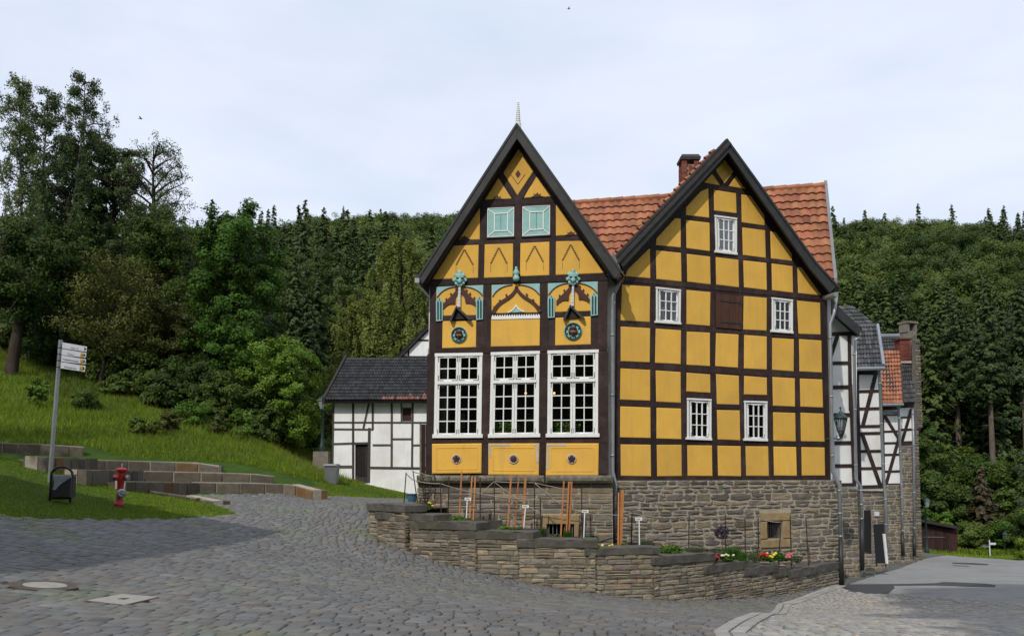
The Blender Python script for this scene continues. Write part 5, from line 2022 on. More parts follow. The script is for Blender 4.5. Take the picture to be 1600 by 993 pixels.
Q0, Q1 = at(*ZR((290, 290))[0], 37.4), at(*ZR((500, 280))[0], 38.6)
T0, T1 = at(*ZR((60, 105))[0], 38.4), at(*ZR((286, 100))[0], 39.8)
tile_roof(Q0, Q1, E1, E0, 9, 9, M['tile_dark'], H4, seed=17, tone=lambda i, j, rg: rg.uniform(.8, 2.4), amp=.05)
tile_roof(T0, T1, Q1, Q0, 6, 9, M['tile_dark'], H4, name="hip_roof", seed=18, tone=lambda i, j, rg: rg.uniform(.8, 2.4), amp=.05)
tile_roof(T1, T1 + SKEW * 5 + F4.u * .6, Q1 + SKEW * 5 + F4.u * .6, Q1, 6, 10, M['tile_dark'], H4, name="hip_roof", seed=19)
mb = MB()
mb.tube([Q1 + Vector((0, -.05, .1)), E1 + Vector((0, 0, .12))], .07, 8)
mb.build("hip_flashing", M['zinc'], H4)
mb = MB()
mb.tube([E0 + Vector((0, -.06, -.02)), E1 + Vector((0, -.06, -.02))], .075, 8)
mb.build("gutter", M['zinc'], H4)
stone_base(F4, 1336, 1384, 767, -3.6, H4, 52)
mb = MB()
mb.fpoly(F4, ZQ((335, 905), (550, 905), (550, 918), (335, 918)), .14, 0)
mb.build("ledge", M['cream'], H4)
pipe([F4.p(1373, 577, .4), F4.p(1374, 583, .3), F4.p(1380, 740, .16), F4.p(1383, 770, .16), F4.p(1385, 868, .16)], .06, H4)
mb = MB()
mb.fpoly(F4, [(1367.5, 799), (1374, 799), (1374, 805.5), (1367.5, 805.5)], .13, .06)
mb.build("wall_notice", M['sign'], H4)

# --- third: orange roof, crossed braces
H5 = thing("timber_house", F5.w(1, -4.2, -1), "third white half timbered house down the lane with crossed braces and an orange roof", "house", "white half timbered houses")
mb = MB()
mb.fpoly(F5, ZQ((520, 175), (700, 175), (712, 870), (540, 870)), 0, -4)
mb.build("wall", M['white'], H5)
mb = MB()
for a, b, w, o in (((520, 205), (700, 200), 6.5, .03), ((545, 266), (690, 264), 2.4, .02), ((545, 408), (700, 404), 3.2, .02), ((550, 508), (700, 504), 3.4, .02), ((555, 608), (705, 604), 3.6, .02), ((560, 752), (705, 748), 3.4, .02), ((560, 864), (710, 861), 3.4, .03),
                   ((562, 265), (692, 475), 4.6, .03), ((690, 462), (578, 862), 4.6, .03), ((552, 190), (566, 865), 2, .024)):
    bar(mb, F5, ZQ, a, b, w, o)
mb.build("timber_frame", M['timber'], H5)
mb = MB()
mb.fpoly(F5, ZQ((548, 232), (675, 230), (675, 262), (548, 264)), .08, 0)
mb.build("lintel_board", M['lead'], H5)
E0, E1 = F5.p(*ZR((505, 944))[0], .5), F5.p(*ZR((716, 940))[0], .5)
T0, T1 = at(*ZR((490, 489))[0], 45.6), at(*ZR((692, 485))[0], 47.2)
tile_roof(T0, T1, E1, E0, 13, 8, M['tile'], H5, seed=20, amp=.05, lift=.06)
mb = MB()
mb.tube([E0 + Vector((0, -.06, -.04)), E1 + Vector((0, -.06, -.04))], .07, 8)
mb.build("gutter", M['zinc'], H5)
stone_base(F5, 1376, 1411, 757, -4.2, H5, 53)
pipe([F5.p(1403, 634, .4), F5.p(1404, 640, .2), F5.p(1409, 770, .16), F5.p(1410, 835, .16)], .06, H5)
pipe([F5.p(1410, 833, .16), F5.p(1411, 868, .16)], .085, H5, M['castiron'], collars=False)

# --- last: grey roof, tall stone gable and two chimneys
H6 = thing("stone_house", F6.w(1, -4.4, -1), "last house of the row with tall rubble stone gable, grey roof and two chimneys", "house")
mb = MB()
mb.fpoly(F5b, ZQ((690, 175), (808, 175), (812, 532), (690, 532)), 0, -2)
mb.build("wall", M['white'], H6)
mb = MB()
for a, b, w in (((700, 190), (815, 185), 5), ((700, 287), (805, 283), 2.6), ((705, 392), (808, 388), 3.4), ((700, 510), (812, 506), 7), ((796, 215), (715, 500), 4.4)):
    bar(mb, F5b, ZQ, a, b, w)
mb.build("timber_frame", M['timber'], H6)
stone_base(F5b, 1405, 1427, 697, -4.4, H6, 54)
E0, E1 = F5b.p(*ZR((640, 934))[0], .5), F5b.p(*ZR((828, 930))[0], .5)
T0, T1 = at(*ZR((500, 384))[0], 49.0), at(*ZR((790, 376))[0], 51.4)
tile_roof(T0, T1, E1, E0, 16, 12, M['tile_dark'], H6, seed=23, tone=lambda i, j, rg: rg.uniform(.9, 2.0), amp=.045)
mb = MB()
mb.tube([T0 + Vector((0, 0, .1)), T1 + Vector((0, 0, .1))], .2, 8)
mb.build("ridge_tiles", M['lead'], H6)
# the gable: a thick rubble wall rising past the roof
zb6 = -4.6
gpoly = ZR((800, 360), (838, 345)) + [(1438, 620), (1440, 640), (1440, 668), (1432, 670), (1436, 760), (1442, 900), (1424, 900), (1425, 640)]
mb = MB()
fr_ = [F6.p(x, y, 0) for x, y in gpoly]
mb.prism(fr_, [p + Vector((.45, 1.0, 0)) * 7 for p in fr_])
g6 = mb.build("gable_wall", M['mortar_dark'], H6)
u0, u1 = F6.uv(F6.p(1426, 800))[0], F6.uv(F6.p(1439, 800))[0]
mb = MB()
stone_face(mb, lambda s, z, o: F6.w(s, z, .01 + o), u0, u1, zb6, F6.p(1432, 672, 0).z, 55, tones=TONES, length=(.15, .4), gap=.015)
u0, u1 = F6.uv(F6.p(1428, 500))[0], F6.uv(F6.p(1436, 500))[0]
stone_face(mb, lambda s, z, o: F6.w(s, z, .012 + o), u0, u1, F6.p(1432, 668, 0).z, F6.p(1432, 530, 0).z, 56, tones=TONES, length=(.15, .4), gap=.015)
mb.build("gable_stones", M['stone'], g6)
mb = MB()
cx_, dcx = 1419.5, 49.0
c0, c1 = at(cx_, 535, dcx), at(cx_, 510, dcx)
mb.box(((c0.x), c0.y, (c0.z + c1.z) / 2 - .6), (.62, .62, c1.z - c0.z + .6), math.radians(22))
for sx in (-1, 1):
    mb.box((c0.x + sx * .26, c0.y + sx * .1, c1.z - .1), (.16, .6, .5), math.radians(22))
mb.box((c0.x, c0.y, c1.z + .20), (.80, .75, .10), math.radians(22))
mb.build("stone_chimney", M['stone'], H6)
mb = MB()
c0, c1 = at(1410.5, 560, 47.6), at(1410.5, 532, 47.6)
rc = random.Random(9)
z = c0.z - .6
while z < c1.z:
    for sx in (-1, 0, 1):
        for sy in (-1, 1):
            t = rc.uniform(.75, 1.25)
            mb.box((c0.x + sx * .19, c0.y + sy * .19, z), (.185, .37, .075), 0, (t, t, t))
    z += .085
mb.box((c0.x, c0.y, z + .03), (.72, .86, .09), 0, .6)
mb.build("brick_chimney", M['brick'], H6)
mb = MB()
mb.box((c0.x + .05, c0.y - .42, c0.z - .25), (.75, .06, .12))
mb.build("chimney_flashing", M['cream'], H6)
pipe([F6.p(1425, 632, .5), F5b.p(1426, 640, .3), F5b.p(1427.5, 700, .2), F5b.p(1428.5, 838, .2)], .06, H6)
pipe([F5b.p(1428.5, 836, .2), F5b.p(1428.8, 868, .2)], .085, H6, M['castiron'], collars=False)

# --- brown boarded shed at the end of the lane
FSH = Facade(1470, 845, 63.0, 14)
zs = gp(1470, 866).z
SH = thing("garden_shed", FSH.w(0, zs, -1), "small dark brown boarded shed past the last stone gable", "shed")
mb = MB()
for k in range(13):
    xa, xb = 1438 + 58 * k / 13, 1438 + 58 * (k + .95) / 13
    t = rt.uniform(.7, 1.3)
    ya, yb = 813 + (xa - 1438) / 58 * 11, 813 + (xb - 1438) / 58 * 11
    mb.fpoly(FSH, [(xa, ya), (xb, yb), (xb, 880), (xa, 880)], 0, -.04, t)
mb.build("board_wall", M['shed'], SH)
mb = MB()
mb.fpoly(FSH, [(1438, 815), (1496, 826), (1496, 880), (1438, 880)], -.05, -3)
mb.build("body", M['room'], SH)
mb = MB()
mb.fpoly(FSH, [(1432, 809), (1498, 822), (1498, 826), (1432, 813.5)], .4, -3.3)
mb.build("roof", M['barge'], SH)
mb = MB()
mb.fpoly(FSH, [(1446, 820), (1458.5, 821), (1458.5, 829), (1446, 828.5)], .02, 0)
mb.build("vent_grille", M['room'], SH)
mb = MB()
mb.fpoly(FSH, [(1444, 837.8), (1476, 838.2), (1476, 839), (1444, 838.8)], .04, 0)
mb.build("rail", M['lead'], SH)

# ================================================================== planter wall of stepped rubble segments
zbase = gp(950, 936).z
PW = thing("planter_wall", (0.5, 21.5, zbase - .3), "curved rubble stone planter wall with stepped dark coping slabs in front of the yellow houses", "wall")
SEG = [(573, 634, 786.5, 799), (590, 676, 801.5, 813), (645, 744, 814, 826.5), (719, 831, 829, 842), (811, 931, 841.5, 855), (917, 1029, 855, 867), (1021, 1114, 866, 879), (1103, 1172, 878, 891),
       (1163, 1211, 883, 896), (1207, 1236, 886, 899), (1231, 1274, 886, 899), (1270, 1312, 879.5, 892)]
wx = [a[0] for a in WALL_PX]
wd = [a[2] for a in WALL_PX]
wyb = [a[1] for a in WALL_PX]
front = lambda px: at(px, float(np.interp(px, wx, wyb)), float(np.interp(px, wx, wd)))
SOIL = []
rs = random.Random(17)
SEG_TOP = []
for i, (x0, x1, yt, yl) in enumerate(SEG):
    a, b = front(max(x0, 578)), front(min(x1, 1311))
    if i == 0:
        a = front(578)
    a2, b2_ = Vector((a.x, a.y)), Vector((b.x, b.y))
    u = (b2_ - a2)
    ln = u.length
    u = u / ln
    nrm = Vector((u.y, -u.x))
    if nrm.y > 0:
        nrm = -nrm
    xm = (x0 + x1) / 2
    dm = float(np.interp(xm, wx, wd))
    ztop = at(xm, yt + 1.5, dm).z
    th = max(.12, (yl - yt - 2) / F_PX * dm)
    off0 = .0 if i % 2 else .02

    def mpw(s, z, o, a2=a2, u=u, nrm=nrm, off0=off0):
        q = a2 + u * s + nrm * (o + off0)
        return Vector((q.x, q.y, z))
    zb_ = min(gz(a.x, a.y), gz(b.x, b.y)) - .25
    mb = MB()
    stone_face(mb, mpw, -.0, ln + .0, zb_, ztop - th + .01, 60 + i, course=(.07, .15), length=(.16, .5), depth=.026, gap=.007, tones=((1.25, 1.2, 1.06), (1.2, 1.16, 1.08), (1.05, 1.03, .97), (1.38, 1.26, 1.0), (1.12, 1.12, 1.1), (1.0, .98, .94)), rough=1.1)
    sg = mb.build("wall_segment", M['stone'], PW)
    mb = MB()
    back = -.55
    mb.prism([mpw(0, ztop - th, 0), mpw(ln, ztop - th, 0), mpw(ln, ztop - th, back), mpw(0, ztop - th, back)], [mpw(0, zb_, 0), mpw(ln, zb_, 0), mpw(ln, zb_, back), mpw(0, zb_, back)])
    mb.build("wall_core", M['mortar_dark'], sg)
    mb = MB()
    for (se, sd) in ((0.0, -1), (ln, 1)):
        def mpe(s, z, o, se=se, sd=sd):
            q = a2 + u * (se + sd * o) + nrm * (off0 + .02 - s)
            return Vector((q.x, q.y, z))
        stone_face(mb, mpe, 0, .42, zb_, ztop - th + .01, 90 + i, course=(.08, .15), length=(.16, .4), depth=.03, gap=.010, tones=((1.1, 1.02, .8), (1, .97, .88), (.8, .78, .72)), rough=1.3)
    mb.build("end_stones", M['stone'], sg)
    # coping slab, split faces: irregular front edge
    mb = MB()
    n = 9
    fr, bk_ = [], []
    ov = .075
    for k in range(n + 1):
        s = -.05 + (ln + .10) * k / n
        fr.append((s, ov + rs.uniform(-.018, .018)))
        bk_.append((s, back - .10 + rs.uniform(-.02, .02)))
    ring = fr + bk_[::-1]
    up_ = [mpw(s, ztop + rs.uniform(-.012, .012), o) for s, o in ring]
    dn_ = [mpw(s, ztop - th + rs.uniform(-.008, .008), o - (.02 if o > 0 else 0)) for s, o in ring]
    mb.prism(up_, dn_, rs.uniform(.85, 1.15), 0, .025, lift=Vector((0, 0, .018)))
    mb.build("coping_slab", M['coping'], PW)
    SEG_TOP.append((a2, b2_, ztop))
    # soil level behind this segment
    ha = F1 if xm < 955 else F2
    back_pt = lambda px: (ha.p(px, 800, .1).x, ha.p(px, 800, .1).y)
    ia, ib = a2 - nrm * .5, b2_ - nrm * .5
    pa, pb = back_pt(max(x0, 650)), back_pt(max(x1 - 8, 700))
    mb = MB()
    zs_ = ztop - th * .75
    ringp = [(ia.x, ia.y), (ib.x, ib.y), pb, pa]
    n = 8
    grid = []
    for r_ in range(n + 1):
        for c_ in range(n + 1):
            t, v = c_ / n, r_ / n
            x = (ringp[0][0] * (1 - t) + ringp[1][0] * t) * (1 - v) + (ringp[3][0] * (1 - t) + ringp[2][0] * t) * v
            y = (ringp[0][1] * (1 - t) + ringp[1][1] * t) * (1 - v) + (ringp[3][1] * (1 - t) + ringp[2][1] * t) * v
            grid.append((x, y, zs_ - i * .003 + rs.uniform(-.02, .02)))
    b0 = len(mb.v)
    mb.v += grid
    for r_ in range(n):
        for c_ in range(n):
            p = b0 + r_ * (n + 1) + c_
            mb.face((p, p + 1, p + n + 2, p + n + 1))
    SOIL.append((mb, ringp, zs_))
sm = MB()
for mb, _, _ in SOIL:
    k = len(sm.v)
    sm.v += mb.v
    sm.f += [tuple(i + k for i in f) for f in mb.f]
    sm.c += mb.c
    sm.m += mb.m
struct(sm.build("garden_soil", M['soil']))
# upright slabs that hold the terraces of the bed
for (x0, x1, yt, yb, d0, d1) in ((631, 682, 786, 806, 23.4, 24.4), (735, 785, 812, 832, 22.2, 22.9), (823, 857, 825, 845, 22.0, 22.6)):
    p, q_, r_, s_ = at(x0, yt, d0), at(x1, yt, d1), at(x1, yb + 8, d1), at(x0, yb + 12, d0)
    mb = MB()
    t_ = Vector((-.05, .14, 0))
    mb.prism([p, q_, r_, s_], [k + t_ for k in (p, q_, r_, s_)], rs.uniform(.8, 1.1), 0, .02)
    mb.build("divider_slab", M['coping'], PW)
# ================================================================== garden: rope fence, stakes, name plates
Z6, Z7 = zmap(570, 720, 1600 / 390), zmap(930, 720, 1600 / 410)
RF = thing("rope_fence", at(800, 830, 22.8), "pale rope slung between thin rusty rods along the garden bed", "fence")
POSTS = [(Z6((265, 72), (250, 285)), 23.6), (Z6((308, 60), (345, 315)), 23.7), (Z6((485, 136), (490, 390)), 22.6), (Z6((540, 95), (533, 380)), 23.3), (Z6((740, 105), (740, 385)), 22.8), (Z6((830, 105), (831, 380)), 23.2),
         (Z6((1087, 130), (1087, 425)), 23.0), (Z6((1125, 235), (1128, 435)), 22.2), (Z6((1390, 170), (1392, 470)), 23.2), (Z7((225, 310), (219, 535)), 23.6), (Z7((573, 325), (570, 550)), 24.2),
         (Z7((793, 320), (795, 555)), 24.6), (Z7((913, 346), (916, 605)), 24.4), (Z7((993, 340), (998, 615)), 24.8), (Z7((1135, 365), (1118, 600)), 25.0), (Z7((1188, 335), (1196, 610)), 25.2), (Z7((1285, 347), (1299, 610)), 26.0)]
tops = []
for (a, b), d in POSTS:
    p, q_ = at(*a, d), at(*b, d)
    q_ = q_ + (q_ - p).normalized() * .25
    mb = MB()
    mb.tube([p, q_], .016, 6)
    mb.build("rod", M['rust'], RF)
    tops.append(p)


def rope(pts, sag=.08, r=.009):
    r *= 1.45
    mb = MB()
    out = []
    for a, b in zip(pts, pts[1:]):
        n = 10
        l = (b - a).length
        for k in range(n):
            t = k / n
            out.append(a.lerp(b, t) - Vector((0, 0, sag * l * 4 * t * (1 - t) * .5)))
    out.append(pts[-1])
    mb.tube(out, r, 6)
    mb.build("rope", M['rope'], RF, smooth=True)


d_ = Vector((0, 0, -.03))
rope([tops[0] + d_, tops[1] + Vector((0, 0, -.25)), tops[2] + d_, tops[4] + Vector((0, 0, -.42)), tops[7] + d_], .05)
rope([tops[4] + Vector((0, 0, -.42)), tops[5] + Vector((0, 0, -.1)), tops[6] + d_, at(*Z6((1330, 185))[0], 23)], .03, .007)
rope([tops[5] + Vector((0, 0, -.12)), tops[7] + Vector((0, 0, -.4))], .02, .006)
rope([tops[6] + d_, at(*Z6((1250, 270))[0], 22.9), at(*Z6((1390, 325))[0], 23), at(*Z7((60, 322))[0], 23.2), tops[9] + d_, tops[10] + d_, tops[11] + d_, tops[12] + d_, tops[13] + d_, tops[14] + d_], .09, .010)
rope([tops[6] + d_, at(*Z6((1180, 215))[0], 22.9), at(*Z6((1330, 330))[0], 23)], .03, .006)
rope([tops[1] + d_, at(*Z6((370, 80))[0], 23.8), at(*Z6((440, 95))[0], 23.8)], .10, .008)
rope([tops[15] + d_, tops[16] + d_], .05, .006)

STK = [(Z6((621, 65), (603, 400)), 22.9, .019, 1, "single tall orange stake left of the first white name plate"),
       (Z6((687, 95), (671, 375)), 23.1, .017, 1.35, "pale orange stake close right of the first white name plate"),
       (Z6((708, 98), (694, 390)), 23.2, .016, 1.4, "slim pale orange stake, right one of the pair beside the first name plate"),
       (Z6((938, 90), (916, 415)), 22.7, .020, 1.1, "orange stake leaning left of the second white name plate, first of three"),
       (Z6((987, 92), (962, 415)), 22.8, .016, .85, "thin reddish orange stake, middle one of the three at the second name plate"),
       (Z6((1030, 95), (1014, 415)), 22.9, .030, 1.0, "broad orange stake right behind the second white name plate"),
       (Z6((1276, 128), (1256, 480)), 22.7, .020, 1.05, "orange stake standing left of the thick pair before the ornate house cellar grille"),
       (Z6((1308, 130), (1291, 465)), 22.8, .018, 1.1, "slim orange stake touching the left side of a broad stake before the cellar grille"),
       (Z6((1323, 130), (1306, 465)), 22.9, .034, .95, "broad orange stake before the ornate house cellar grille"),
       (Z7((143, 190), (139, 530)), 22.7, .016, 1.45, "thin pale stake beside the downpipe between the yellow houses"),
       (Z7((166, 175), (152, 530)), 22.8, .045, .95, "thickest orange plank stake, just right of the downpipe between the yellow houses")]
for (a, b), d, r, t, lab in STK:
    p, q_ = at(*a, d), at(*b, d)
    q_ = q_ + (q_ - p).normalized() * .22
    mb = MB()
    u = Vector((r, 0, 0))
    v = Vector((0, r * .8, 0))
    mb.prism([p - u - v, p + u - v, p + u + v, p - u + v], [q_ - u - v, q_ + u - v, q_ + u + v, q_ - u + v], (t, t, t), 0, .004)
    o = mb.build("plant_stake", M['orange_wood'])
    tag(o, lab, "stake", "orange stakes in the garden bed")

for (pl, st, d, lab) in ((((640, 233), (681, 251)), ((657, 250), (648, 410)), 22.5, "white name plate on a thin stem between the leftmost orange stakes"),
                         (((1009, 281), (1051, 299)), ((1030, 298), (1018, 440)), 22.1, "white name plate in front of the group of three orange stakes"),
                         (((1391, 312), (1434, 329)), ((1410, 328), (1402, 530)), 21.9, "white name plate right of the ornate house cellar grille")):
    a, b = Z6(*pl)
    s0, s1 = Z6(*st)
    NP = thing("name_plate", at(*s1, d), lab, "plant label", "white plant name plates")
    tl, br = at(*a, d), at(*b, d)
    mb = MB()
    f = [Vector((tl.x, tl.y, br.z)), Vector((br.x, tl.y, br.z)), Vector((br.x, tl.y, tl.z)), Vector((tl.x, tl.y, tl.z))]
    mb.prism(f, [p + Vector((0, .012, 0)) for p in f], 1, 0, .003)
    pn = mb.build("plate", M['wpaint'], NP)
    mb = MB()
    w = br.x - tl.x
    zc = (tl.z + br.z) / 2
    for k in range(7):
        x = tl.x + w * (.18 + .09 * k)
        mb.box((x, tl.y - .002, zc + .004 * (k % 2)), (w * .05, .003, .03))
    mb.build("lettering", M['ink'], pn)
    mb = MB()
    p, q_ = at(*s0, d + .02), at(*s1, d + .02)
    mb.tube([p, q_ + (q_ - p).normalized() * .1], .016, 6)
    mb.build("stem", M['wpaint'], NP)
a, b = Z7((244, 343), (286, 361))
s0, s1 = Z7((268, 360), (270, 545))
d = 22.6
NP = thing("name_plate", at(*s1, d), "white name plate right of the thickest orange plank stake", "plant label", "white plant name plates")
tl, br = at(*a, d), at(*b, d)
mb = MB()
f = [Vector((tl.x, tl.y, br.z)), Vector((br.x, tl.y, br.z)), Vector((br.x, tl.y, tl.z)), Vector((tl.x, tl.y, tl.z))]
mb.prism(f, [p + Vector((0, .012, 0)) for p in f], 1, 0, .003)
pn = mb.build("plate", M['wpaint'], NP)
mb = MB()
w = br.x - tl.x
for k in range(7):
    mb.box((tl.x + w * (.18 + .09 * k), tl.y - .002, (tl.z + br.z) / 2), (w * .05, .003, .03))
mb.build("lettering", M['ink'], pn)
mb = MB()
mb.tube([at(*s0, d + .02), at(*s1, d + .02)], .016, 6)
mb.build("stem", M['wpaint'], NP)


# ================================================================== stone block terraces on the slope, left
def blocks(name, label, px_top, dep, th_px, seed, lab_group="stone terrace rows"):
    """a row of squared blocks following pixels of its top edge"""
    rg = random.Random(seed)
    pts = [at(x, y, d) for (x, y), d in zip(px_top, dep)]
    tot = [0]
    for a, b in zip(pts, pts[1:]):
        tot.append(tot[-1] + (b - a).length)
    L_ = tot[-1]

    def P(s):
        for k in range(len(pts) - 1):
            if s <= tot[k + 1] or k == len(pts) - 2:
                t = (s - tot[k]) / (tot[k + 1] - tot[k])
                return pts[k].lerp(pts[k + 1], t)
    T = thing(name, pts[0] - Vector((0, 0, .5)), label, "terrace step", lab_group)
    s = 0
    while s < L_ - .1:
        w = rg.uniform(.45, .95)
        if s + w > L_ - .3:
            w = L_ - s
        a, b = P(s + .017), P(min(s + w - .017, L_))
        h = th_px / F_PX * a.y
        dv = Vector((b.x - a.x, b.y - a.y, 0)).normalized()
        nb = Vector((-dv.y, dv.x, 0))
        if nb.y < 0:
            nb = -nb
        jf = rg.uniform(-.02, .02)
        fr = [a - Vector((0, 0, h * 1.7)), b - Vector((0, 0, h * 1.7)), b + Vector((0, 0, rg.uniform(-.015, .015))), a + Vector((0, 0, rg.uniform(-.015, .015)))]
        fr = [p - nb * jf for p in fr]
        t = rg.uniform(.65, 1.1)
        c = rg.choice(((.95, .88, .80), (.85, .80, .76), (.8, .8, .8))) if rg.random() < .93 else rg.choice(((1.1, .82, .5), (1.2, .75, .4)))
        t *= .82
        mb = MB()
        mb.prism(fr, [p + nb * .55 for p in fr], tuple(t * q for q in c), 0, .022, lift=-nb * .015)
        mb.build("block", M['stone'], T)
        s += w
    mb = MB()
    for k in range(len(pts) - 1):
        a, b = pts[k], pts[k + 1]
        dv = Vector((b.x - a.x, b.y - a.y, 0)).normalized()
        nb = Vector((-dv.y, dv.x, 0))
        nb = nb if nb.y > 0 else -nb
        h = th_px / F_PX * a.y * 1.6
        u_ = Vector((0, 0, .022))
        fr = [a + nb * .02 - Vector((0, 0, h)), b + nb * .02 - Vector((0, 0, h)), b + nb * .02 + u_, a + nb * .02 + u_]
        mb.prism(fr, [p + nb * .30 for p in fr])
    mb.build("mortar_bed", M['mortar'], T)


def rowb(name, label, tops_px, th, seed, group="stone terrace rows"):
    dep = [gp(max(x, -80), y + th, 12).y - .05 for x, y in tops_px]
    blocks(name, label, tops_px, dep, th, seed, group)


rowb("stone_terrace", "topmost short row of grey stone blocks on the grass slope", [(-60, 690), (0, 692), (70, 694.5), (131, 698)], 14, 1)
rowb("stone_terrace", "second row of stone blocks from the top, behind the hydrant top", [(38, 713), (120, 717), (200, 720), (300, 722.5), (341, 728)], 16, 2)
rowb("stone_terrace", "third row of stone blocks with orange brown stones at its right end", [(100, 734), (200, 735.5), (330, 738), (400, 740.5), (428, 744)], 15, 3)
rowb("stone_terrace", "lowest row of stone blocks beside the cobbled plaza", [(198, 752), (300, 753.5), (400, 754.5), (455, 757), (489, 766)], 15, 4)
rowb("stone_kerb", "low stone kerb along the tip of the lawn by the plaza", [(236, 767), (290, 774.5), (333, 783)], 5, 7)
sheet("gravel_path", [g2(*q) for q in ((30, 717), (110, 736), (190, 753), (240, 766), (330, 783), (345, 786), (330, 774), (255, 771), (200, 757), (120, 741), (40, 726))], M['gravel'], .012, .4)

# ================================================================== direction sign
S0, S1 = at(95, 531, 21.8), at(77.5, 752, 21.8)
DS = thing("direction_sign", S1, "white direction sign post with four stacked finger boards beside the litter bin", "sign post")
mb = MB()
mb.tube([S0, S1 + (S1 - S0).normalized() * .3], .052, 12)
mb.build("pole", M['steel'], DS)
ex = at(130, 541, 21.8 + .9) - at(98, 534, 21.8)
ez = (S0 - S1).normalized()
exn = ex.normalized()
zsn = zmap(70, 520, 1135 / 80)
BO = [((390, 205), (935, 300), (925, 415), (385, 335)), ((378, 350), (925, 440), (905, 545), (372, 482)), ((372, 490), (915, 580), (900, 690), (362, 628)), ((355, 640), (905, 728), (885, 858), (348, 778))]
FD = Facade(97, 640, 21.75, 24)
WORD = ["", "Zinnerei", "Nadelbaum-Werk", "Kaffeerösterei"]
WORD = ["Info  P", "Zinnerei", "Nagelschmieden", "Kaltwalzwerk"]


def lettering(txt, F, px, py, w_px, off, m, parent, slope=0.0, name="lettering", hscale=1.0):
    cu = bpy.data.curves.new("t", 'FONT')
    cu.body = txt
    cu.size = 1.0
    cu.extrude = 0.0
    ob = bpy.data.objects.new("t", cu)
    C.collection.objects.link(ob)
    dg = bpy.context.evaluated_depsgraph_get()
    me = bpy.data.meshes.new_from_object(ob.evaluated_get(dg))
    bpy.data.objects.remove(ob)
    bpy.data.curves.remove(cu)
    co = np.array([v.co[:] for v in me.vertices])
    x0, x1, y0, y1 = co[:, 0].min(), co[:, 0].max(), co[:, 1].min(), co[:, 1].max()
    s = w_px / (x1 - x0)
    mb = MB()
    pts = [F.p(px + (x - x0) * s, py - (y - y0) * s * hscale + slope * (x - x0) * s, off) for x, y in co[:, :2]]
    for p in me.polygons:
        mb.poly([pts[i] for i in p.vertices])
    bpy.data.meshes.remove(me)
    return mb.build(name, m, parent)


for k, q in enumerate(BO):
    q = zsn(*q)
    mb = MB()
    mb.fpoly(FD, q, .012, -.012, 1, 0, .004)
    bd = mb.build("finger_board", M['sign'], DS)
    mb = MB()
    e = sub(q, .90, .12, .985, .88)
    mb.fpoly(FD, [e[0], quad_at(q, .985, .5), e[3]], .017, .008)
    mb.build("arrow", M['ink'], bd)
    if k:
        mb = MB()
        mb.fpoly(FD, sub(q, .77, .12, .885, .92), .016, .008)
        g_ = mb.build("number_field", M['gold'], bd)
        c0 = quad_at(q, .80, .78)
        lettering(("10", "42", "21")[k - 1], FD, c0[0], c0[1], 3.0, .019, M['ink'], g_, .16)
    st = quad_at(q, (.36, .24, .06, .16)[k], .80)
    lettering(WORD[k], FD, st[0], st[1], (11, 10.5, 25, 19)[k], .0165, M['ink'], bd, .165, hscale=(.75, 1.0, 1.0, 1.0)[k])
mb = MB()
for y in (543.5, 553.5, 563.5, 574):
    t = (y - 531) / 221
    p = S0.lerp(S1, t)
    mb.mark()
    mb.tube([p - ez * .012, p + ez * .012], .058, 12)
mb.build_each("clamp", M['iron'], DS)

# ================================================================== litter bin
zb2 = zmap(60, 710, 1600 / 170)
d = 19.8
FBn = Facade(97, 770, d, 6)
pb = FBn.p(97, 783)
LB = thing("litter_bin", pb, "dark litter bin hung in an arched tube frame with a pale bag", "litter bin")
mb = MB()
arch = [zb2((165, 690))[0], zb2((175, 560))[0], zb2((190, 300))[0]]
for k in range(1, 10):
    a = math.pi * (1 - k / 10)
    arch.append(zb2((347 + 158 * math.cos(a), 300 - 122 * math.sin(a)))[0])
arch += [zb2((500, 310))[0], zb2((483, 560))[0], zb2((462, 700))[0]]
mb.tube([FBn.p(x, y, 0) for x, y in arch], .028, 10)
mb.tube([FBn.p(*zb2((172, 640))[0]), FBn.p(*zb2((470, 640))[0])], .022, 8)
mb.build("arch_frame", M['iron'], LB, smooth=True)
mb = MB()
q = zb2((212, 320), (482, 310), (468, 628), (190, 632))
mb.fpoly(FBn, q, .10, -.20, .7, 0, .02, .01)
bn = mb.build("bucket", M['castiron'], LB)
mb = MB()
mb.fpoly(FBn, zb2((212, 300), (485, 292), (484, 330), (400, 385), (310, 440), (250, 520), (215, 512), (196, 500), (232, 480), (240, 400)), .125, .105, 1, 0, .012, .008)
mb.build("bin_bag", M['bag'], bn)
mb = MB()
mb.fpoly(FBn, zb2((205, 296), (490, 288), (490, 304), (205, 312)), .12, -.22)
mb.build("rim", M['iron'], bn)

# ================================================================== hydrant
FH = Facade(188, 780, 20.9, 0)
k_ = 20.9 / F_PX / (1600 / 170)
hb_ = FH.p(*zb2((1185, 735))[0])
HY = thing("fire_hydrant", hb_, "red pillar fire hydrant with grey side cap on the grass bank", "hydrant")
hz_ = lambda Y: (735 - Y) * k_
tilt = FH.p(*zb2((1228, 195))[0]) - hb_
ax = tilt.normalized()
mb = MB()
mb.lathe([(76 * k_, -.1), (78 * k_, hz_(728)), (76 * k_, hz_(712)), (60 * k_, hz_(700)), (48 * k_, hz_(640)), (44 * k_, hz_(560)), (46 * k_, hz_(420)), (50 * k_, hz_(405)), (50 * k_, hz_(395)), (56 * k_, hz_(380)), (58 * k_, hz_(300)), (52 * k_, hz_(272)),
          (56 * k_, hz_(262)), (80 * k_, hz_(232)), (80 * k_, hz_(212)), (62 * k_, hz_(200)), (30 * k_, hz_(192)), (.002, hz_(188))], hb_, ax, 20)
by = mb.build("body", M['red'], HY, smooth=True)
mb = MB()
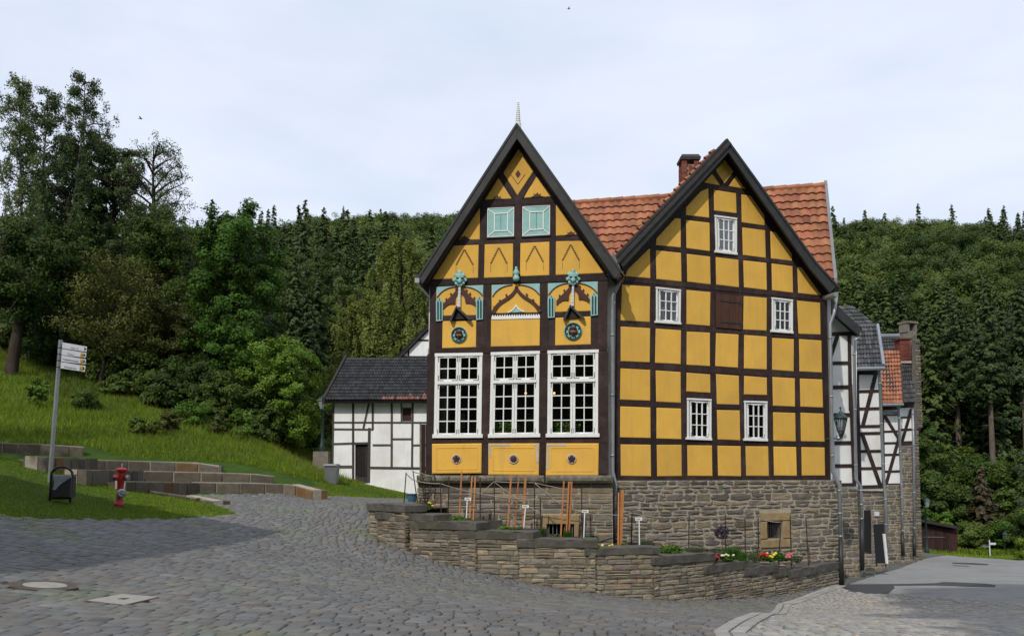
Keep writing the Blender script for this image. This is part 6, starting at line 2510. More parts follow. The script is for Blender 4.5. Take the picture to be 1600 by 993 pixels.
tp = hb_ + ax * hz_(190)
mb.lathe([(12 * k_, 0), (12 * k_, 40 * k_), (5 * k_, 50 * k_), (3 * k_, 64 * k_)], tp, ax, 8)
mb.build("spindle", M['steel'], HY)
for sx, mt_ in ((-1, 'castiron'), (1, 'red')):
    mb = MB()
    p = hb_ + ax * hz_(335) + Vector((sx * 45 * k_, 0, 0))
    mb.lathe([(34 * k_, 0), (34 * k_, 30 * k_), (40 * k_, 34 * k_), (40 * k_, 54 * k_), (24 * k_, 62 * k_), (10 * k_, 74 * k_)], p, (sx, -.25, 0), 14)
    mb.build("outlet", M['red'], HY)
    mb = MB()
    p2 = p + Vector((sx * 50 * k_, -12 * k_, 0))
    mb.lathe([(42 * k_, 0), (42 * k_, 14 * k_), (20 * k_, 20 * k_)], p2, (sx, -.25, 0), 14)
    mb.build("outlet_cap", M['steel' if sx > 0 else 'castiron'], HY)
mb = MB()
p = hb_ + ax * hz_(565) + Vector((35 * k_, -40 * k_, 0))
mb.lathe([(52 * k_, 0), (62 * k_, 10 * k_), (62 * k_, 50 * k_), (46 * k_, 62 * k_), (20 * k_, 60 * k_), (18 * k_, 72 * k_), (.002, 74 * k_)], p, (.55, -.8, 0), 18)
cp_ = mb.build("large_cap", M['steel'], HY)
mb = MB()
mb.tube([p + Vector((45 * k_, -55 * k_, -5 * k_)), p + Vector((110 * k_, -60 * k_, 2 * k_))], 5 * k_, 6)
mb.build("cap_lever", M['steel'], cp_)

# ================================================================== lantern on the corner of the plain gabled house
ZL = zmap(1285, 620, 596 / 60)
FL = Facade(1314, 670, 27.2, 22)
kl = 27.2 / F_PX / (596 / 60)
lt = FL.p(*ZL((292, 640))[0])
WL = thing("wall_lantern", lt, "dark green six sided wall lantern on a curled bracket at the house corner", "lantern")
lz = lambda Y: (640 - Y) * kl
mb = MB()
mb.lathe([(100 * kl, lz(335)), (104 * kl, lz(322)), (94 * kl, lz(305)), (62 * kl, lz(270)), (34 * kl, lz(252)), (22 * kl, lz(225)), (8 * kl, lz(205)), (7 * kl, lz(188)), (15 * kl, lz(172)), (13 * kl, lz(158)), (3 * kl, lz(145))], lt, (0, 0, 1), 12)
mb.build("hood", M['lampgreen'], WL)
mb = MB()
for k in range(6):
    a = math.pi * 2 * (k + .5) / 6
    f = lambda r, Y: lt + Vector((r * kl * math.cos(a), r * kl * math.sin(a), lz(Y)))
    mb.tube([f(96, 335), f(54, 525), f(50, 530), f(20, 618)], 5 * kl, 6)
for r, Y in ((96, 338), (54, 526)):
    ring = [lt + Vector((r * kl * math.cos(2 * math.pi * k / 12), r * kl * math.sin(2 * math.pi * k / 12), lz(Y))) for k in range(13)]
    mb.tube(ring, 6 * kl, 6)
mb.lathe([(24 * kl, lz(640)), (24 * kl, lz(610)), (10 * kl, lz(600))], lt, (0, 0, 1), 10)
mb.lathe([(7 * kl, lz(600)), (7 * kl, lz(345))], lt, (0, 0, 1), 8)
mb.build("cage", M['lampgreen'], WL)
mb = MB()
mb.lathe([(20 * kl, lz(610)), (52 * kl, lz(528)), (94 * kl, lz(338))], lt, (0, 0, 1), 12)
M['lantern_pane'] = glassmat("lantern_glass", (.9, .92, .92))
mb.build("panes", M['lantern_pane'], WL)
mb = MB()
br = [FL.p(*ZL((x, y))[0], 0) for x, y in ((292, 640), (250, 655), (215, 640), (160, 640), (110, 690))]
mb.tube([lt, br[1], br[2], br[3] - FL.n * .2, br[4] - FL.n * .35], .020, 8)
cur = [lt + Vector((-.10 + .07 * math.cos(t), 0, .02 + .07 * math.sin(t))) for t in np.linspace(-2, 4, 18)]
mb.tube(cur, .011, 6)
mb.tube([FL.p(*ZL((205, 410))[0]) - FL.n * .3, FL.p(*ZL((180, 560))[0]) - FL.n * .3, FL.p(*ZL((95, 720))[0]) - FL.n * .35], .03, 8)
mb.build("bracket", M['lampgreen'], WL)

# ================================================================== boards in the lane
zc_ = zmap(1330, 770, 917 / 120)
FC = Facade(1375, 870, 33.0, 30)
CB = thing("chalkboard", gp(1376, 882), "black chalkboard with white edge leaning beside the lane", "board")
mb = MB()
mb.fpoly(FC, zc_((272, 370), (388, 362), (425, 840), (300, 832)), .0, -.03)
mb.build("panel", M['ink'], CB)
mb = MB()
mb.fpoly(FC, zc_((386, 484), (410, 484), (445, 842), (424, 842)), .05, -.03)
mb.build("edge_rail", M['wpaint'], CB)
mb = MB()
mb.mark()
mb.fpoly(FC, zc_((300, 832), (312, 832), (312, 868), (302, 868)), .0, -.03)
mb.mark()
mb.fpoly(FC, zc_((414, 840), (424, 840), (424, 884), (416, 884)), .0, -.03)
mb.build_each("leg", M['iron'], CB)
FC2 = Facade(1356, 870, 31.4, 12)
BN = thing("banner_stand", gp(1362, 889), "dark hanging banner on a slim leaning pale post by the lane", "banner")
mb = MB()
mb.fpoly(FC2, zc_((155, 200), (235, 200), (240, 725), (155, 700)), 0, -.015)
mb.build("cloth", M['ink'], BN)
mb = MB()
mb.tube([FC2.p(*p, .03) for p in zc_((215, 105), (232, 115), (242, 300), (265, 900))], .022, 8)
mb.build("pole", M['steel'], BN)

# ================================================================== far sign and lamps
d = 62
zf = zmap(1420, 780, 1490 / 180)
a, b = at(*zf((1042, 520))[0], d), at(*zf((1053, 770))[0], d)
FS2 = thing("direction_sign", b, "distant white finger post with two arms in front of the shrubs", "sign post")
mb = MB()
mb.tube([a, b - Vector((0, 0, .4))], .042, 8)
mb.build("pole", M['sign'], FS2)
FF = Facade(1546, 850, d, 0)
for q in (((962, 590), (1037, 596), (1037, 616), (962, 612)), ((1048, 557), (1128, 557), (1128, 582), (1048, 584))):
    mb = MB()
    mb.fpoly(FF, zf(*q), .08, .0)
    mb.build("finger_board", M['sign' if q[0][0] > 1000 else 'lead'], FS2)


def lamp(px, top, bot, d, label, k=1.0):
    a, b = at(px, top, d), at(px, bot, d)
    T = thing("street_lamp", b, label, "street lamp", "dark iron street lamps")
    h = a.z - b.z
    mb = MB()
    mb.lathe([(.14, -.3), (.14, .35), (.09, .5), (.06, .9), (.05, h - .75), (.10, h - .72), (.05, h - .66)], b, n=10)
    mb.build("post", M['lampgreen'], T, smooth=True)
    mb = MB()
    c = a - Vector((0, 0, .66))
    mb.lathe([(.10, 0), (.19, .38)], c, n=6)
    mb.build("lamp_glass", M['lamp_glass'], T)
    mb = MB()
    mb.lathe([(.23, .38), (.20, .46), (.09, .56), (.03, .60), (.03, .66)], c, n=6)
    mb.build("lamp_hood", M['lampgreen'], T)


lamp(1570.5, 829, 875, 66, "distant street lamp standing among shrubs beyond the lane")
lamp(1448.5, 776, 866, 58, "street lamp peeping out beside the last stone gable")
lamp(503, 617, 708, 42, "dark street lamp beside the white house with the grey roof")

# grey wheelie bin by the white house, stone pillar, blue tub
d = gp(519, 753).y
zq = lambda X, Y: ZW((X, Y))[0]
a, b = at(*zq(66, 770), d), at(*zq(130, 865), d)
mb = MB()
w, h = b.x - a.x, a.z - b.z
cx = (a.x + b.x) / 2
mb.prism([Vector((cx + sx * w * .5, d + sy * .35, b.z + h * .9)) for sx, sy in ((-1, -1), (1, -1), (1, 1), (-1, 1))], [Vector((cx + sx * w * .42, d + sy * .28, b.z - .1)) for sx, sy in ((-1, -1), (1, -1), (1, 1), (-1, 1))])
WB = mb.build("wheelie_bin", M['greybin'], origin=(cx, d, b.z))
tag(WB, "grey wheelie bin at the left corner of the white house with the door", "bin")
mb = MB()
mb.prism([Vector((cx + sx * w * .5, d + sy * .36, b.z + h * 1.02)) for sx, sy in ((-1, -1), (1, -1), (1, 1), (-1, 1))], [Vector((cx + sx * w * .56, d + sy * .4, b.z + h * .91)) for sx, sy in ((-1, -1), (1, -1), (1, 1), (-1, 1))])
mb.build("lid", M['greybin'], WB)
mb = MB()
a = at(503, 705, 42)
mb.prism([a + Vector((sx * .36, sy * .3, .0)) for sx, sy in ((-1, -1), (1, -1), (1, 1), (-1, 1))], [a + Vector((sx * .40, sy * .33, -2.0)) for sx, sy in ((-1, -1), (1, -1), (1, 1), (-1, 1))], 1, 0, .05)
o = mb.build("stone_pillar", M['stone'])
tag(o, "short square stone pillar under the street lamp near the white house", "pillar")
a = at(643.5, 774, 29.5)
g = gz(a.x, a.y)
mb = MB()
mb.lathe([(.13, 0), (.17, .26), (.20, .28), (.20, .31), (.15, .31), (.12, .06), (.001, .05)], (a.x, a.y, g), n=14)
o = mb.build("plant_tub", M['blue'], origin=(a.x, a.y, g))
tag(o, "small blue plastic tub on the cobbles by the house corner", "tub")

# two birds high in the sky
for (px, py, d, lab) in ((220, 185.5, 60, "small dark bird flying above the left trees"), (889, 14, 75, "small dark bird high in the sky over the ornate house")):
    c = at(px, py, d)
    mb = MB()
    n = 9
    mb.tube([c + Vector((-.13 + .26 * k / n, 0, 0)) for k in range(n + 1)], [.005, .022, .034, .04, .04, .036, .03, .034, .028, .006], 8)
    for s in (-1, 1):
        w = [c + Vector((-.04, 0, .02)), c + Vector((.05, 0, .02)), c + Vector((.03, s * .16, .09)), c + Vector((-.04, s * .27, .05)), c + Vector((-.05, s * .16, .08))]
        mb.prism(w, [p + Vector((0, 0, -.008)) for p in w])
    t = [c + Vector((-.11, -.01, 0)), c + Vector((-.11, .01, 0)), c + Vector((-.2, .035, 0)), c + Vector((-.2, -.035, 0))]
    mb.prism(t, [p + Vector((0, 0, -.008)) for p in t])
    o = mb.build("bird", M['iron'], origin=c)
    tag(o, lab, "bird")
# ================================================================== trees
def unit(a):
    return a / (np.linalg.norm(a, axis=1, keepdims=True) + 1e-9)


def cloud(ctr, rad, n, rg, flat=.7):
    """n points in a soft ball, thicker towards its skin"""
    d = unit(rg.normal(size=(n, 3)))
    r = rg.random(n) ** .45
    p = d * r[:, None] * rad
    p[:, 2] *= flat
    return ctr + p, d


def foot(px, d):
    x = at(px, 745, d).x
    return Vector((x, d, gz(x, d)))


def broad_tree(name, label, base, H, R, cat="tree", group=None, lm='leaf_mid', bark='bark', cb=.25, nl=14, ns=6, nleaf=16000, leaf=.11, seed=1, shape=.6, tone=(.2, .8), trunk=None, droop=0.0, open_=1.0, flat=.7, lean=(0, 0), rc=.30, top=.75, hang=0.0, wide=.4, low=.55, form=.55, lt=.14):
    rg = np.random.default_rng(seed)
    base = Vector(base)
    if leaf < .13:
        nleaf, leaf = int(nleaf * 1.7), leaf * .76
    T = thing(name, base, label, cat, group)
    mb = MB()
    r0 = trunk or H * .017
    ln = Vector((lean[0], lean[1], 0))
    ph = rg.uniform(0, 6, 2)
    sp = lambda t: base + ln * t + Vector((math.sin(t * 4 + ph[0]) * .018 * H * t, math.sin(t * 3.3 + ph[1]) * .018 * H * t, H * .96 * t))
    mb.tube([sp(-.03)] + [sp(t) for t in np.linspace(.02, 1, 9)], [r0 * 1.5] + [r0 * (1.12 - .98 * t) for t in np.linspace(.02, 1, 9)], 8)
    C_, Rr, Tn = [], [], []
    for i in range(nl):
        t = (i + rg.uniform(.2, .8)) / nl
        prof = math.sqrt(max(0.0, 1 - ((t - wide) / (1.06 - wide)) ** 2)) if t > wide else low + (1 - low) * math.sin(t / wide * math.pi / 2)
        az = i * 2.399 + rg.uniform(-.5, .5)
        rr_ = R * prof * rg.uniform(.62, 1.05)
        h = H * (cb + (1 - cb) * t * .96)
        hs = max(H * .14, h - rr_ * rg.uniform(.5, .9) + droop * rr_)
        s = sp(min(.97, hs / (H * .96)))
        ctr = sp(min(.98, h / (H * .96)))
        e = Vector((ctr.x + math.cos(az) * rr_, ctr.y + math.sin(az) * rr_, base.z + h - droop * rr_ * .8))
        m_ = s.lerp(e, .5) + Vector((0, 0, rr_ * .10))
        mb.tube([s, s.lerp(m_, .5) + Vector((0, 0, .02 * rr_)), m_, e], [r0 * .36 * (1.1 - .6 * t), r0 * .27, r0 * .18, r0 * .05], 6, m=1)
        for k in range(ns):
            q = rg.uniform(.4, 1.03)
            b0 = m_.lerp(e, (q - .5) * 2) if q > .5 else s.lerp(m_, q * 2)
            c = b0 + Vector(rg.normal(size=3)) * rr_ * .20 + Vector((0, 0, .05 * rr_))
            mb.tube([b0, c], [r0 * .08, r0 * .03], 5, cap=False, m=1)
            C_.append(c[:])
            Rr.append(R * rc * rg.uniform(.55, 1.25))
            Tn.append(rg.uniform(*tone))
    for k in range(max(2, nl // 4)):
        t = rg.uniform(top, 1.0)
        c = sp(t) + Vector(rg.normal(size=3)) * R * .12
        C_.append(c[:])
        Rr.append(R * rc * rg.uniform(.4, .8))
        Tn.append(rg.uniform(*tone))
    mb.build("trunk", [M[bark], M['bark']], T, smooth=True)
    P, N, TT = [], [], []
    w = np.array(Rr) ** 2
    cnt = np.maximum(8, (nleaf * w / w.sum()).astype(int))
    for c, r, tn, n in zip(C_, Rr, Tn, cnt):
        p, d = cloud(np.array(c), r, n, rg, flat)
        if droop:
            p[:, 2] -= np.abs(rg.normal(0, r * .8 * droop, n))
        if hang:
            p[:, :2] = c[:2] + (p[:, :2] - c[:2]) * .55
            p[:, 2] -= rg.exponential(hang * R, n) * rg.uniform(.5, 1.3)
        P.append(p)
        N.append(d)
        TT.append(np.clip(tn + rg.normal(0, lt, n), 0, 1))
    P, N, TT = np.concatenate(P), np.concatenate(N), np.concatenate(TT)
    cd = unit((P - np.array([base.x + lean[0] * .6, base.y + lean[1] * .6, base.z + H * (cb + (1 - cb) * .42)])) / np.array([R, R, H * (1 - cb) * .6]))
    N = unit(N * .55 + cd * form + rg.normal(size=N.shape) * .5 + np.array([0, 0, .35]))
    k = P[:, 2] > base.z + .15
    v, q, t = leaf_quads(P[k], N[k], leaf, rg, TT[k], .62)
    np_mesh("crown", v, q, M[lm], col=t, parent=T, origin=base)
    return T


def spruce(name, label, base, H, R, cat="tree", group=None, lm='needle', cb=.1, whorls=26, seed=1, per=7, spray=.30, dens=9, trunk=None, bark='bark'):
    rg = np.random.default_rng(seed)
    base = Vector(base)
    T = thing(name, base, label, cat, group)
    r0 = trunk or H * .011
    mb = MB()
    mb.tube([base + Vector((0, 0, H * t)) for t in (-.03, 0, .3, .6, .85, 1)], [r0 * 1.4, r0 * 1.2, r0 * .95, r0 * .62, r0 * .3, .015], 8)
    for i in range(10):
        z = H * cb * rg.uniform(.4, 1.0)
        a = rg.uniform(0, 6.28)
        mb.tube([base + Vector((0, 0, z)), base + Vector((math.cos(a) * R * .35, math.sin(a) * R * .35, z - .1))], [r0 * .12, r0 * .04], 4)
    mb.build("trunk", M[bark], T, smooth=True)
    P, N, TT = [], [], []
    whorls = int(whorls * 1.7)
    for i in range(whorls):
        t = (i + rg.uniform(0, .6)) / whorls
        z = H * (cb + (1 - cb) * t)
        rr_ = R * ((1 - t) ** .8) * rg.uniform(.75, 1.1) + .12
        if t < .18:
            rr_ *= .55 + 2.5 * t
        nb = max(3, int(per * .62 * (1 - t * .4)))
        for b in range(nb):
            az = 2 * math.pi * (b + rg.uniform(-.5, .5)) / nb + i * 2.1
            l = rr_ * rg.uniform(.5, 1.15)
            n = max(3, int(dens * l / R * 1.5) + 2)
            s = np.sqrt(rg.random(n))
            sag = -.42 * l * s + .20 * l * s ** 2.2
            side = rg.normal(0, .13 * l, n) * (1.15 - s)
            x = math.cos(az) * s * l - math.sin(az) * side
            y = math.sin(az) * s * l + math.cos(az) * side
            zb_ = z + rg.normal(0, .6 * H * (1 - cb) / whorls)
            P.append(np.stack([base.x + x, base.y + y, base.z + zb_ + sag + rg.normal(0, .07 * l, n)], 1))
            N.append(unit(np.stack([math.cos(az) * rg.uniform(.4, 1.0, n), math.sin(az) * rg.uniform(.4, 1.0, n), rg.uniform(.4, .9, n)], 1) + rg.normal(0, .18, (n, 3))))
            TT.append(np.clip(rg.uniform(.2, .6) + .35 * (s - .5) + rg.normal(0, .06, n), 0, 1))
    P, N, TT = np.concatenate(P), np.concatenate(N), np.concatenate(TT)
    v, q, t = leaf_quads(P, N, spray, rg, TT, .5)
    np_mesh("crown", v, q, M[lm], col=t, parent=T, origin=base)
    return T


def H_of(px, d, ytop):
    return at(px, ytop, d).z - foot(px, d).z


def rpx(r, d):
    return r * d / F_PX


def bt(name, label, px, d, ytop, rad, **k):
    return broad_tree(name, label, foot(px, d), H_of(px, d, ytop), rpx(rad, d), **k)


def sprc(name, label, px, d, ytop, rad, **k):
    return spruce(name, label, foot(px, d), H_of(px, d, ytop), rpx(rad, d), **k)


def copy_tree(root, loc, rz, s, label, group):
    r = root.copy()
    C.collection.objects.link(r)
    r.location = loc
    r.rotation_euler = (0, 0, rz)
    r.scale = (s, s, s)
    r['label'] = label
    if group:
        r['group'] = group
    r['_o'] = list(loc)
    for ch in root.children:
        c = ch.copy()
        C.collection.objects.link(c)
        c.parent = r
    return r


# ---- the grove on the slope, left
bt("birch_tree", "tall birch with white trunk at the left edge of the photo", 20, 47, 104, 46, lm='leaf_birch', bark='birch', cb=.15, nl=60, ns=8, nleaf=17000, leaf=.07, seed=2, droop=.2, rc=.26, hang=.08, tone=(.3, 1), top=.6, wide=.3, low=.7, trunk=.13)
bt("birch_tree", "tallest birch with feathery top, right of the birch at the picture edge", 88, 49, 92, 46, lm='leaf_birch', bark='birch', cb=.18, nl=60, ns=8, nleaf=17000, leaf=.07, seed=5, droop=.2, rc=.26, hang=.08, tone=(.3, 1), top=.6, wide=.35, low=.7, lean=(.5, 0), trunk=.14)
bt("birch_tree", "shorter birch between the two tall birches", 52, 51, 138, 60, lm='leaf_birch', bark='birch', cb=.15, nl=46, ns=8, nleaf=16000, leaf=.085, seed=6, rc=.15, tone=(.0, .6), wide=.4, low=.7, trunk=.14)
bt("leaning_tree", "thick dark trunk leaning at the left picture edge on the slope", 10, 43, 340, 100, lm='leaf_mid', cb=.45, nl=26, ns=7, nleaf=16000, leaf=.10, seed=7, lean=(.8, .4), trunk=.30, tone=(0, .35), rc=.2)
bt("alder_tree", "loose crowned tree with bare twigs showing against the sky", 232, 50, 212, 66, lm='leaf_birch', cb=.30, nl=46, ns=9, nleaf=9500, leaf=.07, seed=11, rc=.17, tone=(.1, .8), wide=.62, low=.6)
bt("broadleaf_tree", "dense mid green tree between the birches and the loose crowned tree", 158, 51, 215, 70, lm='leaf_birch', cb=.15, nl=44, ns=8, nleaf=24000, leaf=.095, seed=13, tone=(.0, .7), rc=.16, wide=.45)
bt("broadleaf_tree", "deep green tree directly right of the tallest birch", 112, 53, 205, 66, lm='leaf_mid', cb=.15, nl=40, ns=8, nleaf=24000, leaf=.1, seed=14, tone=(.0, .5), rc=.18, wide=.45)
bt("dark_tree", "dark spreading tree in front of the loose crowned tree", 235, 48.5, 330, 92, lm='leaf_mid', cb=.12, nl=36, ns=8, nleaf=24000, leaf=.10, seed=17, tone=(0, .55), rc=.19, wide=.45)
bt("olive_tree", "small yellowish tree with slim crooked trunk near the sign post", 150, 43.5, 405, 86, lm='leaf_olive', cb=.36, nl=26, ns=8, nleaf=6500, leaf=.08, seed=19, rc=.19, tone=(.3, 1), trunk=.10, lean=(1.0, 0), wide=.4)
bt("olive_tree", "yellowish thin crowned tree right of the small olive tree", 262, 45, 470, 60, lm='leaf_olive', cb=.2, nl=26, ns=7, nleaf=7000, leaf=.08, seed=20, rc=.16, tone=(0, .8), trunk=.08)
bt("maple_tree", "round bright green maple at the right end of the grove", 354, 46, 322, 80, lm='leaf_bright', top=.6, cb=.08, nl=48, ns=8, nleaf=32000, leaf=.105, seed=23, tone=(.1, .85), rc=.19, wide=.5, low=.8)
bt("hazel_bush", "light green hazel bush beside the white house with the grey roof", 447, 44, 528, 74, cat="bush", lm='leaf_bright', cb=.05, nl=34, ns=7, nleaf=17000, leaf=.085, seed=29, tone=(.6, 1), trunk=.06, rc=.17, wide=.4)
bt("weeping_birch", "large pale green weeping birch above the grey roof", 622, 53, 352, 80, lm='leaf_weep', cb=.12, nl=54, ns=8, nleaf=34000, leaf=.09, seed=31, droop=.3, hang=.15, rc=.13, tone=(.1, 1), wide=.35, low=.8)
bt("pale_birch", "smaller pale birch left of the large weeping birch", 552, 54, 440, 50, lm='leaf_weep', cb=.1, nl=36, ns=7, nleaf=16000, leaf=.09, seed=37, droop=.3, hang=.18, rc=.17, tone=(.0, .8), wide=.35, low=.8)
bt("broadleaf_tree", "mid green tree close behind the white gable", 680, 58, 385, 60, lm='leaf_weep', cb=.15, nl=34, ns=7, nleaf=18000, leaf=.1, seed=38, droop=.2, hang=.1, rc=.17, tone=(0, .6))
k = 0
for (px, d, yt, r) in ((455, 66, 408, 42), (492, 70, 425, 40), (520, 76, 440, 38), (478, 60, 455, 36)):
    sprc("spruce_tree", "dark spruce in the row behind the maple and the weeping birch", px, d, yt, r, group="spruces behind the grove", seed=100 + k, whorls=40, per=10, dens=26, spray=.17, cb=.06)
    k += 1
k = 0
for (px, d, yt, r) in ((530, 74, 432, 50), (595, 78, 410, 50), (650, 72, 400, 50), (445, 78, 395, 46), (700, 76, 390, 48), (395, 80, 372, 46), (490, 84, 385, 46), (345, 82, 350, 48), (290, 80, 350, 48)):
    bt("hill_tree", "mid green leafy tree among the spruces behind the grove", px, d, yt, r, group="leafy trees behind the grove", lm='leaf_forest', cb=.08, nl=30, ns=7, nleaf=13000, leaf=.12, seed=125 + k, rc=.2, wide=.5, low=.8)
    k += 1
k = 0
SH_ = ((40, 50, 470, 60), (90, 47, 520, 52), (165, 45.5, 525, 58), (225, 44.5, 545, 56), (290, 43.5, 560, 60), (345, 43, 585, 52), (398, 43, 605, 46), (325, 50, 470, 70), (200, 50, 450, 70), (120, 53, 400, 70), (55, 54, 330, 70), (420, 50, 500, 44), (478, 48, 640, 34), (265, 55, 430, 70), (190, 43, 590, 34), (255, 42, 600, 34), (320, 41.5, 625, 32), (410, 41.5, 640, 30), (20, 49, 500, 50), (150, 55, 330, 60))
for (px, d, yt, r) in SH_:
    bt("undergrowth_bush", "dark bush filling the shade under the grove", px, d, yt, r, cat="bush", group="dark bushes under the grove", lm='leaf_mid', cb=.03, nl=20, ns=6, nleaf=10000, leaf=.095, seed=140 + k, tone=(0, .45), trunk=.06, rc=.24, wide=.4, low=.8)
    k += 1
# low growth on the meadow
k = 0
for (px, d, yt, r, lm, lab) in ((296, 38.5, 628, 34, 'leaf_bright', "bright yellow green bush in the middle of the meadow"), (55, 37, 592, 20, 'leaf_bright', "thin young sapling on the meadow left of the sign post"), (222, 35, 655, 22, 'leaf_mid', "small upright shrub on the meadow right of the sign post"),
                                (262, 36, 640, 18, 'leaf_olive', "slim shrub between the bright bush and the small upright shrub"), (340, 37.5, 650, 20, 'leaf_olive', "pale tuft shrub right of the bright meadow bush"), (375, 38, 640, 24, 'leaf_bright', "leafy shrub at the right edge of the meadow"), (130, 38, 612, 24, 'leaf_mid', "low dark shrub on the meadow behind the sign boards")):
    bt("meadow_shrub", lab, px, d, yt, r, cat="shrub", group="shrubs on the meadow", lm=lm, cb=.03, nl=10, ns=4, nleaf=2600, leaf=.06, seed=170 + k, tone=(.3, 1), trunk=.03, rc=.3, shape=.5)
    k += 1

# ---- the wood at the end of the lane, right
k = 0
for (px, d, yt, r, cb) in ((1449, 94, 478, 38, .42), (1500, 92, 455, 42, .40), (1526, 98, 492, 38, .40), (1552, 86, 432, 46, .46), (1571, 96, 462, 40, .50), (1605, 90, 440, 46, .48), (1475, 104, 488, 38, .4), (1418, 98, 500, 40, .4), (1540, 108, 485, 40, .45), (1590, 110, 470, 42, .45),
                           (1395, 104, 515, 38, .4), (1512, 112, 480, 40, .4), (1630, 98, 450, 46, .4), (1460, 114, 500, 40, .4), (1565, 116, 480, 40, .4), (1436, 108, 490, 38, .4), (1487, 96, 505, 34, .45)):
    sprc("spruce_tree", "tall spruce with bare lower trunk at the end of the lane", px, d, yt, r, group="spruces beyond the lane", bark='spruce_bark', seed=200 + k, whorls=34, per=10, dens=24, spray=.21, cb=cb, trunk=.27)
    k += 1
k = 0
for (px, d, yt, r) in ((1450, 78, 682, 40), (1490, 80, 722, 40), (1530, 82, 712, 40), (1572, 80, 726, 44), (1602, 78, 718, 40), (1465, 74, 752, 32), (1508, 75, 765, 34), (1590, 74, 768, 40), (1558, 76, 778, 32), (1446, 84, 645, 26), (1478, 86, 690, 26), (1548, 88, 706, 26), (1612, 84, 700, 34), (1515, 90, 698, 28)):
    bt("edge_bush", "dark green leafy bush at the foot of the wood", px, d, yt, r, cat="bush", group="bushes at the foot of the wood", lm='leaf_mid', cb=.03, nl=13, ns=5, nleaf=9000, leaf=.14, seed=230 + k, tone=(.05, .7), trunk=.07, shape=.5)
    k += 1
for (px, d, yt, r, lm, lab) in ((1471, 70, 797, 22, 'leaf_bright', "small bright green shrub peeping over the shed roof"), (1585, 67, 815, 34, 'leaf_bright', "light green shrub behind the distant lamp"), (1560, 70, 828, 34, 'leaf_bright', "low light green shrub behind the distant finger post"),
                                (1515, 68, 815, 30, 'leaf_mid', "mid green shrub close right of the shed"), (1604, 50, 838, 22, 'leaf_bright', "bright shrub at the right picture edge beside the road"), (1535, 72, 835, 24, 'leaf_mid', "low shrub behind the slim trunk past the shed"), (1612, 64, 800, 34, 'leaf_mid', "broad dark green shrub cut by the right picture edge")):
    bt("lane_shrub", lab, px, d, yt, r, cat="shrub", group="shrubs past the shed", lm=lm, cb=.03, nl=11, ns=5, nleaf=5000, leaf=.12, seed=int(250 + px), tone=(.2, .9), trunk=.05, shape=.5)
sprc("young_spruce", "small reddish spruce with slim bare trunk behind the finger post", 1533, 71, 728, 32, seed=280, lm='needle_old', cb=.32, whorls=20, per=9, dens=14, spray=.2, trunk=.12)
bt("blossom_tree", "twiggy tree with pale blossom reaching in at the right picture edge", 1622, 58, 545, 40, lm='herb_grey', cb=.2, nl=16, ns=5, nleaf=5000, leaf=.08, seed=285, rc=.2, tone=(.5, 1))

# ---- shade trees left of the picture; unseen poplars added to shade the road
shade = []
for (x, y, H, R, sd) in ((-21.5, 12.5, 14, 4.2, 301), (-24.5, 18.5, 14, 4.6, 303)):
    broad_tree("shade_tree", "leafy tree left of the picture that shades the lawn", (x, y, gz(x, y)), H, R, group="shade trees beside the plaza", cb=.2, nl=18, ns=6, nleaf=9000, leaf=.17, seed=sd)
for (x, y, H, R, sd) in ((2.3, -4.5, 27.0, 2.8, 311), (6.4, -5, 28, 3.2, 312), (10.8, -5, 28, 3.2, 313), (15.4, -4.5, 28, 3.2, 314)):
    broad_tree("road_shade_poplar", "unseen columnar poplar added behind the viewer to shade the road", (x, y, gz(x, y)), H, R, group="unseen poplars added for road shade", cb=.06, nl=80, ns=6, nleaf=34000, leaf=.24, seed=sd, rc=.36, wide=.85, low=.95)

# a tall house left of the picture: its corner throws the straight edged shade over lawn and cobbles
tip = gp(440, 831)
hh_ = 10.0
cxy = Vector((tip.x, tip.y, 0)) + Vector((S_DIR.x, S_DIR.y, 0)) / S_DIR.z * hh_
zt5 = tip.z + hh_
lo_e = gp(4, 909)
e1 = (Vector((lo_e.x, lo_e.y, 0)) - Vector((tip.x, tip.y, 0))).normalized()
up_e = gp(110, 752)
e2 = (Vector((up_e.x, up_e.y, 0)) - Vector((tip.x, tip.y, 0))).normalized()
SHH = thing("timber_house", (cxy.x, cxy.y, tip.z), "tall white timber house left of the picture whose corner shades the lawn", "house", "white half timbered houses")
q4 = [cxy, cxy + e1 * 9, cxy + e1 * 9 + e2 * 8, cxy + e2 * 8]
mb = MB()
mb.prism([Vector((p.x, p.y, zt5 - .15)) for p in q4], [Vector((p.x, p.y, -.5)) for p in q4])
mb.build("wall", M['white'], SHH)
mb = MB()
cq = sum(q4, Vector()) / 4
eav = [p + (p - cq).normalized() * .02 for p in q4]
mb.prism([Vector((*(cq + (p - cq) * .12)[:2], zt5 + 1.1)) for p in eav], [Vector((p.x, p.y, zt5 - .15)) for p in eav])
mb.build("roof", M['tile_dark'], SHH)
mb = MB()
for a, b in ((q4[0], q4[1]), (q4[0], q4[3])):
    d_ = (b - a).normalized()
    nn = Vector((d_.y, -d_.x, 0))
    if nn.dot(a - cq) < 0:
        nn = -nn
    for k in range(9):
        p = a.lerp(b, k / 8)
        mb.box((p.x + nn.x * .01, p.y + nn.y * .01, zt5 / 2 - .2), (.18, .18, zt5 + .4), math.atan2(d_.y, d_.x))
    for z in np.arange(1.2, zt5 - .2, 1.25):
        m_ = a.lerp(b, .5)
        mb.box((m_.x + nn.x * .005, m_.y + nn.y * .005, z), ((b - a).length, .17, .16), math.atan2(d_.y, d_.x))
mb.build("timber_frame", M['timber'], SHH)

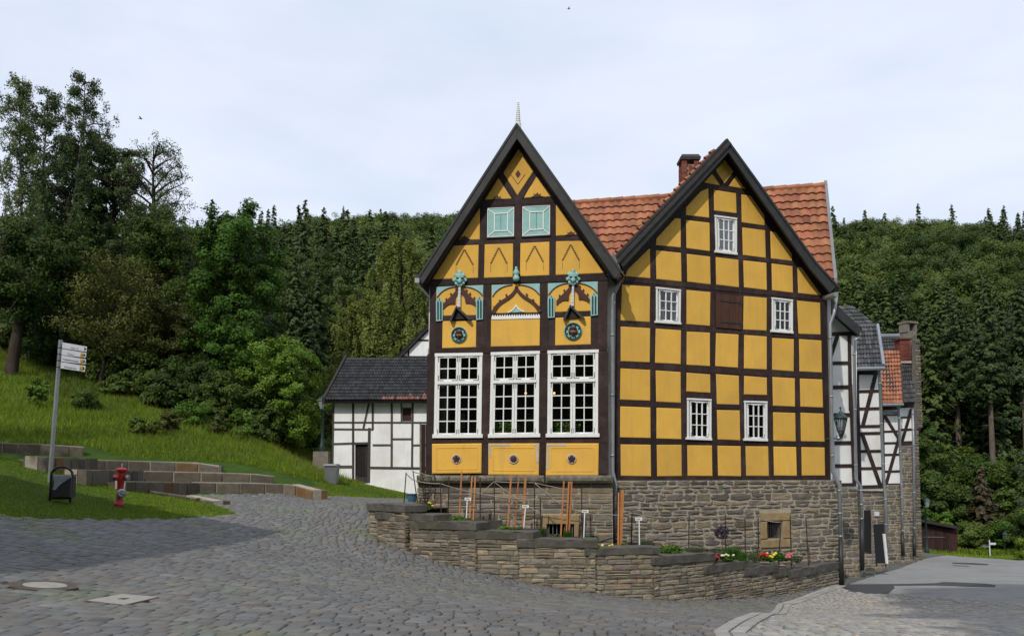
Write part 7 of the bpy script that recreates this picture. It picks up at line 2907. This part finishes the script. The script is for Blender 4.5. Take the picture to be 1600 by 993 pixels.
# ================================================================== the wooded hills: one mass of trees
PROTO = {}
PROTO['con1'] = [o for o in bpy.data.objects if o.name.startswith("spruce_tree")][0]
con = [o for o in bpy.data.objects if o.name.startswith("spruce_tree") and o.type == 'EMPTY']


def crown_of(T):
    return [c for c in T.children if c.name.startswith("crown")][0]


M['needle_far'] = leafmat("far_needles", (0.040, 0.064, 0.017), (0.086, 0.124, 0.034), trans=0.2, rnd=0.30)
seeds_ = []
for sd, kind in ((401, 'c'), (402, 'c'), (403, 'c'), (404, 'c'), (411, 'b'), (412, 'b'), (413, 'b')):
    rg = np.random.default_rng(sd)
    if kind == 'c':
        px, d = ((470, 96), (520, 98), (1350, 112), (610, 97))[sd - 401]
        T = spruce("spruce_tree", "dark spruce at the lower rim of the wooded hill", foot(px, d), (19.0, 17.0, 20, 15.0)[sd - 401], (3.3, 3.6, 3.0, 3.4)[sd - 401], group="spruces at the rim of the hill", seed=sd, whorls=34, per=9, dens=16, spray=.30, cb=.10, lm='needle_far')
    else:
        px, d = ((1330, 120), (1385, 118), (660, 100))[sd - 411]
        T = broad_tree("beech_tree", "green beech at the lower rim of the wooded hill", foot(px, d), 16.0, 4.6, group="beeches at the rim of the hill", cb=.2, nl=30, ns=5, nleaf=10000, leaf=.19, seed=sd, rc=.26, form=1.1, lt=.06, wide=(.5, .4, .6)[sd - 411], low=.75, lm='leaf_forest', tone=(.1, .8))
    seeds_.append((T, kind))


def forest(name, label, pts, scl, protos):
    """one object: tree crowns set out on the hill's points"""
    me = bpy.data.meshes.new(name)
    me.from_pydata([tuple(p) for p in pts], [], [])
    rg = np.random.default_rng(len(pts))
    n = len(pts)
    a = me.attributes.new("scl", 'FLOAT_VECTOR', 'POINT')
    s = scl[:, None] * np.stack([rg.uniform(.85, 1.2, n), rg.uniform(.85, 1.2, n), np.ones(n)], 1)
    a.data.foreach_set("vector", s.astype(np.float32).ravel())
    a = me.attributes.new("rot", 'FLOAT_VECTOR', 'POINT')
    r = np.zeros((n, 3), dtype=np.float32)
    r[:, 2] = rg.uniform(0, 6.28, n)
    r[:, :2] = rg.normal(0, .03, (n, 2))
    a.data.foreach_set("vector", r.ravel())
    a = me.attributes.new("pick", 'INT', 'POINT')
    a.data.foreach_set("value", rg.integers(0, len(protos), n).astype(np.int32))
    o = link(name, me, None, (0, 0, 0))
    ng = bpy.data.node_groups.new(name + "_nodes", 'GeometryNodeTree')
    ng.interface.new_socket("Geometry", in_out='INPUT', socket_type='NodeSocketGeometry')
    ng.interface.new_socket("Geometry", in_out='OUTPUT', socket_type='NodeSocketGeometry')
    gi, go = ng.nodes.new("NodeGroupInput"), ng.nodes.new("NodeGroupOutput")
    mp_ = ng.nodes.new("GeometryNodeMeshToPoints")
    iop = ng.nodes.new("GeometryNodeInstanceOnPoints")
    jn = ng.nodes.new("GeometryNodeJoinGeometry")
    for p in protos:
        oi = ng.nodes.new("GeometryNodeObjectInfo")
        oi.inputs["Object"].default_value = p
        oi.inputs["As Instance"].default_value = True
        oi.transform_space = 'ORIGINAL'
        ng.links.new(oi.outputs["Geometry"], jn.inputs[0])

    def named(nm, ty):
        x = ng.nodes.new("GeometryNodeInputNamedAttribute")
        x.data_type = ty
        x.inputs["Name"].default_value = nm
        return x.outputs["Attribute"]
    ng.links.new(gi.outputs[0], mp_.inputs["Mesh"])
    ng.links.new(mp_.outputs[0], iop.inputs["Points"])
    ng.links.new(jn.outputs[0], iop.inputs["Instance"])
    iop.inputs["Pick Instance"].default_value = True
    ng.links.new(named("pick", 'INT'), iop.inputs["Instance Index"])
    ng.links.new(named("rot", 'FLOAT_VECTOR'), iop.inputs["Rotation"])
    ng.links.new(named("scl", 'FLOAT_VECTOR'), iop.inputs["Scale"])
    ng.links.new(iop.outputs[0], go.inputs[0])
    md = o.modifiers.new("trees", 'NODES')
    md.node_group = ng
    o['label'] = label
    o['kind'] = 'stuff'
    return o


rg = np.random.default_rng(77)
PT = []
y = 92.0
while y < 285:
    st = 2.9 + (y - 92) * .008
    xs_ = np.arange(-.66 * y - 14, .68 * y + 14, st)
    xs_ = xs_ + rg.uniform(-st * .42, st * .42, len(xs_))
    ys_ = y + rg.uniform(-st * .4, st * .4, len(xs_))
    PT.append(np.stack([xs_, ys_], 1))
    y += st * .95
PT = np.concatenate(PT)
PT = PT[~((PT[:, 1] < 128) & (800 + F_PX * PT[:, 0] / PT[:, 1] < 560))]
zz = gz(PT[:, 0], PT[:, 1])
# which kind grows where: spruces low and in the middle, beeches in patches high up and on the right shoulder
ppx = 800 + F_PX * PT[:, 0] / PT[:, 1]
ppy = 743 - F_PX * (zz + 9 - EYE) / PT[:, 1]
nzv = np.sin(PT[:, 0] * .06 + 1.3) + np.sin(PT[:, 1] * .05 + PT[:, 0] * .03) + rg.normal(0, .35, len(PT))
broadleaf = np.zeros(len(PT), dtype=bool)
right = ppx > 1180
broadleaf[right] = ((ppy < 500) & (ppx < 1420 + (ppy - 335) * 2.4 + 30 * nzv) & (nzv > -1.5) | (ppy >= 500) & (nzv > .6))[right]
left = ~right
broadleaf[left] = ((ppy < 385 + 30 * nzv) | (nzv > .1))[left]
ridge = (PT[:, 1] > 190) & (rg.random(len(PT)) < .85) & ~((ppx > 1430) & (ppy < 420))
broadleaf |= ridge
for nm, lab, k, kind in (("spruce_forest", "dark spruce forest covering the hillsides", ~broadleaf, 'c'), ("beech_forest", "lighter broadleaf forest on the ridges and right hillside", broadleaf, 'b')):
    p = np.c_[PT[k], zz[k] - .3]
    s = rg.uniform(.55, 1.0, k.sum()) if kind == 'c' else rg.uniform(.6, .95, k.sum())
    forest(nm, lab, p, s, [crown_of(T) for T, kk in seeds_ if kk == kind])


# ================================================================== grass
def blades(name, label, poly, dens, hmin, hmax, seed, wid=.012, clump=0.0, dz=0.0, tone=(.2, .9), keep=None, mat_='grass'):
    rg = np.random.default_rng(seed)
    P = np.array(poly)
    x0, x1, y0, y1 = P[:, 0].min(), P[:, 0].max(), P[:, 1].min(), P[:, 1].max()
    n = int((x1 - x0) * (y1 - y0) * dens)
    x, y = rg.uniform(x0, x1, n), rg.uniform(y0, y1, n)
    k = in_poly(x, y, poly)
    px = 800 + F_PX * x / np.maximum(y, .1)
    k &= (px > -60) & (px < 1660)
    if keep is not None:
        k &= keep(x, y)
    x, y = x[k], y[k]
    f = .5 + .5 * np.sin(x * 1.7 + np.sin(y * 1.1) * 2) * np.sin(y * 1.3 + np.sin(x * .8) * 2)
    f2 = .5 + .5 * np.sin(x * .45 + 1) * np.sin(y * .6 + x * .2)
    if clump:
        kk = rg.random(len(x)) < (1 - clump + clump * f)
        x, y, f, f2 = x[kk], y[kk], f[kk], f2[kk]
    n = len(x)
    h = (hmin + (hmax - hmin) * (.15 + .85 * f * f2) * rg.random(n) ** .7) * rg.uniform(.8, 1.2, n)
    z = gz(x, y) - .01 + dz
    az = rg.uniform(0, 6.28, n)
    w = wid * rg.uniform(.6, 1.4, n)
    lx, ly = rg.normal(0, .35, n) * h, rg.normal(0, .35, n) * h
    b0 = np.stack([x - np.cos(az) * w, y - np.sin(az) * w, z], 1)
    b1 = np.stack([x + np.cos(az) * w, y + np.sin(az) * w, z], 1)
    t = np.stack([x + lx, y + ly, z + h], 1)
    v = np.stack([b0, b1, t], 1).reshape(-1, 3)
    tn = np.clip(rg.uniform(*tone, n) * (.65 + .5 * f2) + rg.normal(0, .1, n), 0, 1)
    o = np_mesh(name, v, np.arange(n * 3).reshape(n, 3), M[mat_], col=np.repeat(tn[:, None], 3, 1))
    o['label'] = label
    return struct(o, 'stuff')


rows = lambda x, y: np.ones(x.shape, dtype=bool)
LAWN = [g2(-60, 806)] + LAWN_EDGE[:8] + [g2(330, 784), g2(236, 768), g2(180, 752), g2(100, 735.5), g2(30, 719), g2(-60, 714)]
blades("lawn_grass", "short mown grass on the bank around the hydrant", LAWN, 750, .035, .10, 501, .011)
_row = [g2(-60, 688), g2(0, 690), g2(131, 696), g2(200, 716), g2(345, 722), g2(430, 738), g2(492, 752)]
MEADOW = _row + [g2(640, 768), (-4.2, 44), (-8.5, 44), (-12, 50), (-20, 56), (-36, 58), (-40, 40)]
blades("meadow_grass", "tall unmown grass on the slope below the trees", MEADOW, 330, .10, .62, 502, .015, clump=.35, keep=lambda x, y: ~((x > -9.3) & (y > 39.2)))
blades("meadow_turf", "short grass between the taller tufts on the slope", MEADOW, 260, .05, .14, 503, .016, keep=lambda x, y: ~((x > -9.3) & (y > 39.4)))
blades("seed_grass", "pale flowering grass stalks scattered over the slope", MEADOW, 34, .35, .85, 508, .012, clump=.9, keep=lambda x, y: ~((x > -9.3) & (y > 39.2)), mat_='leaf_olive', tone=(.5, 1))
blades("nettle_patch", "dark tall nettles and weeds along the upper slope", MEADOW, 70, .25, .75, 509, .03, clump=.5, keep=lambda x, y: (y > 39.5) & ~((x > -9.5) & (y > 39.2)) & (np.sin(x * .9 + y * .35) > .1), mat_='leaf_mid', tone=(.0, .8))
STRIP = [g2(488, 775), g2(505, 776), g2(560, 778.5), g2(640, 781), (-2.6, 31.5), (-2.4, 39.9), (-8.6, 39.9), (-10.5, 41), g2(492, 757)]
blades("lawn_grass", "mown grass strip before the white house", STRIP, 420, .04, .10, 504, .014)
VERGE = [g2(1496, 869), g2(1545, 872), g2(1600, 874), (50, 64), (44, 76), (30, 76)]
blades("verge_grass", "grass verge beyond the end of the lane", VERGE, 60, .1, .35, 505, .03)
# moss and weeds in the joints along the lawn edge and the wall foot
edge = []
for a, b in zip(LAWN_EDGE[:7], LAWN_EDGE[1:8]):
    for t in np.linspace(0, 1, 6):
        edge.append((a[0] + (b[0] - a[0]) * t, a[1] + (b[1] - a[1]) * t - .25))
ZONE = [(p[0], p[1] - .55) for p in LAWN_EDGE[:7]] + [(p[0], p[1] + .3) for p in LAWN_EDGE[:7][::-1]]
blades("joint_weeds", "grass creeping into the cobble joints along the lawn", ZONE, 330, .03, .07, 506, .010, clump=.8, dz=.02)
WF = [tuple(front(x)[:2]) for x in np.linspace(590, 1300, 30)]
ZONE = [(p[0], p[1] - .16) for p in WF] + [(p[0], p[1] + .05) for p in WF[::-1]]
blades("joint_weeds", "small weeds along the foot of the planter wall", ZONE, 160, .02, .07, 507, .009, clump=.9, dz=.01)


# ================================================================== plants in the bed
def bed_plant(label, px, py, d, w, h, lm, seed, n=260, leaf=.035, spiky=False, flowers=None, name="garden_plant", cat="plant", group="plants in the garden bed"):
    rg = np.random.default_rng(seed)
    b = at(px, py, d)
    T = thing(name, b, label, cat, group)
    W_, H_ = rpx(w, d) / 2, rpx(h, d)
    if spiky:
        az = rg.uniform(0, 6.28, n)
        r = np.sqrt(rg.random(n)) * W_ * .5
        x, y = b.x + np.cos(az) * r, b.y + np.sin(az) * r * .6
        hh = H_ * rg.uniform(.5, 1.0, n)
        ox, oy = np.cos(az) * W_ * .6 * rg.random(n), np.sin(az) * W_ * .4 * rg.random(n)
        a2_ = rg.uniform(0, 6.28, n)
        wd_ = .009
        v = np.stack([np.stack([x - np.cos(a2_) * wd_, y - np.sin(a2_) * wd_, np.full(n, b.z - .05)], 1), np.stack([x + np.cos(a2_) * wd_, y + np.sin(a2_) * wd_, np.full(n, b.z - .05)], 1), np.stack([x + ox, y + oy, b.z + hh], 1)], 1).reshape(-1, 3)
        np_mesh("leaves", v, np.arange(n * 3).reshape(n, 3), M[lm], col=np.repeat(rg.uniform(.1, 1, n)[:, None], 3, 1), parent=T, origin=b)
    else:
        P, D = cloud(np.array([0, 0, 0.]), 1.0, n, rg, 1.0)
        P = np.stack([b.x + P[:, 0] * W_, b.y + P[:, 1] * W_ * .7, b.z + (P[:, 2] * .5 + .45) * H_], 1)
        N = unit(D * .5 + rg.normal(size=D.shape) * .6 + np.array([0, -.2, .7]))
        v, q, t = leaf_quads(P, N, leaf, rg, rg.uniform(.1, 1, n), .6)
        np_mesh("leaves", v, q, M[lm], col=t, parent=T, origin=b)
    if flowers:
        fm, nf, fs = flowers
        for i in range(nf):
            c = Vector((b.x + rg.uniform(-1, 1) * W_ * .85, b.y - W_ * .3 + rg.uniform(-.5, .3) * W_, b.z + H_ * rg.uniform(.55, 1.05)))
            mb = MB()
            for k in range(6):
                a = 6.283 * k / 6
                mb.ball(c + Vector((math.cos(a) * fs * .55, -.01, math.sin(a) * fs * .4)), fs * .5, 6, 4, 1, 0, (1, .8, .8))
            mb.ball(c + Vector((0, -.02, 0)), fs * .45, 6, 4)
            mb.build("blossom", M[fm], T)
    return T


z6, z7 = lambda x, y: Z6((x, y))[0], lambda x, y: Z7((x, y))[0]
BP = [
    ("yellow flowering tuft at the left end of the bed", z6, 395, 365, 23.4, 30, 24, 'herb', True, ('flower_yellow', 3, .035)),
    ("low green herb below the leftmost orange stakes", z6, 590, 395, 22.6, 26, 12, 'herb', False, None),
    ("second low green herb, under the first white name plate", z6, 655, 402, 22.5, 20, 10, 'herb', False, None),
    ("little yellow flower cluster by the upright stone slab", z6, 730, 450, 22.0, 14, 10, 'herb', False, ('flower_yellow', 3, .03)),
    ("broad leafy herb left of the second white name plate", z6, 900, 462, 21.9, 24, 13, 'herb', False, None),
    ("drooping grassy tuft at the foot of the second white name plate", z6, 985, 462, 21.8, 26, 13, 'herb', True, None),
    ("bright green ferny plant before the ornate house cellar grille", z6, 1300, 505, 21.8, 16, 18, 'herb', True, None),
    ("low green growth left under the ornate house cellar grille", z6, 1215, 512, 21.7, 22, 12, 'herb_grey', False, None),
    ("pale green mat at the foot of the third white name plate", z6, 1360, 522, 21.7, 14, 7, 'herb', False, None),
    ("row of yellow flowers on the coping left of the downpipe", z7, 60, 538, 21.6, 30, 7, 'herb', False, ('flower_yellow', 8, .035)),
    ("yellow green cushion around the thickest plank stake", z7, 178, 538, 21.8, 16, 10, 'herb', False, None),
    ("low grey green cushion right of the last white name plate", z7, 320, 560, 21.9, 22, 11, 'herb_grey', False, None),
    ("dark green bush in the bed before the plain gabled house", z7, 405, 575, 22.1, 24, 16, 'herb', False, None),
    ("bright green bush, largest in the bed before the plain gabled house", z7, 475, 578, 22.1, 28, 20, 'herb', False, None),
    ("wispy grey green bush right of the largest bed bush", z7, 610, 582, 22.4, 34, 20, 'herb_grey', True, None),
    ("grey green bush under the purple plant", z7, 745, 585, 22.9, 26, 15, 'herb_grey', False, None),
    ("bright red flowers, left cluster on the planter wall", z7, 724, 605, 22.6, 18, 9, 'herb', False, ('flower_red', 9, .045)),
    ("white and yellow daisies beside the left red cluster", z7, 805, 608, 22.9, 26, 10, 'herb', False, ('flower_white', 7, .035)),
    ("dark spiky green plant between the two flower clusters", z7, 900, 610, 23.2, 18, 18, 'herb', True, None),
    ("grey green tuft left of the right red cluster", z7, 962, 610, 23.6, 22, 14, 'herb_grey', True, None),
    ("red flowers in front of the cellar window of the plain gabled house", z7, 1030, 608, 24.0, 15, 13, 'herb', False, ('flower_red', 7, .045)),
    ("yellow and white daisies in front of the plain house cellar window", z7, 1075, 612, 24.2, 18, 13, 'herb', False, ('flower_yellow', 8, .04)),
    ("pink flowers right of the daisies under the plain house cellar window", z7, 1168, 605, 24.9, 14, 10, 'herb', False, ('flower_pink', 6, .05)),
    ("leafy green plant between daisies and pink flowers", z7, 1120, 608, 24.6, 20, 15, 'herb', False, None),
    ("leafy green mat along the first coping slabs of the bed", z6, 520, 410, 22.8, 30, 9, 'herb', False, None),
    ("grassy tuft between the second and third orange stake groups", z6, 1120, 470, 22.4, 20, 14, 'herb', True, None),
    ("low green herb behind the third white name plate", z6, 1450, 520, 22.6, 26, 12, 'herb', False, None),
    ("tall grassy tuft behind the last white name plate", z7, 300, 545, 23.0, 30, 20, 'herb_grey', True, None),
    ("wide green herb between the largest bed bush and the purple plant", z7, 560, 585, 22.8, 34, 16, 'herb', False, None),
    ("tall grass behind the white and yellow daisies", z7, 840, 590, 23.6, 36, 22, 'herb', True, None),
    ("green fringe behind the right red cluster", z7, 1000, 600, 24.6, 34, 17, 'herb_grey', False, None),
    ("dry grey tuft at the right end of the bed", z7, 1225, 612, 25.3, 22, 10, 'herb_grey', False, None),
]
for i, (lab, zf_, X, Y, d, w, h, lm, spk, fl) in enumerate(BP):
    px, py = zf_(X, Y)
    bed_plant(lab, px, py, d, w, h, lm, 600 + i, n=int(160 + w * 9), spiky=spk, flowers=fl)
px, py = z7(775, 500)
T = bed_plant("dark purple leaved shrub on a thin stem before the plain house plinth", px, z7(775, 470)[1], 23.8, 21, 20, 'herb', 660, n=10, name="purple_shrub", cat="shrub", group=None)
rg = np.random.default_rng(661)
b = at(*z7(772, 470), 23.8)
P, D = cloud(np.array(b[:]) + np.array([0, 0, .17]), .20, 340, rg, .9)
N = unit(rg.normal(size=D.shape) + np.array([0, -.3, .5]))
v, q, t = leaf_quads(P, N, .035, rg, rg.uniform(.3, 1, len(P)), .55)
np_mesh("foliage", v, q, M['plum'], col=t, parent=T, origin=T.location)
mb = MB()
mb.tube([b + Vector((0, 0, .1)), b + Vector((.01, 0, -.45))], .008, 6)
mb.build("stem", M['bark'], T)
# a climber without leaves trained on the corner of the ornate house
mb = MB()
VN = thing("bare_vine", F1.p(*zmap(600, 730, 1600 / 180)((575, 500))[0], .2), "bare twisted vine stem curling over the corner stone of the ornate house", "vine")
zv = zmap(600, 730, 1600 / 180)
for pts in (((575, 520), (545, 360), (560, 200), (525, 110), (580, 95), (640, 110), (690, 90), (705, 130), (690, 180)), ((545, 330), (520, 250), (500, 150), (535, 70)), ((640, 330), (660, 200), (650, 120)), ((590, 480), (640, 400), (700, 300))):
    mb.tube([F1.p(x, y, .38 + .03 * math.sin(x * .1)) for x, y in zv(*pts)], [.016] * (len(pts) - 1) + [.006], 6)
mb.build("vine_stem", M['bark'], VN)
